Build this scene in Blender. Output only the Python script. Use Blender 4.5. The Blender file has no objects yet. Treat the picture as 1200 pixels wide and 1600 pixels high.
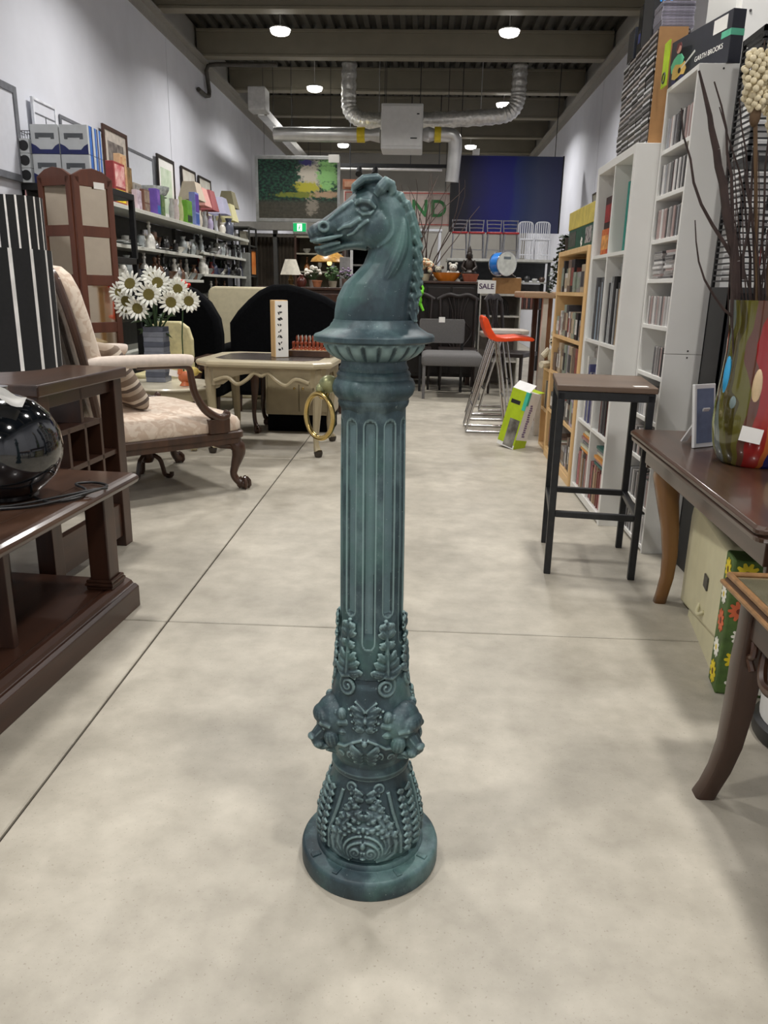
import bpy, bmesh, math, random
import numpy as np
from mathutils import Matrix, Vector, Euler, Quaternion

SC = bpy.context.scene
COL = SC.collection
PI = math.pi
R = math.radians
rnd = random.Random(7)

# ------------------------------------------------------------------ camera
cam_data = bpy.data.cameras.new('camera')
cam_data.sensor_fit = 'HORIZONTAL'
cam_data.sensor_width = 36.0
cam_data.lens = 36.0
cam_data.clip_end = 100
cam = bpy.data.objects.new('camera', cam_data)
COL.objects.link(cam)
_d = Vector((60, 348, -1200)).normalized()          # the aisle direction seen from the camera
_u = Vector((0, 1200, 348)).normalized()
_r = _d.cross(_u)
_u2 = _u * math.cos(R(1.1)) + _r * math.sin(R(1.1))
_r2 = _d.cross(_u2)
cam.matrix_world = Matrix.Translation((0, 0, 1.15)) @ Matrix((_r2, _d, _u2)).to_4x4()
SC.camera = cam

# ------------------------------------------------------------------ world, lights, exposure
SC.view_settings.view_transform = 'Standard'
SC.view_settings.look = 'None'
SC.view_settings.gamma = 1.0
SC.view_settings.use_curve_mapping = False
SC.view_settings.exposure = 0.0
SC.cycles.use_denoising = True
SC.cycles.max_bounces = 7
world = bpy.data.worlds.new('world')
SC.world = world
world.use_nodes = True
world.node_tree.nodes['Background'].inputs[0].default_value = (1.0, 0.97, 0.93, 1)
world.node_tree.nodes['Background'].inputs[1].default_value = 0.025
LAMP_POWER = 43.5
LAMP_COLOR = (1.0, 0.975, 0.945)
# rows of ceiling lamps; the ones the photo shows are at y = 9.4 and beyond
LAMPS = [(1.17, 13.3), (-1.66, 12.4)] + [(x, y) for y in (-2.7, 0.45, 3.6, 6.7, 9.8, 17.0) for x in (-1.70, 0.88)]

# ------------------------------------------------------------------ helpers
def lin(c):
    o = []
    for v in c:
        v /= 255.0
        o.append(v / 12.92 if v <= 0.04045 else ((v + 0.055) / 1.055) ** 2.4)
    return tuple(o) + (1.0,)

MATS = {}
def nodes_of(m):
    m.use_nodes = True
    return m.node_tree.nodes, m.node_tree.links, m.node_tree.nodes['Principled BSDF']

def M(name, c, rough=0.5, metal=0.0, var=0.12, scale=18.0, bump=0.0, c2=None, stretch=None, coat=0.0, spec=None, detail=4, lo=0.35, hi=0.65):
    """principled material whose colour varies with a procedural noise"""
    if name in MATS:
        return MATS[name]
    m = bpy.data.materials.new(name)
    n, l, b = nodes_of(m)
    tc = n.new('ShaderNodeTexCoord')
    mp = n.new('ShaderNodeMapping')
    if stretch: mp.inputs['Scale'].default_value = stretch
    l.new(tc.outputs['Object'], mp.inputs['Vector'])
    no = n.new('ShaderNodeTexNoise')
    no.inputs['Scale'].default_value = scale
    no.inputs['Detail'].default_value = detail
    l.new(mp.outputs[0], no.inputs['Vector'])
    rp = n.new('ShaderNodeValToRGB')
    a = lin(c)
    if c2 is None:
        k1 = tuple(v * (1 - var) for v in a[:3]) + (1,)
        k2 = tuple(min(1, v * (1 + var)) for v in a[:3]) + (1,)
    else:
        k1, k2 = a, lin(c2)
    rp.color_ramp.elements[0].color = k1; rp.color_ramp.elements[0].position = lo
    rp.color_ramp.elements[1].color = k2; rp.color_ramp.elements[1].position = hi
    l.new(no.outputs[0], rp.inputs[0])
    l.new(rp.outputs[0], b.inputs['Base Color'])
    b.inputs['Roughness'].default_value = rough
    b.inputs['Metallic'].default_value = metal
    if coat: b.inputs['Coat Weight'].default_value = coat; b.inputs['Coat Roughness'].default_value = 0.08
    if spec is not None: b.inputs['Specular IOR Level'].default_value = spec
    if bump:
        bp = n.new('ShaderNodeBump')
        bp.inputs['Strength'].default_value = bump
        bp.inputs['Distance'].default_value = 0.01
        l.new(no.outputs[0], bp.inputs['Height'])
        l.new(bp.outputs[0], b.inputs['Normal'])
    MATS[name] = m
    return m

def glass(name, c, rough=0.03, alpha_mix=0.55):
    if name in MATS: return MATS[name]
    m = bpy.data.materials.new(name)
    n, l, b = nodes_of(m)
    b.inputs['Base Color'].default_value = lin(c)
    b.inputs['Roughness'].default_value = rough
    b.inputs['Transmission Weight'].default_value = 1.0
    b.inputs['IOR'].default_value = 1.35
    MATS[name] = m
    return m

def emit(name, c, s):
    if name in MATS: return MATS[name]
    m = bpy.data.materials.new(name)
    n, l, b = nodes_of(m)
    b.inputs['Base Color'].default_value = lin(c)
    b.inputs['Emission Color'].default_value = lin(c)
    b.inputs['Emission Strength'].default_value = s
    MATS[name] = m
    return m

class MB:
    """collects simple shapes and links them as ONE mesh object"""
    def __init__(s):
        s.v = []; s.f = []; s.mi = []; s.m = 0
    def add(s, vs, fs):
        o = len(s.v)
        s.v.extend([tuple(p) for p in vs])
        for f in fs:
            s.f.append(tuple(i + o for i in f)); s.mi.append(s.m)
        return s
    def box(s, c, d, rot=None):
        x, y, z = (k / 2 for k in d)
        vs = [Vector((a * x, b * y, e * z)) for e in (-1, 1) for a, b in ((-1, -1), (1, -1), (1, 1), (-1, 1))]
        if rot is not None:
            q = Euler(rot).to_matrix() if not isinstance(rot, Matrix) else rot
            vs = [q @ p for p in vs]
        c = Vector(c)
        return s.add([p + c for p in vs], [(3, 2, 1, 0), (4, 5, 6, 7), (0, 1, 5, 4), (1, 2, 6, 5), (2, 3, 7, 6), (3, 0, 4, 7)])
    def b2(s, x0, x1, y0, y1, z0, z1):
        return s.box(((x0 + x1) / 2, (y0 + y1) / 2, (z0 + z1) / 2), (abs(x1 - x0), abs(y1 - y0), abs(z1 - z0)))
    def tube(s, pts, r, n=8, caps=True, closed=False, flat=1.0, up=None):
        P = [Vector(p) for p in pts]; k = len(P)
        rs = list(r) if isinstance(r, (list, tuple)) else [r] * k
        vs = []; fs = []
        prev = None
        for i, p in enumerate(P):
            if closed: t = P[(i + 1) % k] - P[i - 1]
            else: t = P[min(i + 1, k - 1)] - P[max(i - 1, 0)]
            if t.length < 1e-9: t = Vector((0, 0, 1))
            t.normalize()
            if prev is None:
                a = Vector(up) if up else (Vector((0, 0, 1)) if abs(t.z) < 0.9 else Vector((1, 0, 0)))
                nx = (a - t * a.dot(t)).normalized()
            else:
                nx = (prev - t * prev.dot(t))
                nx = nx.normalized() if nx.length > 1e-6 else t.orthogonal().normalized()
            prev = nx
            ny = t.cross(nx)
            for j in range(n):
                a = 2 * PI * (j + 0.5) / n
                vs.append(p + nx * (math.cos(a) * rs[i]) + ny * (math.sin(a) * rs[i] * flat))
        m = k if closed else k - 1
        for i in range(m):
            for j in range(n):
                a = i * n + j; b = i * n + (j + 1) % n
                c = ((i + 1) % k) * n + (j + 1) % n; d = ((i + 1) % k) * n + j
                fs.append((a, b, c, d))
        if caps and not closed:
            fs.append(tuple(range(n - 1, -1, -1))); fs.append(tuple(range((k - 1) * n, k * n)))
        return s.add(vs, fs)
    def lathe(s, prof, n=24, c=(0, 0, 0), sq=None, caps=True, a0=0.0, arc=2 * PI):
        """prof = [(radius, z)] bottom to top; sq(angle) scales the radius"""
        vs = []; fs = []; k = len(prof)
        full = abs(arc - 2 * PI) < 1e-6
        nn = n if full else n + 1
        for rr, z in prof:
            for j in range(nn):
                a = a0 + arc * j / n
                q = rr * (sq(a) if sq else 1.0)
                vs.append((c[0] + q * math.cos(a), c[1] + q * math.sin(a), c[2] + z))
        for i in range(k - 1):
            for j in range(n):
                a = i * nn + j; b = i * nn + (j + 1) % nn
                fs.append((a, b, b + nn, a + nn))
        if caps and full:
            if prof[0][0] > 1e-6: fs.append(tuple(range(n - 1, -1, -1)))
            if prof[-1][0] > 1e-6: fs.append(tuple(range((k - 1) * n, k * n)))
        return s.add(vs, fs)
    def ell(s, c, rad, nu=12, nv=8, rot=None):
        vs = []; fs = []
        q = Euler(rot).to_matrix() if rot is not None and not isinstance(rot, Matrix) else rot
        c = Vector(c)
        for i in range(nv + 1):
            ph = PI * i / nv - PI / 2
            for j in range(nu):
                a = 2 * PI * j / nu
                p = Vector((rad[0] * math.cos(ph) * math.cos(a), rad[1] * math.cos(ph) * math.sin(a), rad[2] * math.sin(ph)))
                if q is not None: p = q @ p
                vs.append(p + c)
        for i in range(nv):
            for j in range(nu):
                a = i * nu + j; b = i * nu + (j + 1) % nu
                fs.append((a, b, b + nu, a + nu))
        return s.add(vs, fs)
    def loft(s, rings, caps=True):
        n = len(rings[0]); vs = [p for r_ in rings for p in r_]; fs = []
        for i in range(len(rings) - 1):
            for j in range(n):
                a = i * n + j; b = i * n + (j + 1) % n
                fs.append((a, b, b + n, a + n))
        if caps:
            fs.append(tuple(range(n - 1, -1, -1))); fs.append(tuple(range((len(rings) - 1) * n, len(rings) * n)))
        return s.add(vs, fs)
    def prism(s, poly, axis, a, b):
        """poly extruded along axis ('x','y','z') from a to b; poly holds the two other coordinates in order"""
        n = len(poly)
        def pt(p, t):
            return {'x': (t, p[0], p[1]), 'y': (p[0], t, p[1]), 'z': (p[0], p[1], t)}[axis]
        vs = [pt(p, a) for p in poly] + [pt(p, b) for p in poly]
        fs = [tuple(range(n - 1, -1, -1)), tuple(range(n, 2 * n))] + [(i, (i + 1) % n, (i + 1) % n + n, i + n) for i in range(n)]
        return s.add(vs, fs)
    def xform(s, mat, start=0):
        for i in range(start, len(s.v)):
            s.v[i] = tuple(mat @ Vector(s.v[i]))
        return s
    def mesh(s, name, mats, smooth=False):
        me = bpy.data.meshes.new(name)
        me.from_pydata(s.v, [], s.f)
        for m in (mats if isinstance(mats, (list, tuple)) else [mats]):
            me.materials.append(m)
        me.polygons.foreach_set('material_index', s.mi)
        bm = bmesh.new(); bm.from_mesh(me)
        bmesh.ops.recalc_face_normals(bm, faces=bm.faces)
        bm.to_mesh(me); bm.free()
        if smooth:
            me.polygons.foreach_set('use_smooth', [True] * len(me.polygons))
            if smooth != 'all':
                me.set_sharp_from_angle(angle=R(38))
        me.update()
        return me
    def build(s, name, mats, parent=None, loc=(0, 0, 0), rz=0.0, bevel=0.0, smooth=False, subsurf=0, seg=2, label=None, rot=None):
        o = bpy.data.objects.new(name, s.mesh(name, mats, smooth))
        COL.objects.link(o)
        o.location = loc
        o.rotation_euler = rot if rot is not None else (0, 0, rz)
        if parent is not None: o.parent = parent
        if bevel:
            b = o.modifiers.new('bevel', 'BEVEL'); b.width = bevel; b.segments = seg; b.limit_method = 'ANGLE'; b.angle_limit = R(40)
        if subsurf:
            u = o.modifiers.new('subsurf', 'SUBSURF'); u.levels = subsurf; u.render_levels = subsurf
        if label: o['label'] = label
        return o

def tag(o, label, cat, group=None, kind=None):
    o['label'] = label; o['category'] = cat
    if group: o['group'] = group
    if kind: o['kind'] = kind
    return o

def thing(name, label, cat, loc=(0, 0, 0), rz=0.0, group=None, rot=None):
    o = bpy.data.objects.new(name, None)
    COL.objects.link(o)
    o.empty_display_size = 0.05
    o.location = loc
    o.rotation_euler = rot if rot is not None else (0, 0, rz)
    return tag(o, label, cat, group)

def struct(o):
    o['kind'] = 'structure'
    return o

def group_node(name):
    o = bpy.data.objects.new(name, None); COL.objects.link(o); return o

def kids(o):
    return [c for c in bpy.data.objects if c.parent == o]

def dup(root, loc, rz=None, label=None, group=None, rot=None, scale=None, mat=None):
    """copy a thing with its parts and sub-parts"""
    def rec(o, parent):
        c = o.copy(); COL.objects.link(c)
        if parent is not None: c.parent = parent
        for k in o.children: rec(k, c)
        return c
    c = rec(root, None)
    c.location = loc
    if rz is not None: c.rotation_euler = (0, 0, rz)
    if rot is not None: c.rotation_euler = rot
    if scale is not None: c.scale = scale
    if label: c['label'] = label
    if group: c['group'] = group
    return c

def text(name, body, mat, parent, loc, rot, size, depth=0.0008, font_bold=False, sx=1.0, align='CENTER', label=None):
    cu = bpy.data.curves.new(name, 'FONT')
    cu.body = body; cu.size = size; cu.extrude = depth; cu.align_x = align; cu.align_y = 'CENTER'
    if font_bold: cu.offset = size * 0.02
    tmp = bpy.data.objects.new(name, cu)
    me = bpy.data.meshes.new_from_object(tmp)
    bpy.data.objects.remove(tmp)
    me.materials.clear(); me.materials.append(mat)
    o = bpy.data.objects.new(name, me)
    COL.objects.link(o)
    o.location = loc; o.rotation_euler = rot; o.scale = (sx, 1, 1)
    if parent is not None: o.parent = parent
    if label: o['label'] = label
    return o

def rrect(w, h, r, n=5):
    """rounded rectangle outline centred on 0"""
    out = []
    for cx, cy, a0 in ((w / 2 - r, h / 2 - r, 0), (-w / 2 + r, h / 2 - r, PI / 2), (-w / 2 + r, -h / 2 + r, PI), (w / 2 - r, -h / 2 + r, 1.5 * PI)):
        for i in range(n):
            a = a0 + PI / 2 * i / (n - 1)
            out.append((cx + r * math.cos(a), cy + r * math.sin(a)))
    return out

def spline(pts, n=6):
    """Catmull-Rom through pts"""
    P = [Vector(p) for p in pts]; out = []
    for i in range(len(P) - 1):
        a = P[max(i - 1, 0)]; b = P[i]; c = P[i + 1]; d = P[min(i + 2, len(P) - 1)]
        for k in range(n):
            t = k / n
            out.append(0.5 * ((2 * b) + (c - a) * t + (2 * a - 5 * b + 4 * c - d) * t * t + (3 * b - a - 3 * c + d) * t ** 3))
    out.append(P[-1])
    return out

def lerp(a, b, t): return a + (b - a) * t
def interp(tab, x):
    for (x0, y0), (x1, y1) in zip(tab, tab[1:]):
        if x <= x1: return lerp(y0, y1, max(0, (x - x0) / (x1 - x0)))
    return tab[-1][1]
# ------------------------------------------------------------------ materials
def concrete():
    m = bpy.data.materials.new('polished_concrete')
    n, l, b = nodes_of(m)
    tc = n.new('ShaderNodeTexCoord')
    def noise(s, d=5, r=0.6):
        k = n.new('ShaderNodeTexNoise'); k.inputs['Scale'].default_value = s; k.inputs['Detail'].default_value = d; k.inputs['Roughness'].default_value = r
        l.new(tc.outputs['Object'], k.inputs['Vector']); return k
    a = noise(1.7); c = noise(9, 6); e = noise(160, 2)
    r1 = n.new('ShaderNodeValToRGB'); l.new(a.outputs[0], r1.inputs[0])
    r1.color_ramp.elements[0].position = 0.3; r1.color_ramp.elements[1].position = 0.7
    r1.color_ramp.elements[0].color = lin((157, 151, 138)); r1.color_ramp.elements[1].color = lin((195, 188, 173))
    r2 = n.new('ShaderNodeValToRGB'); l.new(c.outputs[0], r2.inputs[0])
    r2.color_ramp.elements[0].position = 0.3; r2.color_ramp.elements[1].position = 0.72
    r2.color_ramp.elements[0].color = (0.72, 0.71, 0.69, 1); r2.color_ramp.elements[1].color = (1.08, 1.08, 1.08, 1)
    mx = n.new('ShaderNodeMix'); mx.data_type = 'RGBA'; mx.blend_type = 'MULTIPLY'; mx.inputs[0].default_value = 0.75
    l.new(r1.outputs[0], mx.inputs[6]); l.new(r2.outputs[0], mx.inputs[7])
    r3 = n.new('ShaderNodeValToRGB'); l.new(e.outputs[0], r3.inputs[0])
    r3.color_ramp.elements[0].position = 0.30; r3.color_ramp.elements[1].position = 0.36
    r3.color_ramp.elements[0].color = (0.7, 0.68, 0.65, 1); r3.color_ramp.elements[1].color = (1, 1, 1, 1)
    m2 = n.new('ShaderNodeMix'); m2.data_type = 'RGBA'; m2.blend_type = 'MULTIPLY'; m2.inputs[0].default_value = 0.8
    l.new(mx.outputs[2], m2.inputs[6]); l.new(r3.outputs[0], m2.inputs[7])
    l.new(m2.outputs[2], b.inputs['Base Color'])
    b.inputs['Roughness'].default_value = 0.42
    b.inputs['Specular IOR Level'].default_value = 0.45
    bp = n.new('ShaderNodeBump'); bp.inputs['Strength'].default_value = 0.06; bp.inputs['Distance'].default_value = 0.01
    l.new(c.outputs[0], bp.inputs['Height']); l.new(bp.outputs[0], b.inputs['Normal'])
    return m
m_conc = concrete()
m_joint = M('joint_filler', (92, 86, 78), 0.9, scale=60)
m_wall = M('painted_block_wall', (216, 218, 226), 0.8, var=0.03, scale=3, bump=0.05)
m_wall_dim = M('grey_back_wall', (150, 147, 140), 0.85, var=0.05, scale=4)
m_beam = M('painted_steel_beam', (122, 116, 100), 0.6, var=0.05, scale=5)
m_deck = M('galvanised_deck', (66, 64, 57), 0.65, metal=0.2, var=0.12, scale=8)
m_trim = M('ledge_angle', (150, 147, 140), 0.6, var=0.05)
m_galv = M('galvanised_duct', (206, 206, 204), 0.32, metal=0.6, var=0.1, scale=6, bump=0.1)
m_foil = M('crinkled_foil', (220, 219, 215), 0.28, metal=0.55, var=0.15, scale=26, bump=0.9)
m_white = M('white_laminate', (226, 225, 220), 0.42, var=0.02, scale=4)
m_whitep = M('white_plastic', (224, 224, 222), 0.4, var=0.03)
m_black = M('black_plastic', (20, 20, 21), 0.45, var=0.2)
m_blackm = M('black_metal', (38, 39, 41), 0.42, metal=0.3, var=0.15, scale=30)
m_chrome = M('chrome', (205, 205, 205), 0.16, metal=1.0, var=0.05)
m_brass = M('polished_brass', (190, 164, 102), 0.22, metal=1.0, var=0.12, scale=30)
m_paper = M('paper', (238, 236, 230), 0.7, var=0.02)
m_ink = M('ink', (25, 25, 28), 0.6, var=0.1)
m_card = M('cardboard', (154, 114, 70), 0.8, var=0.06, scale=30)
m_velvet = M('black_velvet', (9, 10, 12), 1.0, var=0.3, scale=40, spec=0.1)
m_yellow = M('yellow_tape', (214, 190, 40), 0.5)
m_red = M('red_paint', (150, 24, 30), 0.4)
m_orange = M('orange_vinyl', (232, 74, 22), 0.28, var=0.06)
m_grey = M('grey_fabric', (98, 96, 95), 0.9, var=0.1, scale=120, bump=0.1)
m_clear = glass('clear_plastic', (235, 238, 238), 0.06)
m_glassc = glass('clear_glass', (240, 245, 245), 0.02)
m_glassg = M('smoked_glassware', (120, 128, 130), 0.1, var=0.2, coat=0.6)

def wood(name, c, c2, rough=0.35, axis='y', scale=9, coat=0.0):
    st = {'x': (0.12, 1, 1), 'y': (1, 0.12, 1), 'z': (1, 1, 0.12)}[axis]
    return M(name, c, rough, c2=c2, scale=scale, stretch=st, bump=0.03, coat=coat, detail=7, lo=0.3, hi=0.7)
w_mahog_y = wood('mahogany_y', (50, 33, 24), (80, 56, 42), 0.3, 'y', 14, coat=0.3)
w_mahog_z = wood('mahogany_z', (44, 28, 20), (68, 46, 34), 0.34, 'z', 14, coat=0.2)
w_dark_y = wood('dark_walnut_y', (46, 28, 20), (70, 43, 30), 0.38, 'y', 16, coat=0.15)
w_dark_z = wood('dark_walnut_z', (46, 28, 20), (70, 43, 30), 0.38, 'z', 16, coat=0.1)
w_chair = wood('carved_walnut', (48, 30, 21), (78, 50, 34), 0.35, 'z', 20, coat=0.2)
w_pine = wood('pine_veneer', (214, 176, 122), (226, 190, 138), 0.5, 'z', 12)
w_screen = wood('reddish_screen_wood', (80, 43, 28), (102, 57, 38), 0.45, 'z', 14)
w_cream = M('cream_lacquer', (158, 146, 118), 0.35, var=0.06, scale=12)
w_stool = wood('bar_stool_seat_wood', (72, 56, 46), (110, 90, 74), 0.4, 'x', 12)
w_golden = wood('golden_leg_wood', (104, 68, 34), (130, 90, 46), 0.32, 'z', 12, coat=0.3)

# ------------------------------------------------------------------ the room
XL, XR, YB, YF = -3.0, 2.3, 18.6, -4.2
ZW, ZD = 4.0, 4.35

floor = MB().b2(XL, XR, YF, YB, -0.12, -0.012).build('floor', m_joint); struct(floor)
xs = [XL, -0.868, XR]; ys = [YF, -0.25, 2.475, 5.2, 7.93, 10.65, 13.4, 16.1, YB]
g = 0.0035
for i in range(2):
    for j in range(8):
        MB().b2(xs[i] + g, xs[i + 1] - g, ys[j] + g, ys[j + 1] - g, -0.012, 0.0).build('slab', m_conc, floor, bevel=0.003, seg=1)

def wall(name, x0, x1, y0, y1, z0, z1, mat):
    return struct(MB().b2(x0, x1, y0, y1, z0, z1).build(name, mat))
wl = wall('wall_left', XL - 0.3, XL - 0.03, YF, YB, 0, ZD, m_wall_dim)
for a, b in ((YF, 3.2), (3.2, 9.72), (9.72, 14.2), (14.2, YB)):
    MB().b2(XL - 0.03, XL, a + 0.006, b - 0.006, 0, ZW).build('wall_panel', m_wall, wl)
wr = wall('wall_right', XR + 0.03, XR + 0.3, YF, YB, 0, ZD, m_wall_dim)
for a, b in ((YF, 1.2), (1.2, 6.3), (6.3, 11.4), (11.4, YB)):
    MB().b2(XR, XR + 0.03, a + 0.009, b - 0.009, 0, ZW).build('wall_panel', m_wall, wr)
wall('wall_back', XL - 0.3, XR + 0.3, YB, YB + 0.2, 0, ZD, m_wall_dim)
wall('wall_front', XL - 0.3, XR + 0.3, YF - 0.2, YF, 0, ZD, m_wall)
# ledge angle carrying the beams
struct(MB().b2(XL - 0.02, XL + 0.09, YF, YB, ZW - 0.05, ZW - 0.02).b2(XL - 0.02, XL + 0.012, YF, YB, ZW - 0.16, ZW - 0.05).build('trim_1', m_trim))
struct(MB().b2(XR - 0.09, XR + 0.02, YF, YB, ZW - 0.05, ZW - 0.02).b2(XR - 0.012, XR + 0.02, YF, YB, ZW - 0.16, ZW - 0.05).build('trim_2', m_trim))

# ribbed steel deck
mb = MB()
w, h = 0.15, 0.05
poly = []
x = XL
while x < XR - 0.01:
    poly += [(x, ZD), (x + 0.06, ZD), (x + 0.075, ZD - h), (x + 0.135, ZD - h)]
    x += w
poly.append((XR, ZD))
vs = [(p[0], YF, p[1]) for p in poly] + [(p[0], YB, p[1]) for p in poly]
k = len(poly)
mb.add(vs, [(i, i + 1, i + 1 + k, i + k) for i in range(k - 1)])
mb.b2(XL - 0.3, XR + 0.3, YF, YB, ZD + 0.001, ZD + 0.12)
ceil = struct(mb.build('ceiling', m_deck))
# steel beams across the shop
yb = 9.26 - 1.76 * 7
while yb < YB - 0.5:
    b = MB().b2(XL, XR, yb, yb + 0.17, ZW - 0.02, ZW + 0.012).b2(XL, XR, yb + 0.01, yb + 0.16, ZW + 0.012, ZD - 0.085).b2(XL, XR, yb - 0.004, yb + 0.174, ZD - 0.085, ZD - 0.05)
    b.build('beam', m_beam, ceil, bevel=0.004, seg=1)
    yb += 1.76

# ------------------------------------------------------------------ ceiling lamps
m_lens = emit('led_lens', (255, 250, 240), 14.0)
m_lampbody = M('lamp_housing', (210, 210, 206), 0.5)
def ceiling_lamp(x, y, label):
    t = thing('ceiling_lamp', label, 'ceiling lamp', (x, y, 0), group='ceiling lamps in rows')
    MB().lathe([(0.0, 3.94), (0.118, 3.94), (0.118, 3.95), (0.09, 3.965), (0.02, 3.975), (0.0, 3.975)], 24).build('housing', m_lampbody, t, smooth=True)
    MB().lathe([(0.0, 3.885), (0.07, 3.888), (0.098, 3.9), (0.112, 3.925), (0.112, 3.94), (0.0, 3.94)], 24).build('lens', m_lens, t, smooth=True)
    MB().tube([(0, 0, 3.97), (0, 0, ZD - 0.04)], 0.005, 6).build('rod', m_lampbody, t)
    ld = bpy.data.lights.new('lamp_light', 'AREA')
    ld.shape = 'DISK'; ld.size = 0.3; ld.spread = R(145); ld.energy = LAMP_POWER; ld.color = LAMP_COLOR
    lo = bpy.data.objects.new('lamp_light', ld); COL.objects.link(lo)
    lo.location = (0, 0, 3.87); lo.parent = t
    return t
for x, y in LAMPS:
    side = 'left' if x < 0 else 'right'
    if y > 14: lb = f'small round ceiling lamp far back on the {side} above the hung canvases'
    elif y > 11: lb = f'round ceiling lamp near the foil duct, {side} side of the second lit row'
    elif y > 8: lb = f'bright round ceiling lamp in front of the second beam, {side} side'
    else: lb = f'round ceiling lamp above the frame, {side} row, ' + {-2.7: 'behind the camera', 0.45: 'over the camera', 3.6: 'over the bar stool and armchair', 6.7: 'over the cream table and pine bookcase'}[y]
    ceiling_lamp(x, y, lb)
# ------------------------------------------------------------------ heater, ducts, cable tray
t = thing('unit_heater', 'grey box shaped unit heater hung under the ceiling beams', 'heater', (-0.35, 11.75, 0))
MB().b2(-0.285, 0.285, -0.25, 0.25, 2.99, 3.56).build('casing', M('heater_enamel', (196, 196, 194), 0.45, var=0.03), t, bevel=0.015)
MB().b2(-0.27, 0.27, -0.262, -0.25, 3.03, 3.53).build('front_panel', M('heater_front', (204, 204, 202), 0.42, var=0.03), t, bevel=0.006)
MB().b2(0.12, 0.21, -0.266, -0.26, 3.12, 3.135).build('name_plate', m_blackm, t)
MB().b2(0.2, 0.235, -0.266, -0.26, 3.42, 3.435).build('badge', m_blackm, t)
for sx in (-0.24, 0.24):
    for sy in (-0.2, 0.2):
        MB().tube([(sx, sy, 3.55), (sx, sy, ZD - 0.04)], 0.004, 5).build('hanger_rod', m_blackm, t)

t = thing('round_duct', 'smooth silver round duct running left from the heater to the cable tray', 'duct', (0, 0, 0))
MB().tube([(-2.15, 11.75, 3.2), (-0.98, 11.75, 3.205)], 0.095, 20).build('duct_pipe', m_galv, t, smooth=True)
MB().lathe([(0.1, 0), (0.1, 0.11)], 20, (0, 0, 0)).xform(Matrix.Translation((-0.98, 11.75, 3.205)) @ Matrix.Rotation(PI / 2, 4, 'Y')).build('tape_band', m_yellow, t, smooth=True)
MB().tube([(-0.87, 11.75, 3.205), (-0.80, 11.75, 3.205), (-0.66, 11.75, 3.205)], [0.085, 0.07, 0.1], 16).build('collar', m_galv, t, smooth=True)
for hx in (-1.9, -1.35):
    MB().tube([(hx, 11.75, 3.29), (hx, 11.75, ZD - 0.04)], 0.004, 5).build('hanger_rod', m_blackm, t)
t = thing('round_duct', 'silver duct bending down on the right of the heater beside the blue canvas', 'duct', (0, 0, 0))
MB().tube(spline([(0.1, 11.75, 3.22), (0.28, 11.75, 3.22), (0.37, 11.76, 3.19), (0.395, 11.78, 3.08), (0.385, 11.8, 2.85), (0.37, 11.82, 2.62)], 6), 0.095, 20).build('duct_pipe', m_galv, t, smooth=True)
MB().tube([(0.02, 11.75, 3.22), (0.1, 11.75, 3.22)], [0.1, 0.075], 16).tube([(-0.06, 11.75, 3.22), (0.02, 11.75, 3.22)], [0.08, 0.1], 16).build('collar', m_galv, t, smooth=True)
MB().tube([(0.1, 11.75, 3.22), (0.19, 11.75, 3.22)], 0.1, 20).build('tape_band', m_yellow, t, smooth=True)
t = thing('flexible_duct', 'crinkled foil flexible duct passing behind the heater and turning up at both ends', 'duct', (0, 0, 0))
pts = spline([(-1.13, 12.15, 4.2), (-1.14, 12.15, 3.8), (-1.12, 12.15, 3.6), (-1.0, 12.15, 3.49), (-0.8, 12.15, 3.46), (-0.2, 12.15, 3.47), (0.5, 12.15, 3.5), (1.0, 12.15, 3.54), (1.18, 12.15, 3.6), (1.26, 12.15, 3.74), (1.27, 12.15, 3.9), (1.27, 12.15, 4.2)], 9)
MB().tube(pts, [0.105 + 0.008 * math.sin(i * 2.2) for i in range(len(pts))], 18).build('foil_sleeve', m_foil, t, smooth='all')
for hx in (-0.7, 0.75):
    MB().tube([(hx, 12.15, 3.55), (hx, 12.15, ZD - 0.04)], 0.006, 6).build('hanger_wire', m_galv, t)

t = thing('cable_tray', 'galvanised square cable tray hung along the left side under the beams', 'cable tray', (-2.24, 0, 0))
MB().b2(-0.06, 0.06, 11.4, 17.4, 3.36, 3.37).b2(-0.065, -0.058, 11.4, 17.4, 3.36, 3.46).b2(0.058, 0.065, 11.4, 17.4, 3.36, 3.46).build('trough', m_galv, t)
MB().b2(-0.13, 0.1, 11.1, 11.4, 3.38, 3.66).build('end_box', M('tray_box', (176, 176, 174), 0.5), t, bevel=0.01)
for hy in (11.9, 13.6, 15.4, 17.1):
    MB().tube([(0.058, hy, 3.4), (0.058, hy, ZD - 0.04)], 0.004, 5).build('hanger_rod', m_blackm, t)
t = thing('conduit_pipe', 'dark bent conduit pipe dropping from the beam down the left wall', 'pipe', (0, 0, 0))
MB().tube([(-2.0, 11.27, 3.95), (-2.8, 11.27, 3.95), (-2.92, 11.27, 3.94), (-2.955, 11.29, 3.88), (-2.955, 11.4, 3.66), (-2.955, 11.38, 3.6), (-2.965, 11.25, 3.57), (-2.965, 10.9, 3.57)], 0.028, 10).build('pipe', M('dark_conduit', (72, 68, 62), 0.5), t, smooth=True)
t = thing('lighting_track', 'dark lighting track with a pale tube hung above the horse head', 'light track', (0, 13.1, 0))
MB().b2(-1.4, 0.34, -0.03, 0.03, 2.98, 3.03).build('rail', m_blackm, t)
MB().tube([(-1.36, 0, 2.955), (0.25, 0, 2.955)], 0.022, 12).build('tube', m_whitep, t, smooth=True)
for hx in (-1.05, -0.80):
    MB().tube([(hx, 0, 2.97), (hx, -0.05, 2.93), (hx, -0.12, 2.86)], [0.03, 0.045, 0.055], 12).build('spot_head', m_black, t, smooth=True)
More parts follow.
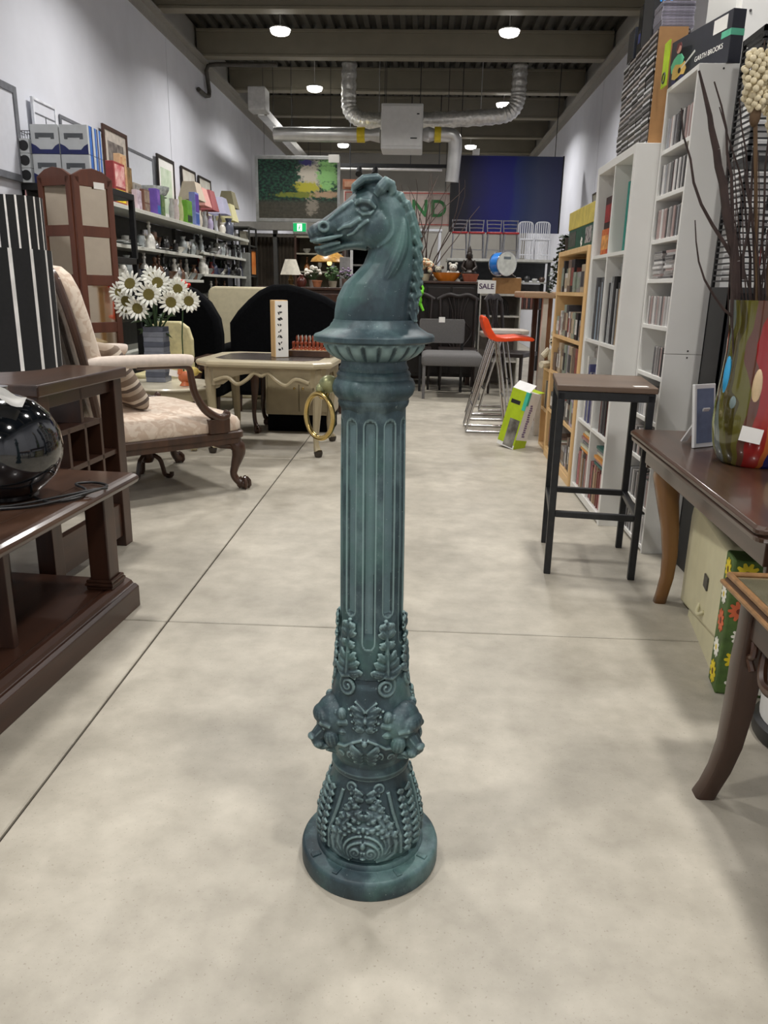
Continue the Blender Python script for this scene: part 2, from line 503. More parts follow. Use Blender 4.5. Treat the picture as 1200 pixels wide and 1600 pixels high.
for hx in (-1.2, -0.25, 0.2):
    MB().tube([(hx, 0, 3.02), (hx, 0, ZD - 0.04)], 0.008, 6).build('hanger_rod', m_blackm, t)

# ------------------------------------------------------------------ hung canvases
def ramp_mat(name, build):
    m = bpy.data.materials.new(name); n, l, b = nodes_of(m); build(n, l, b); MATS[name] = m; return m
def blue_canvas(n, l, b):
    tc = n.new('ShaderNodeTexCoord'); sp = n.new('ShaderNodeSeparateXYZ'); l.new(tc.outputs['Generated'], sp.inputs[0])
    no = n.new('ShaderNodeTexNoise'); no.inputs['Scale'].default_value = 3.2; no.inputs['Detail'].default_value = 6; l.new(tc.outputs['Generated'], no.inputs['Vector'])
    ma = n.new('ShaderNodeMath'); ma.operation = 'MULTIPLY_ADD'; ma.inputs[1].default_value = 0.10; l.new(no.outputs[0], ma.inputs[0]); l.new(sp.outputs[0], ma.inputs[2])
    r = n.new('ShaderNodeValToRGB'); l.new(ma.outputs[0], r.inputs[0])
    e = r.color_ramp.elements
    e[0].position = 0.07; e[0].color = lin((5, 7, 18)); e[1].position = 1.0; e[1].color = lin((60, 66, 104))
    for p, c in ((0.2, (7, 10, 50)), (0.42, (14, 20, 122)), (0.6, (16, 28, 130)), (0.635, (32, 52, 122)), (0.75, (46, 62, 106)), (0.84, (64, 74, 108))):
        q = e.new(p); q.color = lin(c)
    l.new(r.outputs[0], b.inputs['Base Color']); b.inputs['Roughness'].default_value = 0.5
m_bluecanvas = ramp_mat('blue_painting', blue_canvas)
t = thing('blue_canvas', 'very large deep blue abstract canvas hung above the white chairs', 'painting', (1.2, 12.5, 0))
MB().b2(-0.81, 0.82, -0.02, 0.02, 2.0, 3.07).build('canvas', m_bluecanvas, t)
MB().b2(-0.83, -0.81, -0.022, 0.03, 2.0, 3.08).build('edge_strip', m_black, t)
MB().b2(0.82, 0.84, -0.022, 0.03, 2.0, 3.08).build('edge_strip', m_black, t)
for sx in (-0.7, 0.7):
    MB().tube([(sx, 0, 3.06), (sx, 0, ZD - 0.04)], 0.006, 6).build('hanging_wire', m_blackm, t)
MB().b2(-0.52, -0.42, -0.06, 0.04, 3.075, 3.16).build('clamp_box', m_whitep, t, bevel=0.01)

def landscape(n, l, b):
    tc = n.new('ShaderNodeTexCoord'); sp = n.new('ShaderNodeSeparateXYZ'); l.new(tc.outputs['Generated'], sp.inputs[0])
    def noise(s, d=6):
        k = n.new('ShaderNodeTexNoise'); k.inputs['Scale'].default_value = s; k.inputs['Detail'].default_value = d; l.new(tc.outputs['Generated'], k.inputs['Vector']); return k
    def math_(op, a, c, clamp=False):
        k = n.new('ShaderNodeMath'); k.operation = op; k.use_clamp = clamp
        for i, q in enumerate((a, c)):
            if isinstance(q, (int, float)): k.inputs[i].default_value = q
            else: l.new(q, k.inputs[i])
        return k.outputs[0]
    def mix(f, a, c):
        k = n.new('ShaderNodeMix'); k.data_type = 'RGBA'; l.new(f, k.inputs[0])
        for i, q in ((6, a), (7, c)):
            if isinstance(q, tuple): k.inputs[i].default_value = q
            else: l.new(q, k.inputs[i])
        return k.outputs[2]
    x, z = sp.outputs[0], sp.outputs[2]
    nz = noise(12).outputs[0]; nf = noise(26, 4).outputs[0]
    def blob(cx, cz, rx, rz, soft=1.6):
        dx = math_('DIVIDE', math_('SUBTRACT', x, cx), rx); dz = math_('DIVIDE', math_('SUBTRACT', z, cz), rz)
        d = math_('ADD', math_('MULTIPLY', dx, dx), math_('MULTIPLY', dz, dz))
        d = math_('ADD', d, math_('ADD', math_('MULTIPLY', math_('SUBTRACT', nz, 0.5), 2.6), math_('MULTIPLY', math_('SUBTRACT', nf, 0.5), 2.4)))
        return math_('MULTIPLY', math_('SUBTRACT', 1.0, d), soft, True)
    fol = n.new('ShaderNodeValToRGB'); l.new(nf, fol.inputs[0])
    fol.color_ramp.elements[0].position = 0.42; fol.color_ramp.elements[0].color = lin((12, 30, 30)); fol.color_ramp.elements[1].position = 0.68; fol.color_ramp.elements[1].color = lin((44, 100, 72))
    c = fol.outputs[0]
    c = mix(blob(0.66, 0.72, 0.17, 0.36), c, lin((214, 206, 190)))
    c = mix(blob(0.88, 0.74, 0.15, 0.32), c, lin((150, 208, 128)))
    c = mix(blob(0.62, 0.95, 0.12, 0.06), c, lin((48, 40, 110)))
    c = mix(blob(0.62, 0.53, 0.18, 0.12), c, lin((196, 190, 60)))
    c = mix(blob(0.55, 0.41, 0.38, 0.055), c, lin((128, 138, 52)))
    c = mix(blob(0.85, 0.42, 0.22, 0.07), c, lin((190, 160, 130)))
    lowf = math_('MULTIPLY', math_('SUBTRACT', 0.34, z), 14.0, True)
    low = n.new('ShaderNodeValToRGB'); l.new(nf, low.inputs[0])
    low.color_ramp.elements[0].color = lin((30, 34, 30)); low.color_ramp.elements[1].color = lin((96, 92, 76))
    c = mix(lowf, c, low.outputs[0])
    c = mix(blob(0.68, 0.2, 0.09, 0.16), c, lin((150, 142, 128)))
    l.new(c, b.inputs['Base Color']); b.inputs['Roughness'].default_value = 0.35
m_land = ramp_mat('landscape_painting', landscape)
t = thing('landscape_picture', 'large framed garden landscape print with a pale path between trees', 'picture', (-1.93, 12.45, 0))
MB().b2(-0.6, 0.6, -0.008, 0.008, 2.15, 2.98).build('print', m_land, t)
mb = MB()
for x0, x1, z0, z1 in ((-0.645, -0.6, 2.1, 3.03), (0.6, 0.645, 2.1, 3.03), (-0.6, 0.6, 2.98, 3.03), (-0.6, 0.6, 2.1, 2.15)):
    mb.b2(x0, x1, -0.03, 0.02, z0, z1)
mb.build('frame', M('silver_frame', (170, 172, 170), 0.35, metal=0.6), t, bevel=0.004)
MB().b2(0.47, 0.63, -0.045, -0.028, 2.94, 3.05).build('corner_tag', m_paper, t)
for sx in (-0.5, 0.5):
    MB().tube([(sx, 0, 3.02), (sx, 0, ZD - 0.04)], 0.003, 5).build('hanging_wire', m_blackm, t)

# partition with dark curtain under the picture
part = MB().b2(XL + 0.01, -1.0, 12.72, 12.86, 2.0, 2.12).b2(XL + 0.01, -1.0, 12.74, 12.84, 1.9, 1.94).build('wall_partition', m_trim); struct(part)
for px in (-2.9, -2.35, -1.72, -1.05):
    MB().b2(px - 0.03, px + 0.03, 12.74, 12.84, 0, 2.0).build('post', M('dark_mullion', (70, 70, 68), 0.5), part)
mb = MB()
for i in range(60):
    xx = -2.86 + i * 0.0305
    mb.tube([(xx, 12.93 + 0.018 * (i % 2), 0.02), (xx, 12.93 + 0.018 * (i % 2), 1.96)], 0.02, 6)
cu = mb.build('curtain', M('brown_curtain', (70, 62, 52), 0.9, var=0.2, scale=6), part, smooth=True)

t = thing('exit_sign', 'small green exit sign with a white running figure on the partition beam', 'sign', (-1.94, 12.66, 2.03))
MB().b2(-0.105, 0.105, -0.02, 0.05, -0.075, 0.075).build('casing', m_whitep, t, bevel=0.004)
MB().b2(-0.098, 0.098, -0.026, -0.02, -0.052, 0.068).build('face', emit('exit_green', (22, 170, 96), 0.9), t)
m_exw = emit('exit_white', (235, 255, 245), 1.2)
MB().b2(-0.038, 0.038, -0.03, -0.026, -0.045, 0.06).build('doorway', m_exw, t)
MB().ell((0.006, -0.033, 0.036), (0.009, 0.003, 0.009), 8, 6).tube([(0.004, -0.033, 0.022), (-0.006, -0.033, -0.006)], 0.008, 6).tube([(-0.006, -0.033, -0.006), (-0.016, -0.033, -0.034)], 0.005, 6).tube([(-0.006, -0.033, -0.006), (0.012, -0.033, -0.02), (0.014, -0.033, -0.04)], 0.005, 6).tube([(0.004, -0.033, 0.018), (0.02, -0.033, 0.004)], 0.004, 6).tube([(0.004, -0.033, 0.018), (-0.018, -0.033, 0.008)], 0.004, 6).build('running_figure', emit('exit_green', (22, 170, 96), 0.9), t)

# banner with green letters
t = thing('lettered_banner', 'pale banner with a red border and large green capital letters', 'sign', (-0.45, 12.6, 0))
MB().b2(-0.8, 0.86, -0.008, 0.008, 2.08, 2.58).build('cloth', M('banner_cloth', (206, 190, 182), 0.8, var=0.05), t)
m_br = M('banner_red', (196, 104, 96), 0.7)
mb = MB()
for x0, x1, z0, z1 in ((-0.78, 0.84, 2.545, 2.56), (-0.78, 0.84, 2.1, 2.115), (-0.78, -0.765, 2.115, 2.545), (0.825, 0.84, 2.115, 2.545)):
    mb.b2(x0, x1, -0.012, -0.008, z0, z1)
mb.build('border', m_br, t)
m_bg = M('banner_green', (62, 128, 74), 0.7, var=0.2)
text('letter', 'I', M('banner_orange', (196, 92, 66), 0.7), t, (0.18, -0.011, 2.325), (PI / 2, 0, 0), 0.34, 0.002, True)
text('letter', 'N', m_bg, t, (0.37, -0.011, 2.325), (PI / 2, 0, 0), 0.34, 0.002, True)
text('letter', 'D', m_bg, t, (0.655, -0.011, 2.325), (PI / 2, 0, 0), 0.34, 0.002, True)
for sx in (-0.7, 0.75):
    MB().tube([(sx, 0, 2.57), (sx, 0, ZD - 0.04)], 0.005, 6).build('hanging_wire', m_blackm, t)
t = thing('wall_plaque', 'small terracotta plaque board propped over the banner beside the picture', 'board', (-1.13, 12.55, 2.59))
MB().b2(-0.13, 0.13, -0.01, 0.02, 0, 0.14).build('board', M('terracotta_board', (170, 112, 84), 0.7), t)
MB().b2(-0.1, 0.1, -0.014, -0.01, 0.03, 0.11).build('panel', M('terracotta_pale', (196, 150, 122), 0.7), t)
# ------------------------------------------------------------------ the horse head hitching post
def patina(name, edges, light=0):
    m = bpy.data.materials.new(name)
    n, l, b = nodes_of(m)
    tc = n.new('ShaderNodeTexCoord')
    def noise(s, d=5, st=None):
        k = n.new('ShaderNodeTexNoise'); k.inputs['Scale'].default_value = s; k.inputs['Detail'].default_value = d; k.inputs['Roughness'].default_value = 0.65
        if st:
            mp = n.new('ShaderNodeMapping'); mp.inputs['Scale'].default_value = st; l.new(tc.outputs['Object'], mp.inputs[0]); l.new(mp.outputs[0], k.inputs['Vector'])
        else: l.new(tc.outputs['Object'], k.inputs['Vector'])
        return k.outputs[0]
    def ramp(src, stops):
        r = n.new('ShaderNodeValToRGB'); l.new(src, r.inputs[0]); e = r.color_ramp.elements
        e[0].position, e[0].color = stops[0]; e[1].position, e[1].color = stops[-1]
        for p, c in stops[1:-1]:
            q = e.new(p); q.color = c
        return r.outputs[0]
    def mix(f, a, c, mode='MIX'):
        k = n.new('ShaderNodeMix'); k.data_type = 'RGBA'; k.blend_type = mode
        if isinstance(f, float): k.inputs[0].default_value = f
        else: l.new(f, k.inputs[0])
        for i, q in ((6, a), (7, c)):
            if isinstance(q, tuple): k.inputs[i].default_value = q
            else: l.new(q, k.inputs[i])
        return k.outputs[2]
    k_ = 40 * light
    base = ramp(noise(11, 7, (1, 1, 0.6)), [(0.28, lin((24 + k_, 36 + k_, 43 + k_))), (0.5, lin((50 + k_, 69 + k_ * 1.1, 75 + k_ * 1.05))), (0.73, lin((108, 130, 134)))])
    green = ramp(noise(7, 4), [(0.48, (0, 0, 0, 1)), (0.75, (0.8, 0.8, 0.8, 1))])
    base = mix(green, base, lin((78, 116, 108)))
    speck = ramp(noise(230, 2), [(0.69, (0, 0, 0, 1)), (0.75, (0.7, 0.7, 0.7, 1))])
    base = mix(speck, base, lin((150, 165, 160)))
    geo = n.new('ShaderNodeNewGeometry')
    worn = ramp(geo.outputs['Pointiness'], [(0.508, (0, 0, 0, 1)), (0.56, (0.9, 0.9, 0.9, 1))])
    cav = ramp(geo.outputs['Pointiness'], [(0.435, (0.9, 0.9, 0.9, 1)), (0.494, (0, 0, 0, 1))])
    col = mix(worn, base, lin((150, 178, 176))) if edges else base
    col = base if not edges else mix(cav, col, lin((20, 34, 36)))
    l.new(col, b.inputs['Base Color'])
    b.inputs['Roughness'].default_value = 0.5
    b.inputs['Metallic'].default_value = 0.15
    bp = n.new('ShaderNodeBump'); bp.inputs['Strength'].default_value = 0.12; bp.inputs['Distance'].default_value = 0.004
    l.new(noise(60, 5), bp.inputs['Height']); l.new(bp.outputs[0], b.inputs['Normal'])
    return m
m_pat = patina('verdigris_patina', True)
m_pat2 = patina('verdigris_smooth', False)
m_pat3 = patina('verdigris_pale', False, 1)

post = thing('hitching_post', 'verdigris cast hitching post with a horse head and brass ring standing in the aisle', 'hitching post', (-0.074, 1.366, 0), rot=(0, R(-0.38), 0))

PROF = [(0.0, 0.1425), (0.034, 0.1425), (0.042, 0.138), (0.043, 0.112), (0.052, 0.109), (0.056, 0.101), (0.075, 0.105), (0.095, 0.106), (0.12, 0.102), (0.15, 0.094), (0.18, 0.085), (0.205, 0.078), (0.222, 0.073),
        (0.226, 0.078), (0.236, 0.079), (0.242, 0.075), (0.248, 0.071), (0.26, 0.073), (0.275, 0.081), (0.295, 0.087), (0.32, 0.088), (0.35, 0.084), (0.385, 0.077), (0.42, 0.0705), (0.45, 0.067), (0.49, 0.0635), (0.55, 0.0605), (0.75, 0.0595), (0.95, 0.0575)]
def Rz(z): return interp(PROF, z)
def S(th, z, off=0.0):
    a = R(th) - PI / 2; r = Rz(z) + off
    return Vector((r * math.cos(a), r * math.sin(a), z))
def octo(k, w):
    seg = 2 * PI / 8
    def f(a):
        q = (a + seg / 2) % seg - seg / 2
        return 1 + w * (math.cos(seg / 2) / math.cos(q) * 1.04 - 1)
    return f

MB().lathe([(0.0, 0.0), (0.141, 0.0), (0.1425, 0.004), (0.1425, 0.033), (0.1405, 0.039), (0.136, 0.042), (0.114, 0.043), (0.111, 0.044), (0.110, 0.051), (0.107, 0.054), (0.098, 0.055), (0.0, 0.055)], 72).build('base_disc', m_pat2, post, smooth=True)
# three little lugs on the plinth rim
mb = MB()
for th in (-58, -28, 30, 62, 150, 210):
    a = R(th) - PI / 2
    mb.box((0.124 * math.cos(a), 0.124 * math.sin(a), 0.0435), (0.02, 0.012, 0.004), (0, 0, a))
mb.build('rim_lug', m_pat2, post, bevel=0.0015).__setitem__('kind', 'stuff')

# fluted shaft
def shaft():
    na, nz = 260, 150; z0, z1 = 0.44, 0.952
    vs = []; fs = []
    for i in range(nz + 1):
        z = lerp(z0, z1, i / nz); r0 = Rz(z)
        for j in range(na):
            th = 360.0 * j / na
            k = round((th + 2) / 36.0); thc = -2 + 36 * k
            du = R(th - thc) * r0
            zb, zt = (0.503 if k % 2 == 0 else 0.566), 0.928
            hw = 0.0098
            dz = max(zb + hw - z, 0, z - (zt - hw))
            d = math.hypot(du, dz) - hw
            t_ = min(1, max(0, (0.0011 - d) / 0.0022)); dep = 0.0058 * t_ * t_ * (3 - 2 * t_)
            rim = 0.0004 * math.exp(-((d - 0.0026) / 0.0013) ** 2)
            a = R(th) - PI / 2; r = r0 - dep + rim
            vs.append((r * math.cos(a), r * math.sin(a), z))
    for i in range(nz):
        for j in range(na):
            a = i * na + j; b = i * na + (j + 1) % na
            fs.append((a, b, b + na, a + na))
    m = MB().add(vs, fs)
    for q, f in enumerate(fs):
        if sum(math.hypot(vs[i][0], vs[i][1]) - Rz(vs[i][2]) < -0.0046 for i in f) >= 3: m.mi[q] = 1
    return m
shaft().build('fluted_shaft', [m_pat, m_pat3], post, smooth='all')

def rows(lst, f=None): return lst
cap = MB()
cap.lathe([(0.0565, 0.94), (0.0590, 0.948), (0.0625, 0.952), (0.0645, 0.958), (0.0635, 0.963), (0.066, 0.966), (0.0715, 0.972), (0.0745, 0.98), (0.0745, 0.988), (0.071, 0.996), (0.0665, 0.999), (0.0655, 1.003), (0.0665, 1.006), (0.064, 1.010), (0.0612, 1.012), (0.0622, 1.017), (0.060, 1.021), (0.0585, 1.026), (0.0585, 1.034)], 96, sq=octo(8, 0.45))
cap.build('collar_moulding', m_pat2, post, smooth=True)
na = 200; rings = []
for rr, z, am in ((0.0585, 1.030, 0.0), (0.063, 1.032, 0.02), (0.072, 1.038, 0.05), (0.080, 1.046, 0.055), (0.0855, 1.054, 0.04), (0.088, 1.058, 0.0), (0.088, 1.062, 0.0)):
    rings.append([((rr * (1 - am + 2 * am * abs(math.cos(10 * (2 * PI * j / na))) ** 0.6)) * math.cos(2 * PI * j / na), (rr * (1 - am + 2 * am * abs(math.cos(10 * (2 * PI * j / na))) ** 0.6)) * math.sin(2 * PI * j / na), z) for j in range(na)])
MB().loft(rings).build('gadrooned_cup', m_pat, post, smooth='all')
MB().lathe([(0.080, 1.059), (0.0955, 1.060), (0.1035, 1.062), (0.106, 1.064), (0.106, 1.071), (0.1035, 1.074), (0.094, 1.077), (0.084, 1.083), (0.078, 1.087), (0.0755, 1.092), (0.073, 1.094), (0.071, 1.0985), (0.0, 1.0985)], 96, sq=octo(8, 0.25)).build('cap_plate', m_pat2, post, smooth=True)

# relief ornament laid over the castings
orn = MB()
def st(path, r, n=8):
    k = 1.3
    orn.tube([S(a, z, o) for a, z, o in path], [q * k for q in r] if isinstance(r, (list, tuple)) else r * k, n)
def spiral(c, zc, size, d, turns=1.7, r=0.0026, tail=None):
    p = []
    k = int(18 * turns)
    for i in range(k + 1):
        t_ = i / k; a = d * t_ * turns * 2 * PI + (PI / 2); q = size * (0.12 + 0.88 * t_)
        z = zc + q * math.sin(a); u = q * math.cos(a)
        p.append((c + math.degrees(u / Rz(z)), z, 0.0005 + 0.002 * (1 - t_)))
    if tail: p += tail
    st(p, [r * (0.7 + 0.5 * i / len(p)) for i in range(len(p))])
    orn.ell(S(c, zc, 0.001), (0.0035,) * 3, 8, 6)
def leaf(a0, z0, a1, z1, bend, r=0.0034, off=0.001):
    """a fleshy lobe lying on the casting, its tip curling out"""
    k = 8; rings = []; n = 8; w = r * 2.2
    P = []
    for i in range(k + 1):
        t_ = i / k
        P.append(S(lerp(a0, a1, t_) + bend * math.sin(PI * t_), lerp(z0, z1, t_) - 0.006 * max(0, t_ - 0.75) / 0.25 * (1 if z1 > z0 else 0), off + 0.0042 * math.sin(PI * 0.8 * t_)))
    for i in range(k + 1):
        t_ = i / k
        T = (P[min(i + 1, k)] - P[max(i - 1, 0)]).normalized(); N = Vector((P[i].x, P[i].y, 0)).normalized(); B = T.cross(N).normalized()
        q = 0.35 + 0.75 * math.sin(PI * (0.1 + 0.78 * t_))
        rings.append([P[i] + B * (w * q * math.cos(2 * PI * j / n)) + N * (0.0036 * q * math.sin(2 * PI * j / n)) for j in range(n)])
    orn.loft(rings)
for c in (-4, 116, 236):
    for s in (-1, 1):
        a = c + s * 31
        # scrolls under the acanthus
        spiral(a, 0.424, 0.019, s, 1.9, 0.0031)
        st([(a - s * 13, 0.440, 0.001), (a - s * 4, 0.447, 0.003), (a + s * 10, 0.441, 0.004), (a + s * 20, 0.447, 0.004), (a + s * 26, 0.458, 0.002)], [0.002, 0.0034, 0.0036, 0.003, 0.002])
        # acanthus rising along the shaft
        st([(a + s * 3, 0.445, 0.002), (a + s * 3, 0.50, 0.003), (a + s * 2, 0.553, 0.0015)], [0.0042, 0.0032, 0.0018])
        for z0, w_, h_ in ((0.447, 27, 0.012), (0.460, 22, 0.018), (0.474, 16, 0.022), (0.500, 10, 0.018), (0.522, 13, 0.022), (0.538, 9, 0.018)):
            leaf(a + s * 3, z0, a + s * 3 - w_, z0 + h_, -3); leaf(a + s * 3, z0, a + s * 3 + w_, z0 + h_, 3)
        orn.ell(S(a + s * 3, 0.492, 0.002), (0.006, 0.006, 0.005), 8, 6)
        orn.ell(S(a + s * 2, 0.556, 0.001), (0.0045, 0.0045, 0.004), 8, 6)
        # chevron
        st([(c + s * 16, 0.398, 0.002), (c, 0.379, 0.003)], [0.0022, 0.0026])
        # drop of leaves between the lion heads
        for q, (z0, w_) in enumerate(((0.376, 20), (0.366, 16), (0.354, 13), (0.342, 10))):
            leaf(c + s * 2, z0, c + s * w_, z0 + 0.012, s * 2, 0.0034)
            orn.ell(S(c + s * (w_ + 4), z0 + 0.004, 0.001), (0.004, 0.004, 0.003), 6, 5)
        # palmette on the bowl
        spiral(c + s * 17, 0.287, 0.010, -s, 1.4, 0.0022)
        spiral(c + s * 34, 0.281, 0.008, -s, 1.3, 0.002)
        for q in range(4):
            leaf(c + s * 3, 0.268 + 0.008 * q, c + s * (12 + 2 * q), 0.283 + 0.011 * q, s * 3, 0.003)
        st([(c + s * 3, 0.325, 0.002), (c + s * 14, 0.318, 0.003), (c + s * 26, 0.305, 0.003), (c + s * 40, 0.301, 0.002)], 0.0026)
        # bell shaped frames on the bulb
        for k_, (sc_, rr) in enumerate(((1.0, 0.0042), (0.84, 0.003))):
            pts = [(0, 0.196), (9, 0.195), (17, 0.182), (25, 0.155), (32, 0.122), (36, 0.098), (34, 0.078), (26, 0.068), (14, 0.064)]
            st([(c + s * a_ * sc_, 0.064 + (z_ - 0.064) * (0.9 if k_ else 1.0) + (0.005 if k_ else 0), 0.001) for a_, z_ in pts[2 if not k_ else 1:]], rr)
        spiral(c + s * 21, 0.2085, 0.0118, s, 1.5, 0.003)
        leaf(c + s * 3, 0.196, c + s * 14, 0.208, s * 2); leaf(c + s * 2, 0.186, c + s * 13, 0.196, s * 2)
        # fan and scrolls inside
        spiral(c + s * 8, 0.083, 0.0125, -s, 1.8, 0.003)
        for q, (rad, zc) in enumerate(((17, 0.083), (21, 0.087), (25, 0.094))):
            st([(c + s * rad * math.sin(R(b_)), zc + (0.024 + 0.009 * q) * math.cos(R(b_)), 0.0015) for b_ in range(4, 125, 15)], 0.0027 - 0.0003 * q)
        for q, (a_, z_) in enumerate(((5, 0.128), (11, 0.134), (16, 0.126), (21, 0.117), (6, 0.146), (13, 0.152))):
            orn.ell(S(c + s * a_, z_, 0.001), (0.0055, 0.0055, 0.0045), 8, 6)
            leaf(c + s * a_, z_, c + s * (a_ + 6), z_ + 0.009, s * 2, 0.0026)
        st([(c + s * 3, 0.165, 0.001), (c + s * 11, 0.168, 0.002), (c + s * 18, 0.158, 0.002), (c + s * 22, 0.142, 0.001)], 0.003)
        leaf(c, 0.15, c + s * 6, 0.17, s * 3, 0.004); leaf(c + s * 6, 0.172, c + s * 14, 0.18, s * 2, 0.003)
        # textured bands between the frames
        for zi in range(9):
            z_ = 0.075 + zi * 0.0145
            orn.ell(S(c + s * 52, z_, 0.001), (0.0058, 0.0058, 0.006), 6, 5)
            leaf(c + s * 58, z_ - 0.004, c + s * 47, z_ + 0.006, 0, 0.003)
        st([(c + s * 43, 0.07, 0.001), (c + s * 42, 0.11, 0.002), (c + s * 36, 0.16, 0.002), (c + s * 33, 0.2, 0.001)], 0.0034)
    for s in (-1, 1):   # broad C curves filling the bell
        st([(c + s * 2, 0.158, 0.001), (c + s * 9, 0.163, 0.002), (c + s * 17, 0.155, 0.0025), (c + s * 23, 0.138, 0.0025), (c + s * 27, 0.117, 0.002), (c + s * 28, 0.098, 0.002), (c + s * 24, 0.082, 0.0015), (c + s * 17, 0.074, 0.001)], [0.002, 0.003, 0.0038, 0.004, 0.004, 0.0038, 0.003, 0.002])
        for z_, a_ in ((0.150, 29), (0.135, 33), (0.116, 37), (0.168, 24), (0.182, 20)):
            leaf(c + s * (a_ - 5), z_ - 0.006, c + s * a_, z_ + 0.008, 0, 0.0034)
    orn.ell(S(c, 0.1, 0.003), (0.006, 0.006, 0.008), 8, 6); orn.ell(S(c, 0.132, 0.002), (0.005, 0.005, 0.007), 8, 6)
    orn.ell(S(c, 0.072, 0.002), (0.007, 0.007, 0.004), 8, 6)
    orn.ell(S(c, 0.362, 0.002), (0.005, 0.005, 0.006), 8, 6); orn.ell(S(c, 0.318, 0.003), (0.006, 0.006, 0.007), 8, 6)
def relief(o, vox=0.0015, it=2):
    q = o.modifiers.new('remesh', 'REMESH'); q.mode = 'VOXEL'; q.voxel_size = vox; q.use_smooth_shade = True
    q = o.modifiers.new('smooth', 'SMOOTH'); q.iterations = it; q.factor = 0.5
def split_relief(z0, z1):
    keep = {i for i, v in enumerate(orn.v) if z0 <= v[2] < z1}
    m = MB(); idx = {}
    for i in sorted(keep): idx[i] = len(m.v); m.v.append(orn.v[i])
    for f in orn.f:
        if all(i in keep for i in f): m.f.append(tuple(idx[i] for i in f)); m.mi.append(0)
    return m
m = split_relief(0.0, 0.2245); m.lathe([(r, z) for z, r in PROF if 0.054 < z < 0.224] + [(0.0735, 0.224)], 128)
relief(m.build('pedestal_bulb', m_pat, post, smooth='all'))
m = split_relief(0.2245, 0.7); m.lathe([(0.068, 0.2235)] + [(r, z) for z, r in PROF if 0.2245 < z < 0.45] + [(0.055, 0.452)], 128)
m.lathe([(0.052, 0.45), (0.0655, 0.452), (0.0632, 0.49), (0.0600, 0.52), (0.052, 0.54)], 96)
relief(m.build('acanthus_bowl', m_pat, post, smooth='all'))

# lion heads
def lion():
    m = MB()   # local: +x outward, y sideways, z up
    m.ell((0.004, 0, 0.014), (0.036, 0.039, 0.042), 18, 14)           # skull
    m.ell((0.026, 0, 0.028), (0.019, 0.027, 0.017), 16, 12)           # heavy brow
    m.loft([[(x, y * w_, z + q * h_) for y, q in ((1, 0), (0.8, 0.7), (0, 1), (-0.8, 0.7), (-1, 0), (-0.8, -0.75), (0, -1), (0.8, -0.75))] for x, w_, h_, z in ((0.005, 0.024, 0.026, 0.004), (0.026, 0.0185, 0.0205, -0.002), (0.044, 0.0155, 0.0165, -0.010), (0.056, 0.0125, 0.0125, -0.015), (0.061, 0.008, 0.008, -0.016))])
    m.ell((0.058, 0, -0.008), (0.008, 0.011, 0.006), 12, 8)           # nose
    for s in (-1, 1):
        m.ell((0.048, s * 0.0095, -0.022), (0.013, 0.010, 0.009), 12, 8)
        m.ell((0.024, s * 0.025, -0.010), (0.016, 0.014, 0.019), 12, 10)   # cheek
        m.tube([(0.038, s * 0.007, 0.021), (0.036, s * 0.020, 0.024), (0.024, s * 0.032, 0.016)], [0.005, 0.0065, 0.004], 8)
        m.ell((0.033, s * 0.0175, 0.010), (0.005, 0.006, 0.0045), 10, 8)
        m.tube([(0.055, s * 0.010, -0.029), (0.036, s * 0.020, -0.026), (0.022, s * 0.027, -0.022)], [0.003, 0.004, 0.003], 8)
        m.ell((-0.004, s * 0.036, 0.036), (0.010, 0.010, 0.012), 10, 8)    # ears
        for i in range(6):                                             # low mane swept back
            a = R(-75 + i * 24)
            y = s * 0.034 * math.cos(a); z = 0.006 + 0.044 * math.sin(a)
            m.tube([(0.012, y * 0.85, z * 0.9), (0.004, y * 1.1, z), (-0.008, y * 1.35, z * 1.08 - 0.003), (-0.016, y * 1.55, z * 1.05 - 0.008)], [0.006, 0.0085, 0.0075, 0.003], 8)
    m.ell((0.040, 0, -0.034), (0.014, 0.014, 0.008), 12, 8)           # lower jaw
    m.tube([(0.034, 0, -0.040), (0.018, 0, -0.050), (0.0, 0, -0.054)], [0.010, 0.012, 0.006], 8)
    return m
lm = None
for th in (54, 174, 294):
    a = R(th) - PI / 2
    if lm is None:
        lo_ = lion().build('lion_head', m_pat, post, smooth='all')
        rm = lo_.modifiers.new('remesh', 'REMESH'); rm.mode = 'VOXEL'; rm.voxel_size = 0.0016; rm.use_smooth_shade = True
        sm_ = lo_.modifiers.new('smooth', 'SMOOTH'); sm_.iterations = 3; sm_.factor = 0.5
        lm = lo_
    else:
        lo_ = lm.copy(); COL.objects.link(lo_)
    lo_.location = (0.0685 * math.cos(a), 0.0685 * math.sin(a), 0.327); lo_.rotation_euler = (0, R(12), a); lo_.scale = (1.0, 1.05, 1.08)

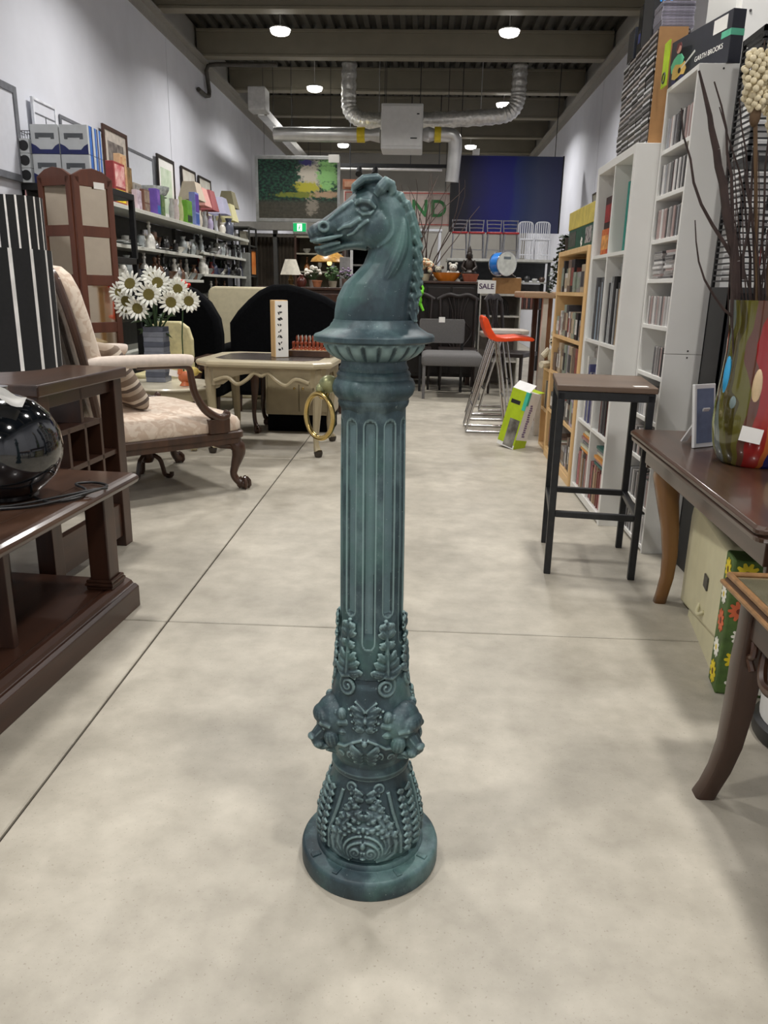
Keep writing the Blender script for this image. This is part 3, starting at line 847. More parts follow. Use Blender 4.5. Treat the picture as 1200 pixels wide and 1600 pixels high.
# horse head and neck, facing -x
def HX(cx): return (cx - 628) / 4600.0
def HZ(cy): return 1.324 - (cy - 60) / 5045.0
def slab(m, secs, n=20):
    """secs = [(x0,z0, x1,z1, half thickness)] elliptical cross sections spanned by two outline points"""
    rg = []
    for x0, z0, x1, z1, w_ in secs:
        a = Vector((HX(x0), 0, HZ(z0))); b = Vector((HX(x1), 0, HZ(z1)))
        c = (a + b) / 2; e = (b - a) / 2
        rg.append([c + e * math.cos(2 * PI * i / n) + Vector((0, w_ * math.sin(2 * PI * i / n), 0)) for i in range(n)])
    m.loft(rg)
def P3(cx, cy, y): return (HX(cx), y, HZ(cy))
def horse():
    m = MB()
    slab(m, [(305, 1215, 915, 1215, .060), (312, 1120, 918, 1120, .060), (330, 1020, 925, 1020, .057), (385, 900, 940, 905, .051), (475, 810, 952, 815, .045), (540, 735, 957, 740, .041), (575, 640, 955, 620, .038), (600, 540, 945, 500, .036), (625, 440, 930, 390, .034), (610, 330, 890, 290, .032), (580, 230, 835, 215, .029), (540, 150, 770, 150, .024), (520, 95, 700, 110, .016)])
    slab(m, [(620, 110, 740, 560, .026), (560, 120, 690, 615, .033), (490, 150, 600, 630, .036), (425, 212, 520, 605, .034), (352, 278, 425, 570, .030), (275, 340, 350, 552, .0255), (205, 392, 280, 550, .024), (150, 420, 215, 562, .0235), (116, 450, 165, 572, .020), (104, 490, 135, 570, .013)])
    slab(m, [(600, 500, 560, 632, .026), (480, 540, 470, 622, .022), (400, 560, 395, 628, .018), (330, 580, 320, 652, .0165), (250, 588, 240, 684, .0175), (190, 595, 185, 668, .015), (160, 605, 162, 640, .010)])
    for s in (-1, 1):
        m.ell(P3(655, 470, s * .020), (.030, .018, .032), 16, 12)                      # jaw plate
        m.ell(P3(560, 310, s * .0325), (.0088, .007, .0072), 14, 10)                    # eye
        m.tube([P3(485, 275, s * .031), P3(530, 252, s * .036), P3(590, 262, s * .036), P3(640, 305, s * .032)], [.003, .006, .006, .003], 8)
        m.tube([P3(500, 325, s * .033), P3(545, 358, s * .036), P3(600, 350, s * .035), P3(630, 320, s * .032)], [.002, .0032, .0032, .002], 8)
        m.tube([P3(470, 250, s * .024), P3(400, 300, s * .024), P3(330, 360, s * .021), P3(270, 410, s * .021)], [.004, .005, .0045, .003], 8)
        m.tube([P3(530, 390, s * .034), P3(450, 440, s * .0335), P3(400, 450, s * .031), P3(350, 480, s * .027)], [.005, .0045, .0035, .002], 8)
        m.tube([P3(590, 400, s * .034), P3(520, 450, s * .035), P3(470, 500, s * .031), P3(420, 520, s * .028)], [.004, .0035, .003, .002], 8)
        pts = [P3(245 + 36 * math.cos(k * PI / 5), 450 + 34 * math.sin(k * PI / 5), s * .0245) for k in range(10)]
        m.tube(pts, .0034, 8, closed=True)                                             # nostril rim
        m.tube([P3(135, 560, s * .014), P3(200, 558, s * .022), P3(290, 540, s * .024), P3(390, 515, s * .025)], [.003, .0045, .004, .002], 8)   # upper lip
        m.tube([P3(165, 615, s * .010), P3(220, 612, s * .0165), P3(300, 585, s * .018), P3(370, 570, s * .018)], [.003, .0042, .004, .002], 8)  # lower lip
        # ears lying back
        m.tube([P3(640, 200, s * .026), P3(680, 150, s * .030), P3(720, 105, s * .029), P3(752, 120, s * .026), P3(760, 180, s * .024), P3(735, 225, s * .024)], [.006, .010, .010, .008, .006, .003], 10)
        # throat and neck muscles
        m.tube(spline([P3(755, 330, s * .026), P3(775, 470, s * .030), P3(735, 560, s * .031), P3(650, 610, s * .026)], 6), [.003] + [.0065] * 17 + [.002], 10)
        m.tube(spline([P3(850, 380, s * .026), P3(830, 600, s * .030), P3(730, 850, s * .036), P3(560, 1080, s * .040)], 6), [.003 + .011 * math.sin(PI * k / 18) for k in range(19)], 12)
    # forelock
    for k in range(7):
        y = -.020 + .0066 * k
        m.tube([P3(720, 120, y * .5), P3(640, 68, y * .8), P3(545, 80, y * 1.1), P3(480 - 8 * (k % 3), 135, y * 1.3), P3(455 + 14 * (k % 3), 178, y * 1.4)], [.006, .008, .0075, .006, .002], 8)
    # mane in heavy wavy locks
    cr = [(770, 175), (830, 215), (880, 275), (915, 350), (938, 440), (950, 540), (958, 640), (962, 740), (956, 830), (948, 920), (935, 1010), (925, 1090), (920, 1150)]
    for i, (x, z) in enumerate(cr):
        for s in (-1, 0, 1):
            ln = 150 + 30 * ((i * 7 + s) % 3)
            w1 = 30 * math.sin(i * 1.7 + s)
            m.tube([P3(x - 62, z - 30, s * .012), P3(x - 12, z - 10, s * .017), P3(x + 14 + w1 * .3, z + ln * .3, s * .016), P3(x - 6 - w1, min(1205, z + ln * .62), s * .018), P3(x + 12 + w1 * .6, min(1212, z + ln), s * .012)], [.006, .0085, .008, .006, .002], 8)
    return m
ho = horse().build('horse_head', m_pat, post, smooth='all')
rm = ho.modifiers.new('remesh', 'REMESH'); rm.mode = 'VOXEL'; rm.voxel_size = 0.0015; rm.use_smooth_shade = True
sm_ = ho.modifiers.new('smooth', 'SMOOTH'); sm_.iterations = 6; sm_.factor = 0.5

# brass ring on its boss
MB().ell((-0.0785, -0.012, 0.987), (0.018, 0.016, 0.016), 16, 12).ell((-0.092, -0.014, 0.979), (0.010, 0.011, 0.010), 12, 8).build('ring_boss', M('tarnished_brass', (112, 116, 84), 0.4, metal=0.5, c2=(150, 150, 106), scale=60), post, smooth='all')
MB().tube([(-0.088 + 0.008 * math.cos(k * PI / 6), -0.014, 0.972 + 0.009 * math.sin(k * PI / 6)) for k in range(12)], 0.0032, 8, closed=True).build('ring_eye', m_brass, post, smooth='all')
pts = []
for k in range(40):
    a = 2 * PI * k / 40
    v = Vector((0.0335 * math.cos(a), 0, 0.0395 * math.sin(a)))
    v = Matrix.Rotation(R(-38), 3, 'Z') @ v
    pts.append(v + Vector((-0.0945, -0.022, 0.932)))
MB().tube(pts, 0.0048, 10, closed=True).build('ring', m_brass, post, smooth='all', label='polished brass ring hanging from the boss')
# ------------------------------------------------------------------ left side: dark wooden tables
t = thing('low_table', 'dark brown low wooden table on a wide moulded plinth at the left edge', 'table', (-1.012, 2.608, 0), R(-4.0))
# local: the aisle side is x = 0, the table runs to -y and -x
mb = MB()
prof = [(0.0, 0.0), (0.0, 0.078), (-0.012, 0.088), (-0.02, 0.088), (-0.028, 0.1), (-0.045, 0.108), (-0.06, 0.108), (-0.065, 0.1), (-0.78, 0.1), (-0.78, 0.0)]
mb.prism(prof, 'y', -1.45, 0.0)
mb.build('plinth', w_dark_y, t, bevel=0.003)
MB().b2(-0.76, -0.075, -1.42, -0.03, 0.1, 0.104).build('plinth_panel', w_dark_y, t)
for lx, ly in ((-0.085, -0.085), (-0.085, -1.36), (-0.7, -0.085), (-0.7, -1.36)):
    lg = MB().b2(lx - 0.037, lx + 0.037, ly - 0.037, ly + 0.037, 0.104, 0.45).build('leg', w_dark_z, t, bevel=0.004)
    mb = MB()
    for q, zz in ((0.043, 0.112), (0.047, 0.124), (0.043, 0.136)):
        mb.tube([(lx - q, ly - q, zz), (lx + q, ly - q, zz), (lx + q, ly + q, zz), (lx - q, ly + q, zz)], 0.007, 8, closed=True)
    mb.build('foot_ring', w_dark_z, lg, smooth=True)
MB().b2(-0.7, -0.12, -0.60, -0.575, 0.104, 0.45).build('divider', w_dark_z, t, bevel=0.002)
MB().b2(-0.45, -0.425, -0.575, -0.11, 0.104, 0.45).build('divider', w_dark_z, t, bevel=0.002)
tp = MB()
tp.prism([(0.0, 0.462), (0.012, 0.470), (0.018, 0.482), (0.012, 0.492), (0.0, 0.497), (-0.012, 0.5), (-0.76, 0.5), (-0.79, 0.497), (-0.79, 0.455), (-0.02, 0.455)], 'y', -1.47, 0.03)
tp.build('table_top', w_mahog_y, t, bevel=0.004)
MB().b2(-0.66, -0.1, -1.35, -0.1, 0.5, 0.5015).build('top_panel', w_mahog_y, t)

t = thing('cubby_table', 'taller dark wooden side table with open cubby shelves behind the low table', 'table', (-1.305, 3.33, 0), R(-4.5))
MB().b2(-0.62, 0.02, -0.68, 0.02, 0.755, 0.80).build('table_top', w_mahog_y, t, bevel=0.006)
for lx, ly in ((-0.035, -0.035), (-0.035, -0.62), (-0.57, -0.035), (-0.57, -0.62)):
    MB().b2(lx - 0.035, lx + 0.035, ly - 0.035, ly + 0.035, 0.0, 0.755).build('leg', w_dark_z, t, bevel=0.003)
MB().b2(-0.05, -0.02, -0.58, -0.07, 0.70, 0.755).build('apron', w_dark_y, t, bevel=0.002)
for z in (0.43, 0.585):
    MB().b2(-0.5, -0.01, -0.585, -0.07 if z < 0.5 else -0.2, z, z + 0.022).build('shelf', w_dark_y, t, bevel=0.002)
for y0 in (-0.46, -0.33, -0.2):
    MB().b2(-0.5, -0.01, y0, y0 + 0.02, 0.30, 0.605 if y0 < -0.19 else 0.45).build('upright', w_dark_z, t, bevel=0.002)
MB().b2(-0.5, -0.02, -0.33, -0.31, 0.605, 0.75).build('upright', w_dark_z, t, bevel=0.002)
MB().b2(-0.5, -0.01, -0.585, -0.07, 0.285, 0.305).build('shelf', w_dark_y, t, bevel=0.002)
MB().b2(-0.045, -0.012, -0.585, -0.07, 0.05, 0.2).build('lower_rail', w_dark_y, t, bevel=0.002)

# ------------------------------------------------------------------ black table lamp with striped shade
m_gloss = M('black_glaze', (9, 13, 18), 0.06, var=0.3, scale=4, coat=1.0)
t = thing('table_lamp', 'black glazed ball table lamp with a black and white striped drum shade', 'lamp', (-1.268, 2.26, 0.5015))
MB().lathe([(0.0, 0.0), (0.075, 0.0), (0.085, 0.006), (0.088, 0.018), (0.11, 0.035), (0.148, 0.075), (0.168, 0.125), (0.172, 0.165), (0.165, 0.21), (0.14, 0.26), (0.1, 0.298), (0.06, 0.318), (0.035, 0.326), (0.03, 0.335), (0.032, 0.345), (0.0, 0.345)], 48).build('lamp_base', m_gloss, t, smooth=True)
MB().tube([(0, 0, 0.345), (0, 0, 0.5)], 0.01, 10).build('stem', m_brass, t)
mb = MB()
for i in range(3):
    a = i * 2 * PI / 3 + 0.5
    mb.tube([(0, 0, 0.42), (0.185 * math.cos(a), 0.185 * math.sin(a), 0.407)], 0.003, 6)
mb.tube([(0.185 * math.cos(k * PI / 12), 0.185 * math.sin(k * PI / 12), 0.407) for k in range(24)], 0.003, 6, closed=True)
mb.build('shade_ring', m_blackm, t)
mb = MB(); n = 108; vs = []; r0, r1, z0, z1 = 0.19, 0.19, 0.405, 0.735
m_sb, m_sw = M('shade_black', (24, 24, 25), 0.9, scale=90), M('shade_white', (226, 224, 220), 0.8)
for i in range(n):
    a = 2 * PI * i / n
    for rr, z in ((r0, z0), (r1, z1), (r1 - 0.004, z1), (r0 - 0.004, z0)): vs.append((rr * math.cos(a), rr * math.sin(a), z))
mb.v = vs
for i in range(n):
    j = (i + 1) % n
    white = i % 6 == 0
    for k in range(4):
        mb.f.append((4 * i + k, 4 * j + k, 4 * j + (k + 1) % 4, 4 * i + (k + 1) % 4)); mb.mi.append(1 if white and k in (0, 2) else 0)
mb.build('lamp_shade', [m_sb, m_sw], t, smooth=True, label='drum shade in black cloth with thin white vertical stripes')
MB().tube(spline([(0.09, -0.02, 0.008), (0.16, -0.06, 0.006), (0.22, 0.0, 0.006), (0.205, 0.09, 0.007), (0.15, 0.14, 0.012), (0.19, 0.19, 0.006), (0.25, 0.15, 0.006), (0.235, 0.04, 0.012), (0.14, -0.1, 0.006), (0.02, -0.16, 0.006), (-0.12, -0.2, 0.006)], 6), 0.0045, 8).build('power_cord', m_black, t, smooth=True)
MB().tube(spline([(-0.1, -0.19, 0.012), (0.05, -0.13, 0.007), (0.16, -0.02, 0.01), (0.24, 0.075, 0.013), (0.262, 0.12, 0.007)], 6), 0.004, 8).build('power_cord', m_black, t, smooth=True)
tg = thing('price_tag', 'curled white paper tag lying on top of the black lamp base', 'tag', (-1.225, 2.19, 0.8))
mb = MB(); vs = []
for i in range(7):
    for j in range(2):
        vs.append((-0.045 + 0.015 * i, -0.03 + 0.06 * j, 0.006 * math.sin(i * 1.1) - 0.0022 * i * 1.2))
mb.add(vs, [(2 * i, 2 * i + 2, 2 * i + 3, 2 * i + 1) for i in range(6)])
o = mb.build('paper', m_paper, tg, smooth=True, rot=(R(20), R(14), R(18)))
so = o.modifiers.new('solid', 'SOLIDIFY'); so.thickness = 0.001
tg.location = (-1.185, 2.17, 0.835)

# ------------------------------------------------------------------ armchair
def damask():
    m = bpy.data.materials.new('cream_damask'); n, l, b = nodes_of(m)
    tc = n.new('ShaderNodeTexCoord')
    v = n.new('ShaderNodeTexNoise'); v.inputs['Scale'].default_value = 13; v.inputs['Detail'].default_value = 3; v.inputs['Distortion'].default_value = 1.8
    l.new(tc.outputs['Object'], v.inputs['Vector'])
    r = n.new('ShaderNodeValToRGB'); l.new(v.outputs[0], r.inputs[0])
    r.color_ramp.elements[0].position = 0.46; r.color_ramp.elements[0].color = lin((212, 196, 178)); r.color_ramp.elements[1].position = 0.54; r.color_ramp.elements[1].color = lin((194, 172, 152))
    l.new(r.outputs[0], b.inputs['Base Color']); b.inputs['Roughness'].default_value = 0.75; b.inputs['Sheen Weight'].default_value = 0.2
    return m
m_dam = damask()
m_armf = M('armrest_velvet', (206, 192, 180), 0.8, var=0.06, scale=40)
def cabriole(m, x, y, h, ox, oy, s=1.0, ball=True):
    """curved leg from the knee at (x,y,h) to a claw foot pushed out by (ox,oy)"""
    P = [(x - ox * 0.25, y - oy * 0.25, h), (x + ox * 0.35, y + oy * 0.35, h * 0.86), (x + ox * 0.45, y + oy * 0.45, h * 0.72), (x + ox * 0.1, y + oy * 0.1, h * 0.46), (x - ox * 0.05, y - oy * 0.05, h * 0.3), (x + ox * 0.25, y + oy * 0.25, h * 0.17), (x + ox * 0.75, y + oy * 0.75, h * 0.1)]
    rr = [0.036 * s, 0.044 * s, 0.04 * s, 0.025 * s, 0.021 * s, 0.021 * s, 0.026 * s]
    pts = spline(P, 4); rs = []
    for i in range(len(pts)):
        q = i / 4; k = min(int(q), len(rr) - 2); rs.append(lerp(rr[k], rr[k + 1], q - k))
    m.tube(pts, rs, 10)
    cx, cy = x + ox * 0.85, y + oy * 0.85
    rb = 0.031 * s
    m.ell((cx, cy, rb * 0.95), (rb, rb, rb * 0.95), 14, 10)
    if ball:
        L_ = math.hypot(ox, oy) or 1; a0 = math.atan2(oy, ox)
        for da in (-70, 0, 70, 180):
            a = a0 + R(da)
            m.tube([(cx + 0.4 * rb * math.cos(a), cy + 0.4 * rb * math.sin(a), rb * 2.2), (cx + 1.0 * rb * math.cos(a), cy + 1.0 * rb * math.sin(a), rb * 1.55), (cx + 1.08 * rb * math.cos(a), cy + 1.08 * rb * math.sin(a), rb * 0.7), (cx + 0.8 * rb * math.cos(a), cy + 0.8 * rb * math.sin(a), rb * 0.1)], [0.011 * s, 0.011 * s, 0.010 * s, 0.005 * s], 8)
    return m

ch = thing('armchair', 'cream damask open armchair with carved walnut cabriole legs and padded arms', 'armchair', (-1.315, 4.66, 0), math.atan2(0.68, 0.73))
# local: +x is the front, -y the side near the camera
seat = MB()
rings = []
for k, (ins, z) in enumerate(((0.012, 0.345), (0.0, 0.36), (0.0, 0.40), (0.012, 0.425), (0.06, 0.452), (0.14, 0.472), (0.26, 0.482))):
    o2 = []
    for (px, py) in rrect(0.80 - 2 * ins, 0.90 - 2 * ins, max(0.02, 0.07 - ins * 0.1), 6):
        o2.append((px - 0.385, py, z))
    rings.append(o2)
seat.loft(rings)
seat.build('seat', m_dam, ch, smooth='all')
rail = MB()
outl = rrect(0.81, 0.91, 0.05, 5)
rings = [[(px * k - 0.385, py * k, z) for px, py in outl] for k, z in ((0.93, 0.275), (0.985, 0.28), (0.985, 0.305), (1.005, 0.315), (1.005, 0.345), (0.99, 0.352))]
rail.loft(rings).build('seat_rail', w_chair, ch, smooth=True)
for sx, sy, ox, oy, nm in ((-0.035, -0.40, 0.055, -0.035, 'front'), (-0.035, 0.40, 0.055, 0.035, 'front'), (-0.72, -0.37, -0.06, -0.03, 'rear'), (-0.72, 0.37, -0.06, 0.03, 'rear')):
    m = MB()
    cabriole(m, sx, sy, 0.30, ox, oy, 1.0)
    if nm == 'front':   # carved knee bracket
        s = 1 if sy > 0 else -1
        m.tube([(sx - 0.02, sy, 0.26), (sx - 0.09, sy, 0.268), (sx - 0.14, sy, 0.282)], [0.02, 0.016, 0.006], 8)
        m.tube([(sx + 0.01, sy - s * 0.02, 0.26), (sx + 0.01, sy - s * 0.09, 0.268), (sx + 0.01, sy - s * 0.14, 0.282)], [0.02, 0.016, 0.006], 8)
        m.tube([(sx + ox * .3, sy + oy * .3 - 0.02, 0.25), (sx + ox * .75, sy + oy * .75, 0.235), (sx + ox * .5, sy + oy * .5 + 0.02, 0.2)], [0.01, 0.014, 0.006], 8)
    m.build('leg', w_chair, ch, smooth=True)
# reclined back: rounded upholstered slab
bk = MB(); rings = []
for (w, x, z, th) in ((0.80, -0.755, 0.43, 0.10), (0.83, -0.775, 0.55, 0.125), (0.86, -0.81, 0.75, 0.12), (0.87, -0.85, 0.95, 0.11), (0.86, -0.885, 1.10, 0.10), (0.80, -0.905, 1.175, 0.085), (0.66, -0.915, 1.215, 0.06), (0.5, -0.918, 1.225, 0.03)):
    rings.append([(x + py, px, z + 0.25 * py) for px, py in rrect(w, th, th * 0.48, 5)])
bk.loft(rings).build('backrest', m_dam, ch, smooth='all')
fr = MB()
for s in (-1, 1):
    fr.tube(spline([(-0.79, s * 0.40, 0.36), (-0.83, s * 0.425, 0.6), (-0.89, s * 0.44, 0.9), (-0.945, s * 0.435, 1.12), (-0.965, s * 0.39, 1.2), (-0.97, s * 0.25, 1.245), (-0.972, 0, 1.25)], 4), 0.02, 8)
fr.build('back_frame', w_chair, ch, smooth=True)
MB().prism([(p[0], p[1] + 0.82) for p in rrect(0.8, 0.72, 0.12, 5)], 'x', 0, 0.02).xform(Matrix.Translation((-0.72, 0, 0)) @ Matrix.Rotation(R(-11.5), 4, 'Y') @ Matrix.Translation((-0.06, 0, 0.02))).build('back_cover', M('dark_hessian', (70, 62, 54), 0.9, scale=60), ch)
for s in (-1, 1):
    arm = MB()
    pts = spline([(-0.84, s * 0.415, 0.76), (-0.7, s * 0.43, 0.765), (-0.5, s * 0.44, 0.765), (-0.33, s * 0.44, 0.76), (-0.29, s * 0.44, 0.752)], 5)
    arm.tube(pts, [0.028] + [0.034] * (len(pts) - 3) + [0.03, 0.012], 14)
    arm.build('arm_pad', m_armf, ch, smooth=True)
    sp = MB()
    pts = spline([(-0.60, s * 0.44, 0.735), (-0.38, s * 0.445, 0.733), (-0.315, s * 0.447, 0.72), (-0.30, s * 0.447, 0.66), (-0.285, s * 0.45, 0.58), (-0.235, s * 0.452, 0.495), (-0.17, s * 0.452, 0.445), (-0.125, s * 0.452, 0.435), (-0.095, s * 0.452, 0.452), (-0.11, s * 0.452, 0.47)], 5)
    k = len(pts)
    sp.tube(pts, [lerp(0.013, 0.024, min(1, i / k * 1.6)) if i < k - 8 else lerp(0.024, 0.012, (i - k + 8) / 8) for i in range(k)], 10)
    sp.b2(-0.215, -0.09, s * 0.452 - 0.02, s * 0.452 + 0.02, 0.352, 0.432)
    sp.build('arm_support', w_chair, ch, smooth=True, bevel=0.002)

def striped(name, cols, scale, axis=0):
    m = bpy.data.materials.new(name); n, l, b = nodes_of(m)
    tc = n.new('ShaderNodeTexCoord'); sp = n.new('ShaderNodeSeparateXYZ'); l.new(tc.outputs['Object'], sp.inputs[0])
    mu = n.new('ShaderNodeMath'); mu.operation = 'MULTIPLY'; mu.inputs[1].default_value = scale; l.new(sp.outputs[axis], mu.inputs[0])
    fr_ = n.new('ShaderNodeMath'); fr_.operation = 'FRACT'; l.new(mu.outputs[0], fr_.inputs[0])
    r = n.new('ShaderNodeValToRGB'); r.color_ramp.interpolation = 'CONSTANT'; l.new(fr_.outputs[0], r.inputs[0])
    e = r.color_ramp.elements
    e[0].position = 0; e[0].color = lin(cols[0][1]); e[1].position = cols[1][0]; e[1].color = lin(cols[1][1])
    for p, c in cols[2:]:
        q = e.new(p); q.color = lin(c)
    l.new(r.outputs[0], b.inputs['Base Color']); b.inputs['Roughness'].default_value = 0.8
    return m
m_pil = striped('striped_cotton', [(0, (120, 104, 90)), (0.35, (196, 184, 168)), (0.55, (92, 80, 72)), (0.75, (170, 156, 140))], 11)
pil = MB(); rings = []
for (k, z) in ((0.5, -0.062), (0.84, -0.045), (0.97, -0.018), (1.0, 0.0), (0.97, 0.018), (0.84, 0.045), (0.5, 0.062)):
    rings.append([(px * k, py * k, z) for px, py in rrect(0.40, 0.30, 0.03, 5)])
po = pil.loft(rings).build('striped_pillow', m_pil, smooth='all'); tag(po, 'grey and cream striped pillow leaning on the seat of the cream armchair', 'pillow')
fwd = Vector((0.73, 0.68, 0)).normalized(); near = Vector((0.68, -0.73, 0)).normalized()
po.location = Vector((-1.315, 4.66, 0.662)) - fwd * 0.57 + near * 0.12
po.rotation_euler = (0, R(62), math.atan2(0.68, 0.73))

# small carved stand under the chair
t = thing('carved_stand', 'small dark carved wooden stand on splayed feet under the cream armchair', 'stand', (-1.65, 4.54, 0))
MB().lathe([(0.0, 0.1), (0.03, 0.1), (0.045, 0.13), (0.03, 0.17), (0.05, 0.21), (0.075, 0.235), (0.07, 0.25), (0.0, 0.25)], 16).build('column', w_chair, t, smooth=True)
for a in (10, 130, 250):
    c_, s_ = math.cos(R(a)), math.sin(R(a))
    MB().tube(spline([(0.02 * c_, 0.02 * s_, 0.15), (0.07 * c_, 0.07 * s_, 0.12), (0.09 * c_, 0.09 * s_, 0.06), (0.10 * c_, 0.10 * s_, 0.02), (0.135 * c_, 0.135 * s_, 0.012), (0.14 * c_, 0.14 * s_, 0.035)], 3), 0.014, 8).build('foot', w_chair, t, smooth=True)

# ------------------------------------------------------------------ white flowers in a vase on a low cream table
t = thing('coffee_table', 'low cream coffee table with cabriole legs behind the armchair', 'table', (-1.83, 5.57, 0))
MB().lathe([(0.0, 0.43), (0.36, 0.43), (0.375, 0.436), (0.38, 0.445), (0.372, 0.455), (0.0, 0.457)], 48, sq=lambda a: 1 - 0.08 * abs(math.sin(a))).build('table_top', m_ctop := M('marble_top', (208, 200, 178), 0.25, var=0.1, scale=6), t, smooth=True)
MB().lathe([(0.31, 0.36), (0.33, 0.36), (0.33, 0.43), (0.31, 0.43)], 40, caps=False).build('apron', w_cream, t, smooth=True)
for lx, ly in ((0.215, -0.2), (0.3, -0.02), (-0.22, 0.18), (0.2, 0.2), (-0.27, -0.12)):
    r_ = math.hypot(lx, ly)
    cabriole(MB(), lx * 0.93, ly * 0.93, 0.37, lx / r_ * 0.035, ly / r_ * 0.035, 0.72, True).build('leg', w_cream, t, smooth=True)

m_pet = M('white_petal', (238, 238, 228), 0.6, var=0.03)
m_cen = M('sunflower_centre', (70, 62, 30), 0.9, c2=(120, 110, 52), scale=200)
m_leafg = M('leaf_green', (44, 70, 36), 0.6, var=0.3, scale=12)
vs_ = thing('flower_vase', 'slim grey striped square vase holding large white silk sunflowers', 'vase', (-1.93, 5.66, 0.4575))
mb = MB()
for i in range(11):
    z = 0.036 * i
    w = 0.072 + 0.002 * (i % 2)
    mb.m = i % 3 % 2
    mb.box((0, 0, z + 0.018), (2 * w, 2 * w, 0.0358))
mb.build('vase_body', [M('vase_grey', (108, 112, 122), 0.3), M('vase_dark', (74, 78, 90), 0.3)], vs_, bevel=0.003)
heads = [(0.02, -0.16, 0.62, 0.085), (-0.13, -0.10, 0.69, 0.085), (0.16, -0.12, 0.57, 0.08), (-0.19, -0.04, 0.57, 0.08), (0.27, -0.06, 0.58, 0.075), (0.05, -0.05, 0.70, 0.085), (-0.07, -0.15, 0.525, 0.08), (-0.26, 0.02, 0.63, 0.07), (0.17, 0.02, 0.66, 0.075), (-0.02, 0.06, 0.74, 0.075), (-0.24, 0.06, 0.52, 0.075), (0.10, 0.12, 0.60, 0.075)]
fl_root = vs_
def flower_mesh():
    m = MB()
    for ring, (n_, r0, r1, tilt) in enumerate(((14, 0.35, 1.0, 0.18), (13, 0.33, 0.86, 0.34))):
        for k in range(n_):
            a = 2 * PI * (k + 0.5 * ring) / n_
            c_, s_ = math.cos(a), math.sin(a)
            w = 0.17
            def pt(r, off, h): return (r * c_ - off * s_, r * s_ + off * c_, h)
            vsq = [pt(r0, -w * 0.4, 0.02), pt(r0, w * 0.4, 0.02), pt((r0 + r1) * .5, w * 0.62, tilt * .7), pt(r1 * .9, w * 0.42, tilt), pt(r1, 0, tilt * 0.9), pt(r1 * .9, -w * 0.42, tilt), pt((r0 + r1) * .5, -w * 0.62, tilt * .7)]
            m.add(vsq, [(0, 1, 2, 6), (6, 2, 3, 5), (5, 3, 4)])
    return m
me_pet = flower_mesh().mesh('petals', m_pet, smooth=True)
me_cen = MB().lathe([(0.0, 0.0), (0.40, 0.0), (0.44, 0.06), (0.38, 0.12), (0.24, 0.11), (0.0, 0.07)], 16).mesh('flower_centre', m_cen, smooth=True)
for i, (fx, fy, fz, fr_) in enumerate(heads):
    stem = MB().tube(spline([(fx * 0.12, fy * 0.1, 0.36), (fx * 0.45, fy * 0.35, 0.36 + (fz - 0.36) * 0.55), (fx, fy + 0.012, fz - 0.005)], 4), 0.006, 6).build('stem', m_leafg, vs_, smooth=True)
    nrm = Vector((fx * 0.9 + 0.08, -0.75 + fy * 0.3, (fz - 0.58) * 2.2)).normalized()
    q = nrm.to_track_quat('Z', 'Y')
    h = bpy.data.objects.new('flower_head', me_pet); COL.objects.link(h); h.parent = vs_
    h.location = (fx, fy, fz); h.rotation_mode = 'QUATERNION'; h.rotation_quaternion = q; h.scale = (fr_ * 1.12,) * 3
    c = bpy.data.objects.new('flower_centre', me_cen); COL.objects.link(c); c.parent = h
mb = MB()
for k in range(20):
    a = rnd.uniform(0, 2 * PI); rr = rnd.uniform(0.05, 0.2); z = rnd.uniform(0.34, 0.5)
    p0 = Vector((rr * 0.4 * math.cos(a), rr * 0.4 * math.sin(a), z)); p1 = Vector((rr * math.cos(a), rr * math.sin(a), z + rnd.uniform(-0.05, 0.05)))
    d_ = (p1 - p0); s_ = Vector((-d_.y, d_.x, 0)).normalized() * 0.03
    mid = (p0 + p1) / 2 + Vector((0, 0, 0.02))
    mb.add([p0, mid - s_, p1, mid + s_], [(0, 1, 2, 3)])
o = mb.build('foliage', m_leafg, vs_); o['kind'] = 'stuff'

# toy bird on the chair side
t = thing('toy_bird', 'small orange and yellow carved bird ornament on the low cream table', 'ornament', (-1.67, 5.45, 0.4575))
MB().ell((0, 0, 0.06), (0.05, 0.03, 0.04), 12, 8, (0, R(-20), 0)).tube([(0, 0, 0.0), (0, 0, 0.04)], [0.04, 0.012], 10).build('body', M('bird_orange', (190, 104, 62), 0.5), t, smooth=True)
MB().tube([(-0.03, 0, 0.08), (-0.035, 0, 0.17)], [0.022, 0.008], 8).build('tail', M('bird_orange', (190, 104, 62), 0.5), t, smooth=True)
MB().ell((0.07, 0, 0.10), (0.034, 0.03, 0.032), 12, 8).tube([(0.1, 0, 0.1), (0.125, 0, 0.095)], [0.01, 0.002], 6).build('head', M('bird_yellow', (220, 196, 110), 0.5), t, smooth=True)
MB().box((-0.075, 0, 0.085), (0.07, 0.003, 0.045), (0, 0.2, 0.2)).tube([(-0.04, 0, 0.1), (-0.04, 0, 0.08)], 0.002, 5).build('price_tag', m_paper, t)

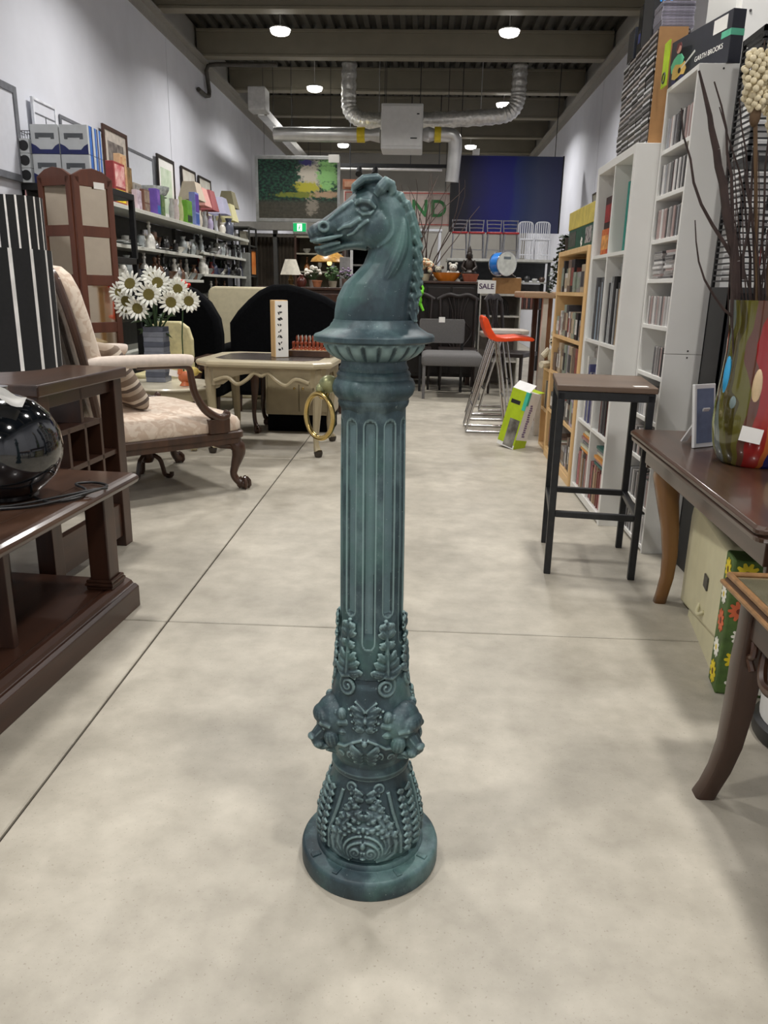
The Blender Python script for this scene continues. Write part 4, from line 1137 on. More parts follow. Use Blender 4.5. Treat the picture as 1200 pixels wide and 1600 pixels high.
# ------------------------------------------------------------------ mirrored folding screen
m_mir = M('tinted_mirror', (196, 182, 160), 0.04, metal=1.0, var=0.02)
def screen_panel(nm, label, loc, ang):
    t = thing(nm, label, 'screen', loc, ang, 'panels of the folding mirror screen')
    w, h = 0.335, 1.87
    mb = MB()
    mb.b2(-w / 2, -w / 2 + 0.05, -0.014, 0.014, 0, h); mb.b2(w / 2 - 0.05, w / 2, -0.014, 0.014, 0, h)
    arch = [(-w / 2, h - 0.0), (-w / 2, h + 0.005), (-w / 4, h + 0.05), (0, h + 0.065), (w / 4, h + 0.05), (w / 2, h + 0.005), (w / 2, h), (w / 2 - 0.05, h - 0.06), (-w / 2 + 0.05, h - 0.06)]
    mb.prism(arch[:], 'y', -0.014, 0.014)
    z = h - 0.06
    rails = []
    for i in range(5):
        z1 = z - 0.265; rails.append((z1, z)); mb.b2(-w / 2 + 0.05, w / 2 - 0.05, -0.013, 0.013, z1 - 0.075, z1); z = z1 - 0.075
    mb.build('frame', w_screen, t, bevel=0.003)
    for z1, z0 in rails:
        MB().b2(-w / 2 + 0.051, w / 2 - 0.051, -0.004, 0.004, z1 + 0.001, z0 - 0.001).build('pane', m_mir, t)
    return t
screen_panel('folding_screen', 'left panel of the reddish wooden folding screen with beige panes', (-2.645, 5.80, 0), R(-25))
s2 = screen_panel('folding_screen', 'right panel of the reddish wooden folding screen with a white tag', (-2.40, 5.862, 0), R(60))
MB().b2(0.0, 0.09, -0.018, -0.0145, 1.80, 1.845).build('price_tag', m_paper, s2)

# ------------------------------------------------------------------ cream table with dark inset top and what stands on it
t = thing('cream_table', 'cream lacquered table with chamfered corners, carved apron and dark inset top', 'table', (-1.06, 5.60, 0), R(-3))
def octrect(w, d, c): return [(-w / 2 + c, -d / 2), (w / 2 - c, -d / 2), (w / 2, -d / 2 + c), (w / 2, d / 2 - c), (w / 2 - c, d / 2), (-w / 2 + c, d / 2), (-w / 2, d / 2 - c), (-w / 2, -d / 2 + c)]
rings = [[(x * k, y * k, z) for x, y in octrect(0.96, 0.8, 0.11)] for k, z in ((0.955, 0.615), (0.985, 0.622), (1.0, 0.635), (0.995, 0.65), (0.97, 0.66))]
MB().loft(rings).build('table_top', M('cream_top', (182, 171, 144), 0.3, var=0.05, scale=8), t, bevel=0.002)
MB().prism(octrect(0.74, 0.56, 0.09), 'z', 0.66, 0.662).build('inset_panel', M('dark_inset', (62, 54, 48), 0.25, var=0.2, scale=8), t)
ap = MB()
oc = octrect(0.86, 0.70, 0.09)
for i in range(8):
    a, b = oc[i], oc[(i + 1) % 8]
    A = Vector((a[0], a[1], 0)); B = Vector((b[0], b[1], 0)); nrm = (B - A).normalized().cross(Vector((0, 0, 1))) * -0.018
    L_ = (B - A).length
    drops = [0.13, 0.13] if L_ < 0.3 else [0.13, 0.12, 0.07, 0.05, 0.04, 0.055, 0.04, 0.05, 0.07, 0.12, 0.13]
    k = len(drops)
    vs = []
    for q in range(k):
        p = A.lerp(B, q / (k - 1))
        for off in (Vector((0, 0, 0)), nrm):
            vs.append(p + off + Vector((0, 0, 0.617))); vs.append(p + off + Vector((0, 0, 0.617 - drops[q])))
    fs = []
    for q in range(k - 1):
        o_ = 4 * q; e_ = o_ + 4
        fs += [(o_, e_, e_ + 1, o_ + 1), (o_ + 2, o_ + 3, e_ + 3, e_ + 2), (o_ + 1, e_ + 1, e_ + 3, o_ + 3)]
    ap.add(vs, fs)
ap.build('apron', w_cream, t)
mb = MB()
for s in (-1, 1):
    mb.tube(spline([(s * 0.33, -0.36, 0.52), (s * 0.24, -0.36, 0.545), (s * 0.17, -0.36, 0.50), (s * 0.1, -0.36, 0.535), (s * 0.05, -0.36, 0.58), (0, -0.36, 0.56)], 4), [0.014] * 21, 8)
mb.build('carved_scroll', w_cream, t, smooth=True)
m_toe = M('dark_toe', (52, 44, 36), 0.4)
for lx, ly in ((0.365, -0.285), (-0.365, -0.285), (0.365, 0.285), (-0.365, 0.285)):
    lg = MB()
    sx, sy = (1 if lx > 0 else -1), (1 if ly > 0 else -1)
    pts = spline([(lx, ly, 0.6), (lx + sx * 0.012, ly + sy * 0.012, 0.47), (lx + sx * 0.006, ly + sy * 0.006, 0.3), (lx - sx * 0.004, ly - sy * 0.004, 0.15), (lx + sx * 0.004, ly + sy * 0.004, 0.06), (lx + sx * 0.016, ly + sy * 0.016, 0.035)], 4)
    rs = [lerp(0.042, 0.02, min(1, i / 13)) if i < 14 else lerp(0.02, 0.03, (i - 14) / 6) for i in range(len(pts))]
    lo_ = lg.tube(pts, rs, 8).build('leg', w_cream, t, smooth=True)
    MB().lathe([(0.018, 0.0), (0.026, 0.006), (0.032, 0.03), (0.03, 0.04)], 12, (lx + sx * 0.016, ly + sy * 0.016, 0)).build('toe', m_toe, lo_, smooth=True)

t = thing('tall_wooden_block', 'tall narrow pine box with a white lettered face on the cream table', 'box', (-1.01, 5.58, 0.6625), R(-28))
MB().b2(-0.05, 0.05, -0.045, 0.045, 0, 0.395).build('body', w_pine, t, bevel=0.003)
MB().b2(-0.045, 0.049, -0.048, -0.045, 0.004, 0.39).build('white_face', m_paper, t)
mb = MB(); q_ = random.Random(6)
for k in range(8):
    for j in range(3):
        xx = -0.022 + q_.uniform(-.005, .005) + 0.010 * j; zz = 0.352 - 0.042 * k + q_.uniform(-.006, .006)
        mb.box((xx, -0.0485, zz), (q_.uniform(.006, .012), 0.0006, q_.uniform(.008, .022)), (0, q_.uniform(-.8, .8), 0))
o = mb.build('worn_marks', m_ink, t); o['kind'] = 'stuff'
t.rotation_euler = (0, 0, R(30))

t = thing('ornament_board', 'wooden game board crowded with small glass and red pieces on the cream table', 'board game', (-0.80, 5.76, 0.6625), R(-5))
MB().b2(-0.16, 0.16, -0.14, 0.14, 0.0, 0.045).build('board', w_mahog_y, t, bevel=0.004)
MB().b2(-0.14, 0.14, -0.12, 0.12, 0.045, 0.048).build('board_top', M('board_top', (196, 160, 116), 0.4), t)
m_pg, m_pr = M('amber_glass', (140, 60, 32), 0.15, coat=0.5), M('pale_glass', (170, 168, 160), 0.12, coat=0.6)
pm = [MB().lathe([(0.0, 0), (0.014, 0), (0.015, 0.006), (0.007, 0.012), (0.006, 0.04), (0.011, 0.05), (0.009, 0.062), (0.003, 0.07), (0.0, 0.072)], 10).mesh('piece', mm, smooth=True) for mm in (m_pg, m_pr)]
for i in range(9):
    for j in range(4):
        o = bpy.data.objects.new('game_piece', pm[1 if j in (3,) else 0]); COL.objects.link(o); o.parent = t
        o.location = (-0.12 + 0.03 * i, -0.1 + (0.045 * j if j < 2 else 0.03 + 0.045 * j), 0.048); o.scale = (0.72, 0.72, 0.85 + 0.5 * (j > 1))

t = thing('dark_side_table', 'dark carved side table behind the cream table beside the low cream one', 'table', (-1.54, 6.33, 0))
MB().b2(-0.27, 0.25, -0.22, 0.22, 0.56, 0.59).build('table_top', w_mahog_y, t, bevel=0.006)
MB().b2(-0.24, 0.22, -0.19, 0.19, 0.5, 0.56).build('apron', w_dark_y, t, bevel=0.003)
for lx, ly in ((0.21, -0.18), (-0.23, -0.18), (0.21, 0.18), (-0.23, 0.18)):
    cabriole(MB(), lx, ly, 0.52, 0.03 if lx > 0 else -0.03, -0.03 if ly < 0 else 0.03, 0.8).build('leg', w_chair, t, smooth=True)
t = thing('cream_cabinet', 'low cream cabinet on a black plinth half hidden under the cream table', 'cabinet', (-0.97, 6.45, 0))
MB().b2(-0.27, 0.26, -0.2, 0.2, 0.0, 0.14).build('plinth', m_velvet, t)
MB().b2(-0.28, 0.27, -0.22, 0.22, 0.14, 0.55).build('carcass', w_cream, t, bevel=0.006)
for x0, x1 in ((-0.26, -0.01), (0.0, 0.25)):
    d_ = MB().b2(x0, x1, -0.235, -0.22, 0.17, 0.53).build('door', w_cream, t, bevel=0.004)
    MB().ell(((x1 - 0.03) if x0 < -0.1 else x0 + 0.03, -0.245, 0.36), (0.01, 0.012, 0.01), 8, 6).build('knob', m_brass, d_, smooth=True)

# ------------------------------------------------------------------ black velvet chairs and pale seats
def velvet_chair(name, label, loc, rz, w, h, out):
    t = thing(name, label, 'armchair', loc, rz, 'black velvet chairs behind the cream table')
    MB().prism(out, 'y', -0.1, 0.1).build('backrest', m_velvet, t, bevel=0.05, seg=3, smooth=True)
    MB().b2(-w / 2 + 0.03, w / 2 - 0.03, 0.1, 0.72, 0.18, 0.45).build('seat', m_velvet, t, bevel=0.04, seg=3, smooth=True)
    for s in (-1, 1):
        MB().b2(s * (w / 2 - 0.10), s * (w / 2), 0.0, 0.65, 0.16, 0.62).build('arm', m_velvet, t, bevel=0.04, seg=3, smooth=True)
        for y in (0.0, 0.62):
            MB().tube([(s * (w / 2 - 0.06), y, 0.2), (s * (w / 2 - 0.06), y, 0.0)], [0.025, 0.016], 8).build('leg', w_dark_z, t)
    return t
arch = lambda w, pts: [(-w / 2, 0.16)] + [(w / 2, 0.16)] + pts
velvet_chair('velvet_chair', 'black velvet armchair with a high arched back behind the white flowers', (-2.16, 7.05, 0), 0, 0.72, 1.18,
             [(-0.36, 0.16), (0.36, 0.16), (0.37, 0.72), (0.35, 0.86), (0.27, 1.0), (0.14, 1.11), (0.0, 1.16), (-0.14, 1.14), (-0.28, 1.04), (-0.36, 0.88)])
velvet_chair('velvet_sofa', 'wide black velvet seat with a peaked humped back behind the pine box', (-1.22, 7.25, 0), 0, 1.08, 1.18,
             [(-0.54, 0.16), (0.54, 0.16), (0.54, 0.92), (0.46, 1.0), (0.34, 1.07), (0.14, 1.14), (0.0, 1.17), (-0.14, 1.165), (-0.26, 1.11), (-0.36, 1.03), (-0.46, 0.93), (-0.54, 0.82)])
t = thing('cream_headboard', 'cream padded headboard standing behind the two black velvet chairs', 'headboard', (-1.75, 8.15, 0))
MB().prism(rrect(0.9, 1.14, 0.08)[:], 'y', -0.05, 0.05).xform(Matrix.Translation((0, 0, 0.57))).build('panel', M('cream_vinyl', (206, 196, 164), 0.6, var=0.05), t, bevel=0.02)
t = thing('yellow_chair', 'pale yellow round backed chair behind the white flowers', 'chair', (-2.14, 6.42, 0))
MB().prism([(-0.2, 0.42), (0.2, 0.42), (0.2, 0.7), (0.17, 0.8), (0.1, 0.85), (-0.1, 0.85), (-0.17, 0.8), (-0.2, 0.7)], 'y', 0.17, 0.23).build('backrest', M('pale_yellow', (216, 206, 160), 0.5), t, bevel=0.015)
MB().b2(-0.21, 0.21, -0.22, 0.2, 0.38, 0.44).build('seat', M('pale_yellow', (216, 206, 160), 0.5), t, bevel=0.015)
for sx in (-0.18, 0.18):
    for sy in (-0.19, 0.19):
        MB().tube([(sx, sy, 0.4), (sx * 1.05, sy * 1.05, 0)], [0.02, 0.015], 8).build('leg', w_dark_z, t)
# ------------------------------------------------------------------ left wall: black rack with boxes
m_greybox = M('pale_grey_card', (196, 200, 202), 0.6, var=0.03)
m_navy = M('navy_print', (24, 34, 92), 0.5)
m_bluep = M('blue_print', (60, 110, 190), 0.5)
t = thing('storage_rack', 'black steel storage rack against the left wall behind the folding screen', 'rack', (-2.69, 6.34, 0))
for sx in (-0.28, 0.28):
    for sy in (-0.32, 0.32):
        MB().b2(sx - 0.02, sx + 0.02, sy - 0.02, sy + 0.02, 0, 1.80).build('post', m_blackm, t)
for z in (0.35, 0.85, 1.3, 1.80):
    MB().b2(-0.3, 0.3, -0.34, 0.34, z, z + 0.05).build('shelf', m_black, t, bevel=0.004)
MB().b2(-0.3, -0.28, -0.34, 0.34, 0.4, 1.80).build('back_panel', m_black, t)

def camera_box(loc, label):
    t = thing('boxed_appliance', label, 'box', loc, 0, 'boxed appliances on the black rack')
    MB().b2(-0.104, 0.104, -0.13, 0.13, 0, 0.198).build('carton', m_greybox, t, bevel=0.003)
    mb = MB()
    mb.b2(-0.07, 0.07, -0.1325, -0.13, 0.11, 0.14).b2(-0.07, -0.045, -0.1325, -0.13, 0.10, 0.11).b2(0.045, 0.07, -0.1325, -0.13, 0.10, 0.11)
    mb.build('handle_print', M('print_grey', (84, 88, 92), 0.5), t)
    mb = MB()
    mb.prism([(-0.103, 0.0), (0.103, 0.0), (0.103, 0.07), (0.075, 0.055), (0.05, 0.03), (-0.04, 0.03), (-0.07, 0.055), (-0.103, 0.07)], 'y', -0.1325, -0.13)
    mb.build('band_print', m_navy, t)
    MB().b2(0.104, 0.1055, -0.1, -0.06, 0.0, 0.197).b2(0.104, 0.1055, 0.0, 0.03, 0.0, 0.197).b2(0.104, 0.1055, 0.08, 0.11, 0.0, 0.197).build('side_stripe', m_bluep, t)
    MB().b2(0.104, 0.1058, -0.06, -0.045, 0.0, 0.197).b2(0.104, 0.1058, 0.04, 0.055, 0.0, 0.197).build('side_stripe', m_navy, t)
    return t
for cx, k in ((-2.785, 'left'), (-2.57, 'right')):
    camera_box((cx, 6.14, 1.85), f'grey and navy appliance carton on the black rack, lower {k} of four')
    camera_box((cx, 6.14, 2.05), f'grey and navy appliance carton on the black rack, upper {k} of four')
def speaker_box(loc, label):
    t = thing('speaker_carton', label, 'box', loc, 0, 'pale cartons with a black speaker print')
    MB().b2(-0.05, 0.05, -0.12, 0.12, 0, 0.098).build('carton', m_greybox, t, bevel=0.003)
    MB().lathe([(0, 0), (0.036, 0), (0.036, 0.002), (0, 0.002)], 20).xform(Matrix.Translation((0.012, -0.1215, 0.05)) @ Matrix.Rotation(PI / 2, 4, 'X')).build('round_print', m_ink, t)
    MB().box((-0.034, -0.121, 0.05), (0.012, 0.002, 0.07), (0, 0.5, 0)).build('stripe_print', m_ink, t)
    return t
for k, nm in ((0, 'bottom'), (1, 'second'), (2, 'top')):
    speaker_box((-2.945, 6.1, 1.85 + 0.1 * k), f'pale carton with a round black speaker print, {nm} of its stack')
t = thing('wire_basket', 'small black wire basket on the speaker cartons at the left edge', 'basket', (-2.945, 6.1, 2.148))
mb = MB()
for z, w in ((0.003, 0.035), (0.06, 0.045)):
    mb.tube([(-w, -0.06, z), (w, -0.06, z), (w, 0.06, z), (-w, 0.06, z)], 0.003, 6, closed=True)
for i in range(5):
    x = -0.035 + 0.0175 * i
    mb.tube([(x * 1.25, -0.06, 0.06), (x, -0.06, 0.003), (x, 0.06, 0.003), (x * 1.25, 0.06, 0.06)], 0.002, 5)
mb.build('wire_frame', m_blackm, t)
t = thing('pink_garment', 'pale pink fabric bag hanging under the top of the black rack', 'bag', (-2.60, 6.0, 0))
rings = []
for z, w, d in ((1.36, 0.085, 0.02), (1.45, 0.085, 0.03), (1.6, 0.07, 0.025), (1.66, 0.04, 0.015), (1.70, 0.02, 0.01), (1.795, 0.004, 0.004)):
    rings.append([(w * math.cos(2 * PI * j / 16) * (1 + 0.05 * math.sin(5 * j)), d * math.sin(2 * PI * j / 16), z) for j in range(16)])
MB().loft(rings).build('bag_body', M('pink_cloth', (196, 150, 152), 0.85, var=0.15, scale=10), t, smooth=True)
t.location = (-2.935, 5.945, 0.0); t.scale = (0.7, 1, 1)
MB().b2(-0.03, 0.03, -0.03, -0.027, 1.345, 1.375).build('price_tag', m_paper, t)
t = thing('orange_box', 'orange metal tin on the black rack shelf under the pink bag', 'tin', (-2.85, 6.12, 1.3505))
MB().prism(rrect(0.16, 0.16, 0.02), 'z', 0, 0.07).build('tin_body', M('orange_tin', (196, 74, 30), 0.4), t, bevel=0.003)
MB().prism(rrect(0.166, 0.166, 0.02), 'z', 0.07, 0.09).build('lid', M('orange_tin', (196, 74, 30), 0.4), t, bevel=0.003)

# a second striped shade on a floor lamp
t = thing('floor_lamp', 'floor lamp with a tall black and white striped shade at the left edge', 'lamp', (-2.505, 4.9, 0))
MB().lathe([(0.0, 0), (0.15, 0), (0.15, 0.015), (0.03, 0.03), (0.0, 0.03)], 24).build('base', m_blackm, t, smooth=True)
MB().tube([(0, 0, 0.02), (0, 0, 1.5)], 0.012, 10).build('pole', m_blackm, t)
mb = MB(); n = 90
for i in range(n):
    a = 2 * PI * i / n
    for rr, z in ((0.165, 1.30), (0.165, 1.64), (0.161, 1.64), (0.161, 1.30)): mb.v.append((rr * math.cos(a), rr * math.sin(a), z))
for i in range(n):
    j = (i + 1) % n
    for k in range(4):
        mb.f.append((4 * i + k, 4 * j + k, 4 * j + (k + 1) % 4, 4 * i + (k + 1) % 4)); mb.mi.append(1 if i % 5 == 0 and k in (0, 2) else 0)
mb.build('lamp_shade', [m_sb, m_sw], t, smooth=True, label='drum shade in black cloth with thin white vertical stripes')
mb = MB()
for i in range(3):
    a = i * 2 * PI / 3
    mb.tube([(0, 0, 1.5), (0.163 * math.cos(a), 0.163 * math.sin(a), 1.50)], 0.003, 6)
mb.build('shade_ring', m_blackm, t)

# boards and frames leaning on the left wall
def picture(nm, label, y0, y1, z0, z1, m_fr, m_pic, x=-2.985, fw=0.03, mat_=None, lean=0.0, d=0.022, cat='picture', grp=None):
    t = thing(nm, label, cat, (x, (y0 + y1) / 2, z0), 0, grp, rot=(0, -lean, 0))
    w = (y1 - y0) / 2; h = z1 - z0
    mb = MB().b2(0, d, -w, -w + fw, 0, h).b2(0, d, w - fw, w, 0, h).b2(0, d, -w + fw, w - fw, 0, fw).b2(0, d, -w + fw, w - fw, h - fw, h)
    mb.build('frame', m_fr, t, bevel=0.003)
    if mat_: 
        MB().b2(0.003, d * 0.55, -w + fw, w - fw, fw, h - fw).build('mount', mat_, t)
        k = 0.24
        MB().b2(0.003, d * 0.6, -w + fw + k * w, w - fw - k * w, fw + k * h * 0.5, h - fw - k * h * 0.5).build('print', m_pic, t)
    else:
        MB().b2(0.003, d * 0.55, -w + fw, w - fw, fw, h - fw).build('print', m_pic, t)
    return t
m_frd = M('dark_frame', (42, 34, 30), 0.45)
m_frg = M('grey_frame', (110, 112, 118), 0.5)
m_prd = M('dark_engraving', (92, 82, 78), 0.6, c2=(150, 140, 132), scale=14)
m_prg = M('green_print', (188, 206, 176), 0.6, c2=(216, 226, 206), scale=9)
m_prw = M('pale_print', (220, 220, 210), 0.6, c2=(196, 190, 176), scale=7)
m_board = M('whiteboard', (222, 224, 232), 0.35, var=0.02)
picture('framed_board', 'large dark framed white board at the far left of the wall', 5.2, 6.02, 1.85, 2.49, m_frg, m_board, fw=0.05, cat='board')
t = picture('white_board', 'white panel with a small grey emblem leaning behind the appliance cartons', 6.235, 6.62, 1.85, 2.48, M('white_frame', (226, 228, 234), 0.4), m_board, fw=0.02, cat='board', x=-2.975)
MB().lathe([(0, 0), (0.035, 0), (0.035, 0.002), (0, 0.002)], 16).xform(Matrix.Translation((0.013, 0, 0.24)) @ Matrix.Rotation(PI / 2, 4, 'Y')).build('emblem', m_frg, t)
MB().b2(0.012, 0.016, -0.17, 0.17, 0.52, 0.528).b2(0.012, 0.016, 0.01, 0.018, 0.42, 0.52).build('line_print', m_frg, t)

# ------------------------------------------------------------------ long wall shelving
m_shelf = M('shelf_enamel', (210, 210, 200), 0.45, var=0.04)
m_shelfd = M('shelf_back', (58, 58, 54), 0.7)
t = thing('wall_shelving', 'long grey steel wall shelving with five tiers along the left wall', 'shelving', (-3.0, 0, 0))
MB().b2(0.0, 0.02, 6.75, 12.0, 0.0, 1.78).build('back_panel', m_shelfd, t)
for y in (6.77, 9.53, 11.98):
    MB().b2(0.02, 0.06, y - 0.02, y + 0.02, 0, 1.78).build('upright', m_shelfd, t)
MB().b2(0.3, 0.42, 11.86, 11.98, 0, 1.62).build('upright', M('grey_post', (120, 122, 118), 0.6), t, bevel=0.006)
MB().b2(0.02, 0.40, 6.75, 12.0, 1.785, 1.805).b2(0.385, 0.40, 6.75, 12.0, 1.77, 1.785).build('shelf', m_shelf, t, bevel=0.002)
TIERS = [(6.78, 9.5, 1.48), (6.78, 9.5, 1.205), (9.56, 11.84, 1.53), (9.56, 11.84, 1.28), (6.78, 9.5, 0.9), (9.56, 11.84, 0.98), (6.78, 9.5, 0.55), (9.56, 11.84, 0.6), (6.78, 11.84, 0.1)]
for y0, y1, z in TIERS:
    MB().b2(0.02, 0.38, y0, y1, z - 0.02, z).b2(0.368, 0.38, y0, y1, z - 0.03, z - 0.02).build('shelf', m_shelf, t, bevel=0.002)

# things leaning along the top shelf, z = 1.805
ZT = 1.8055
picture('white_board', 'long white board with a grey edge leaning on the wall behind the pictures', 6.75, 9.0, ZT, 2.46, m_frg, m_board, fw=0.03, x=-2.995, d=0.012, cat='board')
picture('framed_picture', 'tall brown framed engraving with a pale mount leaning on the left wall', 7.55, 8.15, ZT, 2.545, M('brown_frame', (72, 46, 36), 0.45), m_prd, mat_=M('mount', (206, 196, 184), 0.7), x=-2.968, fw=0.035)
picture('framed_picture', 'black framed pale green print leaning beside the long white board', 9.06, 9.66, ZT, 2.53, m_frd, m_prg, mat_=m_paper, fw=0.035, x=-2.975)
picture('framed_picture', 'thin black framed picture behind the beige lampshade', 10.0, 10.6, ZT, 2.54, m_frd, m_prw, lean=R(2), x=-2.965, fw=0.025)
picture('framed_picture', 'thin black framed picture behind the pink lampshades', 10.75, 11.35, ZT, 2.53, m_frd, m_prw, lean=R(2), x=-2.965, fw=0.025)

def book_box(nm, label, cat, y, w, h, d, mats, x=-2.75, z=ZT, grp=None, rz=0):
    """a carton or game box with a printed face turned to the aisle"""
    t = thing(nm, label, cat, (x, y, z), rz, grp)
    MB().b2(-d / 2, d / 2, -w / 2, w / 2, 0, h).build('carton', mats[0], t, bevel=0.003)
    if len(mats) > 1:
        MB().b2(d / 2, d / 2 + 0.002, -w * 0.42, w * 0.42, h * 0.42, h * 0.94).build('picture_print', mats[1], t)
        MB().b2(d / 2, d / 2 + 0.002, -w * 0.42, w * 0.42, h * 0.06, h * 0.36).build('title_print', mats[2 if len(mats) > 2 else 1], t)
    return t
c_ = lambda n_, c, c2=None: M('card_' + n_, c, 0.5, c2=c2, scale=14)
book_box('game_box', 'red and yellow picture box standing at the near end of the top shelf', 'box', 7.07, 0.26, 0.34, 0.07, (c_('redbox', (150, 56, 56)), c_('redpic', (190, 70, 84), (236, 200, 190)), c_('yel', (226, 200, 40))), x=-2.68)
book_box('game_box', 'tan and peach picture box next to the red and yellow one', 'box', 7.30, 0.15, 0.44, 0.06, (c_('peach', (206, 170, 130)), c_('peachpic', (214, 190, 140), (190, 120, 90))), x=-2.72)
book_box('wooden_plaque', 'brown picture block standing in front of the engraving', 'ornament', 7.52, 0.2, 0.37, 0.05, (c_('brownblk', (120, 96, 62)), c_('brownpic', (96, 74, 44), (160, 130, 84))), x=-2.76)
book_box('photo_box', 'small lilac photo box on the near top shelf', 'box', 7.50, 0.12, 0.17, 0.05, (c_('lil', (206, 190, 200)), c_('lilp', (150, 120, 140), (230, 220, 226))), x=-2.66)
book_box('tilted_picture', 'small brown tilted photo frame beside the lilac box', 'photo frame', 7.72, 0.16, 0.2, 0.04, (c_('brnf', (120, 84, 70)), c_('brnp', (170, 150, 130), (110, 90, 80))), x=-2.66)
book_box('grey_card_box', 'grey tent shaped card box behind the photo frame', 'box', 7.86, 0.2, 0.27, 0.06, (c_('gcb', (166, 160, 148)), c_('gcbp', (190, 184, 172), (120, 116, 112))), x=-2.80)
book_box('toy_box', 'purple and blue toy box beside the glass cake stand', 'box', 8.0, 0.1, 0.24, 0.08, (c_('pur', (110, 84, 170)), c_('purp', (86, 70, 160), (150, 110, 200)), c_('blu', (60, 110, 180))), x=-2.66)
book_box('toy_box', 'green striped slim box right of the purple toy box', 'box', 8.17, 0.1, 0.2, 0.06, (c_('gre', (90, 120, 80)), c_('grep', (130, 150, 90), (70, 100, 70))), x=-2.66)
book_box('toy_box', 'bright green box with a purple cap further along the top shelf', 'box', 9.05, 0.2, 0.24, 0.08, (c_('bgre', (104, 160, 50)), c_('bgrep', (120, 180, 50), (90, 140, 60)), c_('dkgre', (40, 60, 40))), x=-2.66)
book_box('toy_box', 'tall purple and blue box before the beige lampshade', 'box', 9.38, 0.16, 0.36, 0.07, (c_('pb', (130, 140, 200)), c_('pbp', (92, 60, 150)), c_('pbb', (60, 90, 160))), x=-2.66)
# vases and jars
def lathe_thing(nm, label, cat, loc, prof, mat, grp=None, n=20, part='body', sq=None):
    t = thing(nm, label, cat, loc, 0, grp)
    MB().lathe(prof, n, sq=sq).build(part, mat, t, smooth=True)
    return t
m_crys = M('cut_glass', (186, 192, 190), 0.12, var=0.25, scale=30, coat=0.8)
t = lathe_thing('cake_stand', 'cut glass bowl on a dark stemmed stand on the top shelf', 'bowl', (-2.79, 8.38, ZT), [(0.0, 0.2), (0.05, 0.2), (0.12, 0.22), (0.15, 0.27), (0.155, 0.3), (0.14, 0.3), (0.1, 0.24), (0.0, 0.22)], m_crys, part='glass_bowl')
MB().lathe([(0.0, 0.0), (0.06, 0.0), (0.055, 0.01), (0.014, 0.02), (0.012, 0.17), (0.05, 0.185), (0.13, 0.2), (0.0, 0.2)], 20).build('stand', m_blackm, t, smooth=True)
VZ = [('tall clear', 8.55, 0.21, 0.028, (176, 176, 170)), ('white and pink', 8.72, 0.22, 0.032, (204, 190, 186)), ('pale yellow green', 8.88, 0.26, 0.03, (190, 196, 140)), ('cream', 9.62, 0.19, 0.034, (206, 196, 180)), ('silver grey', 9.85, 0.2, 0.035, (150, 150, 150)), ('white porcelain', 10.7, 0.14, 0.045, (226, 222, 210)), ('blue grey', 11.05, 0.22, 0.07, (92, 96, 112)), ('lilac', 10.1, 0.17, 0.04, (170, 160, 190))]
for nm, y, h, r_, c in VZ:
    lathe_thing('vase', f'{nm} vase standing on the top wall shelf', 'vase', (-2.67, y, ZT), [(0.0, 0.0), (r_ * 0.7, 0.0), (r_, h * 0.3), (r_ * 0.9, h * 0.6), (r_ * 0.5, h * 0.8), (r_ * 0.7, h), (r_ * 0.6, h), (0, h * 0.82)], M('vz_' + nm, c, 0.25, coat=0.4))
# lampshades in a row
def shade_lamp(label, y, c, w0, w1, h, zb, x=-2.74, d0=0.12, d1=0.07):
    t = thing('table_lamp', label, 'lamp', (x, y, ZT), 0, 'small table lamps on the top shelf')
    MB().lathe([(0.0, 0.0), (0.06, 0.0), (0.055, 0.015), (0.02, 0.03), (0.035, zb * 0.45), (0.03, zb * 0.7), (0.012, zb * 0.85), (0.008, zb + h * 0.8), (0, zb + h * 0.8)], 16).build('lamp_base', M('lampbase', (150, 140, 126), 0.4), t, smooth=True)
    a = [(-d0, -w0), (d0, -w0), (d0, w0), (-d0, w0)]; b = [(-d1, -w1), (d1, -w1), (d1, w1), (-d1, w1)]
    k = 0.96
    MB().loft([[(p[0] * k, p[1] * k, zb) for p in a], [(p[0], p[1], zb) for p in a], [(p[0], p[1], zb + h) for p in b], [(p[0] * k, p[1] * k, zb + h) for p in b]], caps=False).build('lamp_shade', M('shade_%d_%d' % (c[0], c[1]), c, 0.85, var=0.04), t)
    MB().tube([(-d1, 0, zb + h * 0.97), (d1, 0, zb + h * 0.97)], 0.003, 6).build('shade_bar', m_blackm, t)
    return t
shade_lamp('small lamp with a wide beige cloth shade on the top shelf', 9.66, (190, 176, 158), 0.17, 0.12, 0.2, 0.3, x=-2.76)
shade_lamp('small lamp with a salmon pink shade between beige and red ones', 10.02, (212, 158, 150), 0.16, 0.11, 0.21, 0.27, x=-2.78)
shade_lamp('small lamp with a dusty red shade right of the salmon one', 10.38, (166, 96, 98), 0.16, 0.11, 0.24, 0.255, x=-2.78)
shade_lamp('small lamp with a pale lilac shade right of the red one', 10.85, (196, 196, 220), 0.17, 0.12, 0.21, 0.25, x=-2.74)
shade_lamp('small lamp with a cream yellow shade near the far end of the shelf', 11.28, (214, 208, 160), 0.18, 0.13, 0.22, 0.2, x=-2.74)
shade_lamp('lamp with an olive grey shade at the far end of the shelf', 11.62, (128, 122, 96), 0.16, 0.11, 0.22, 0.4, x=-2.8)

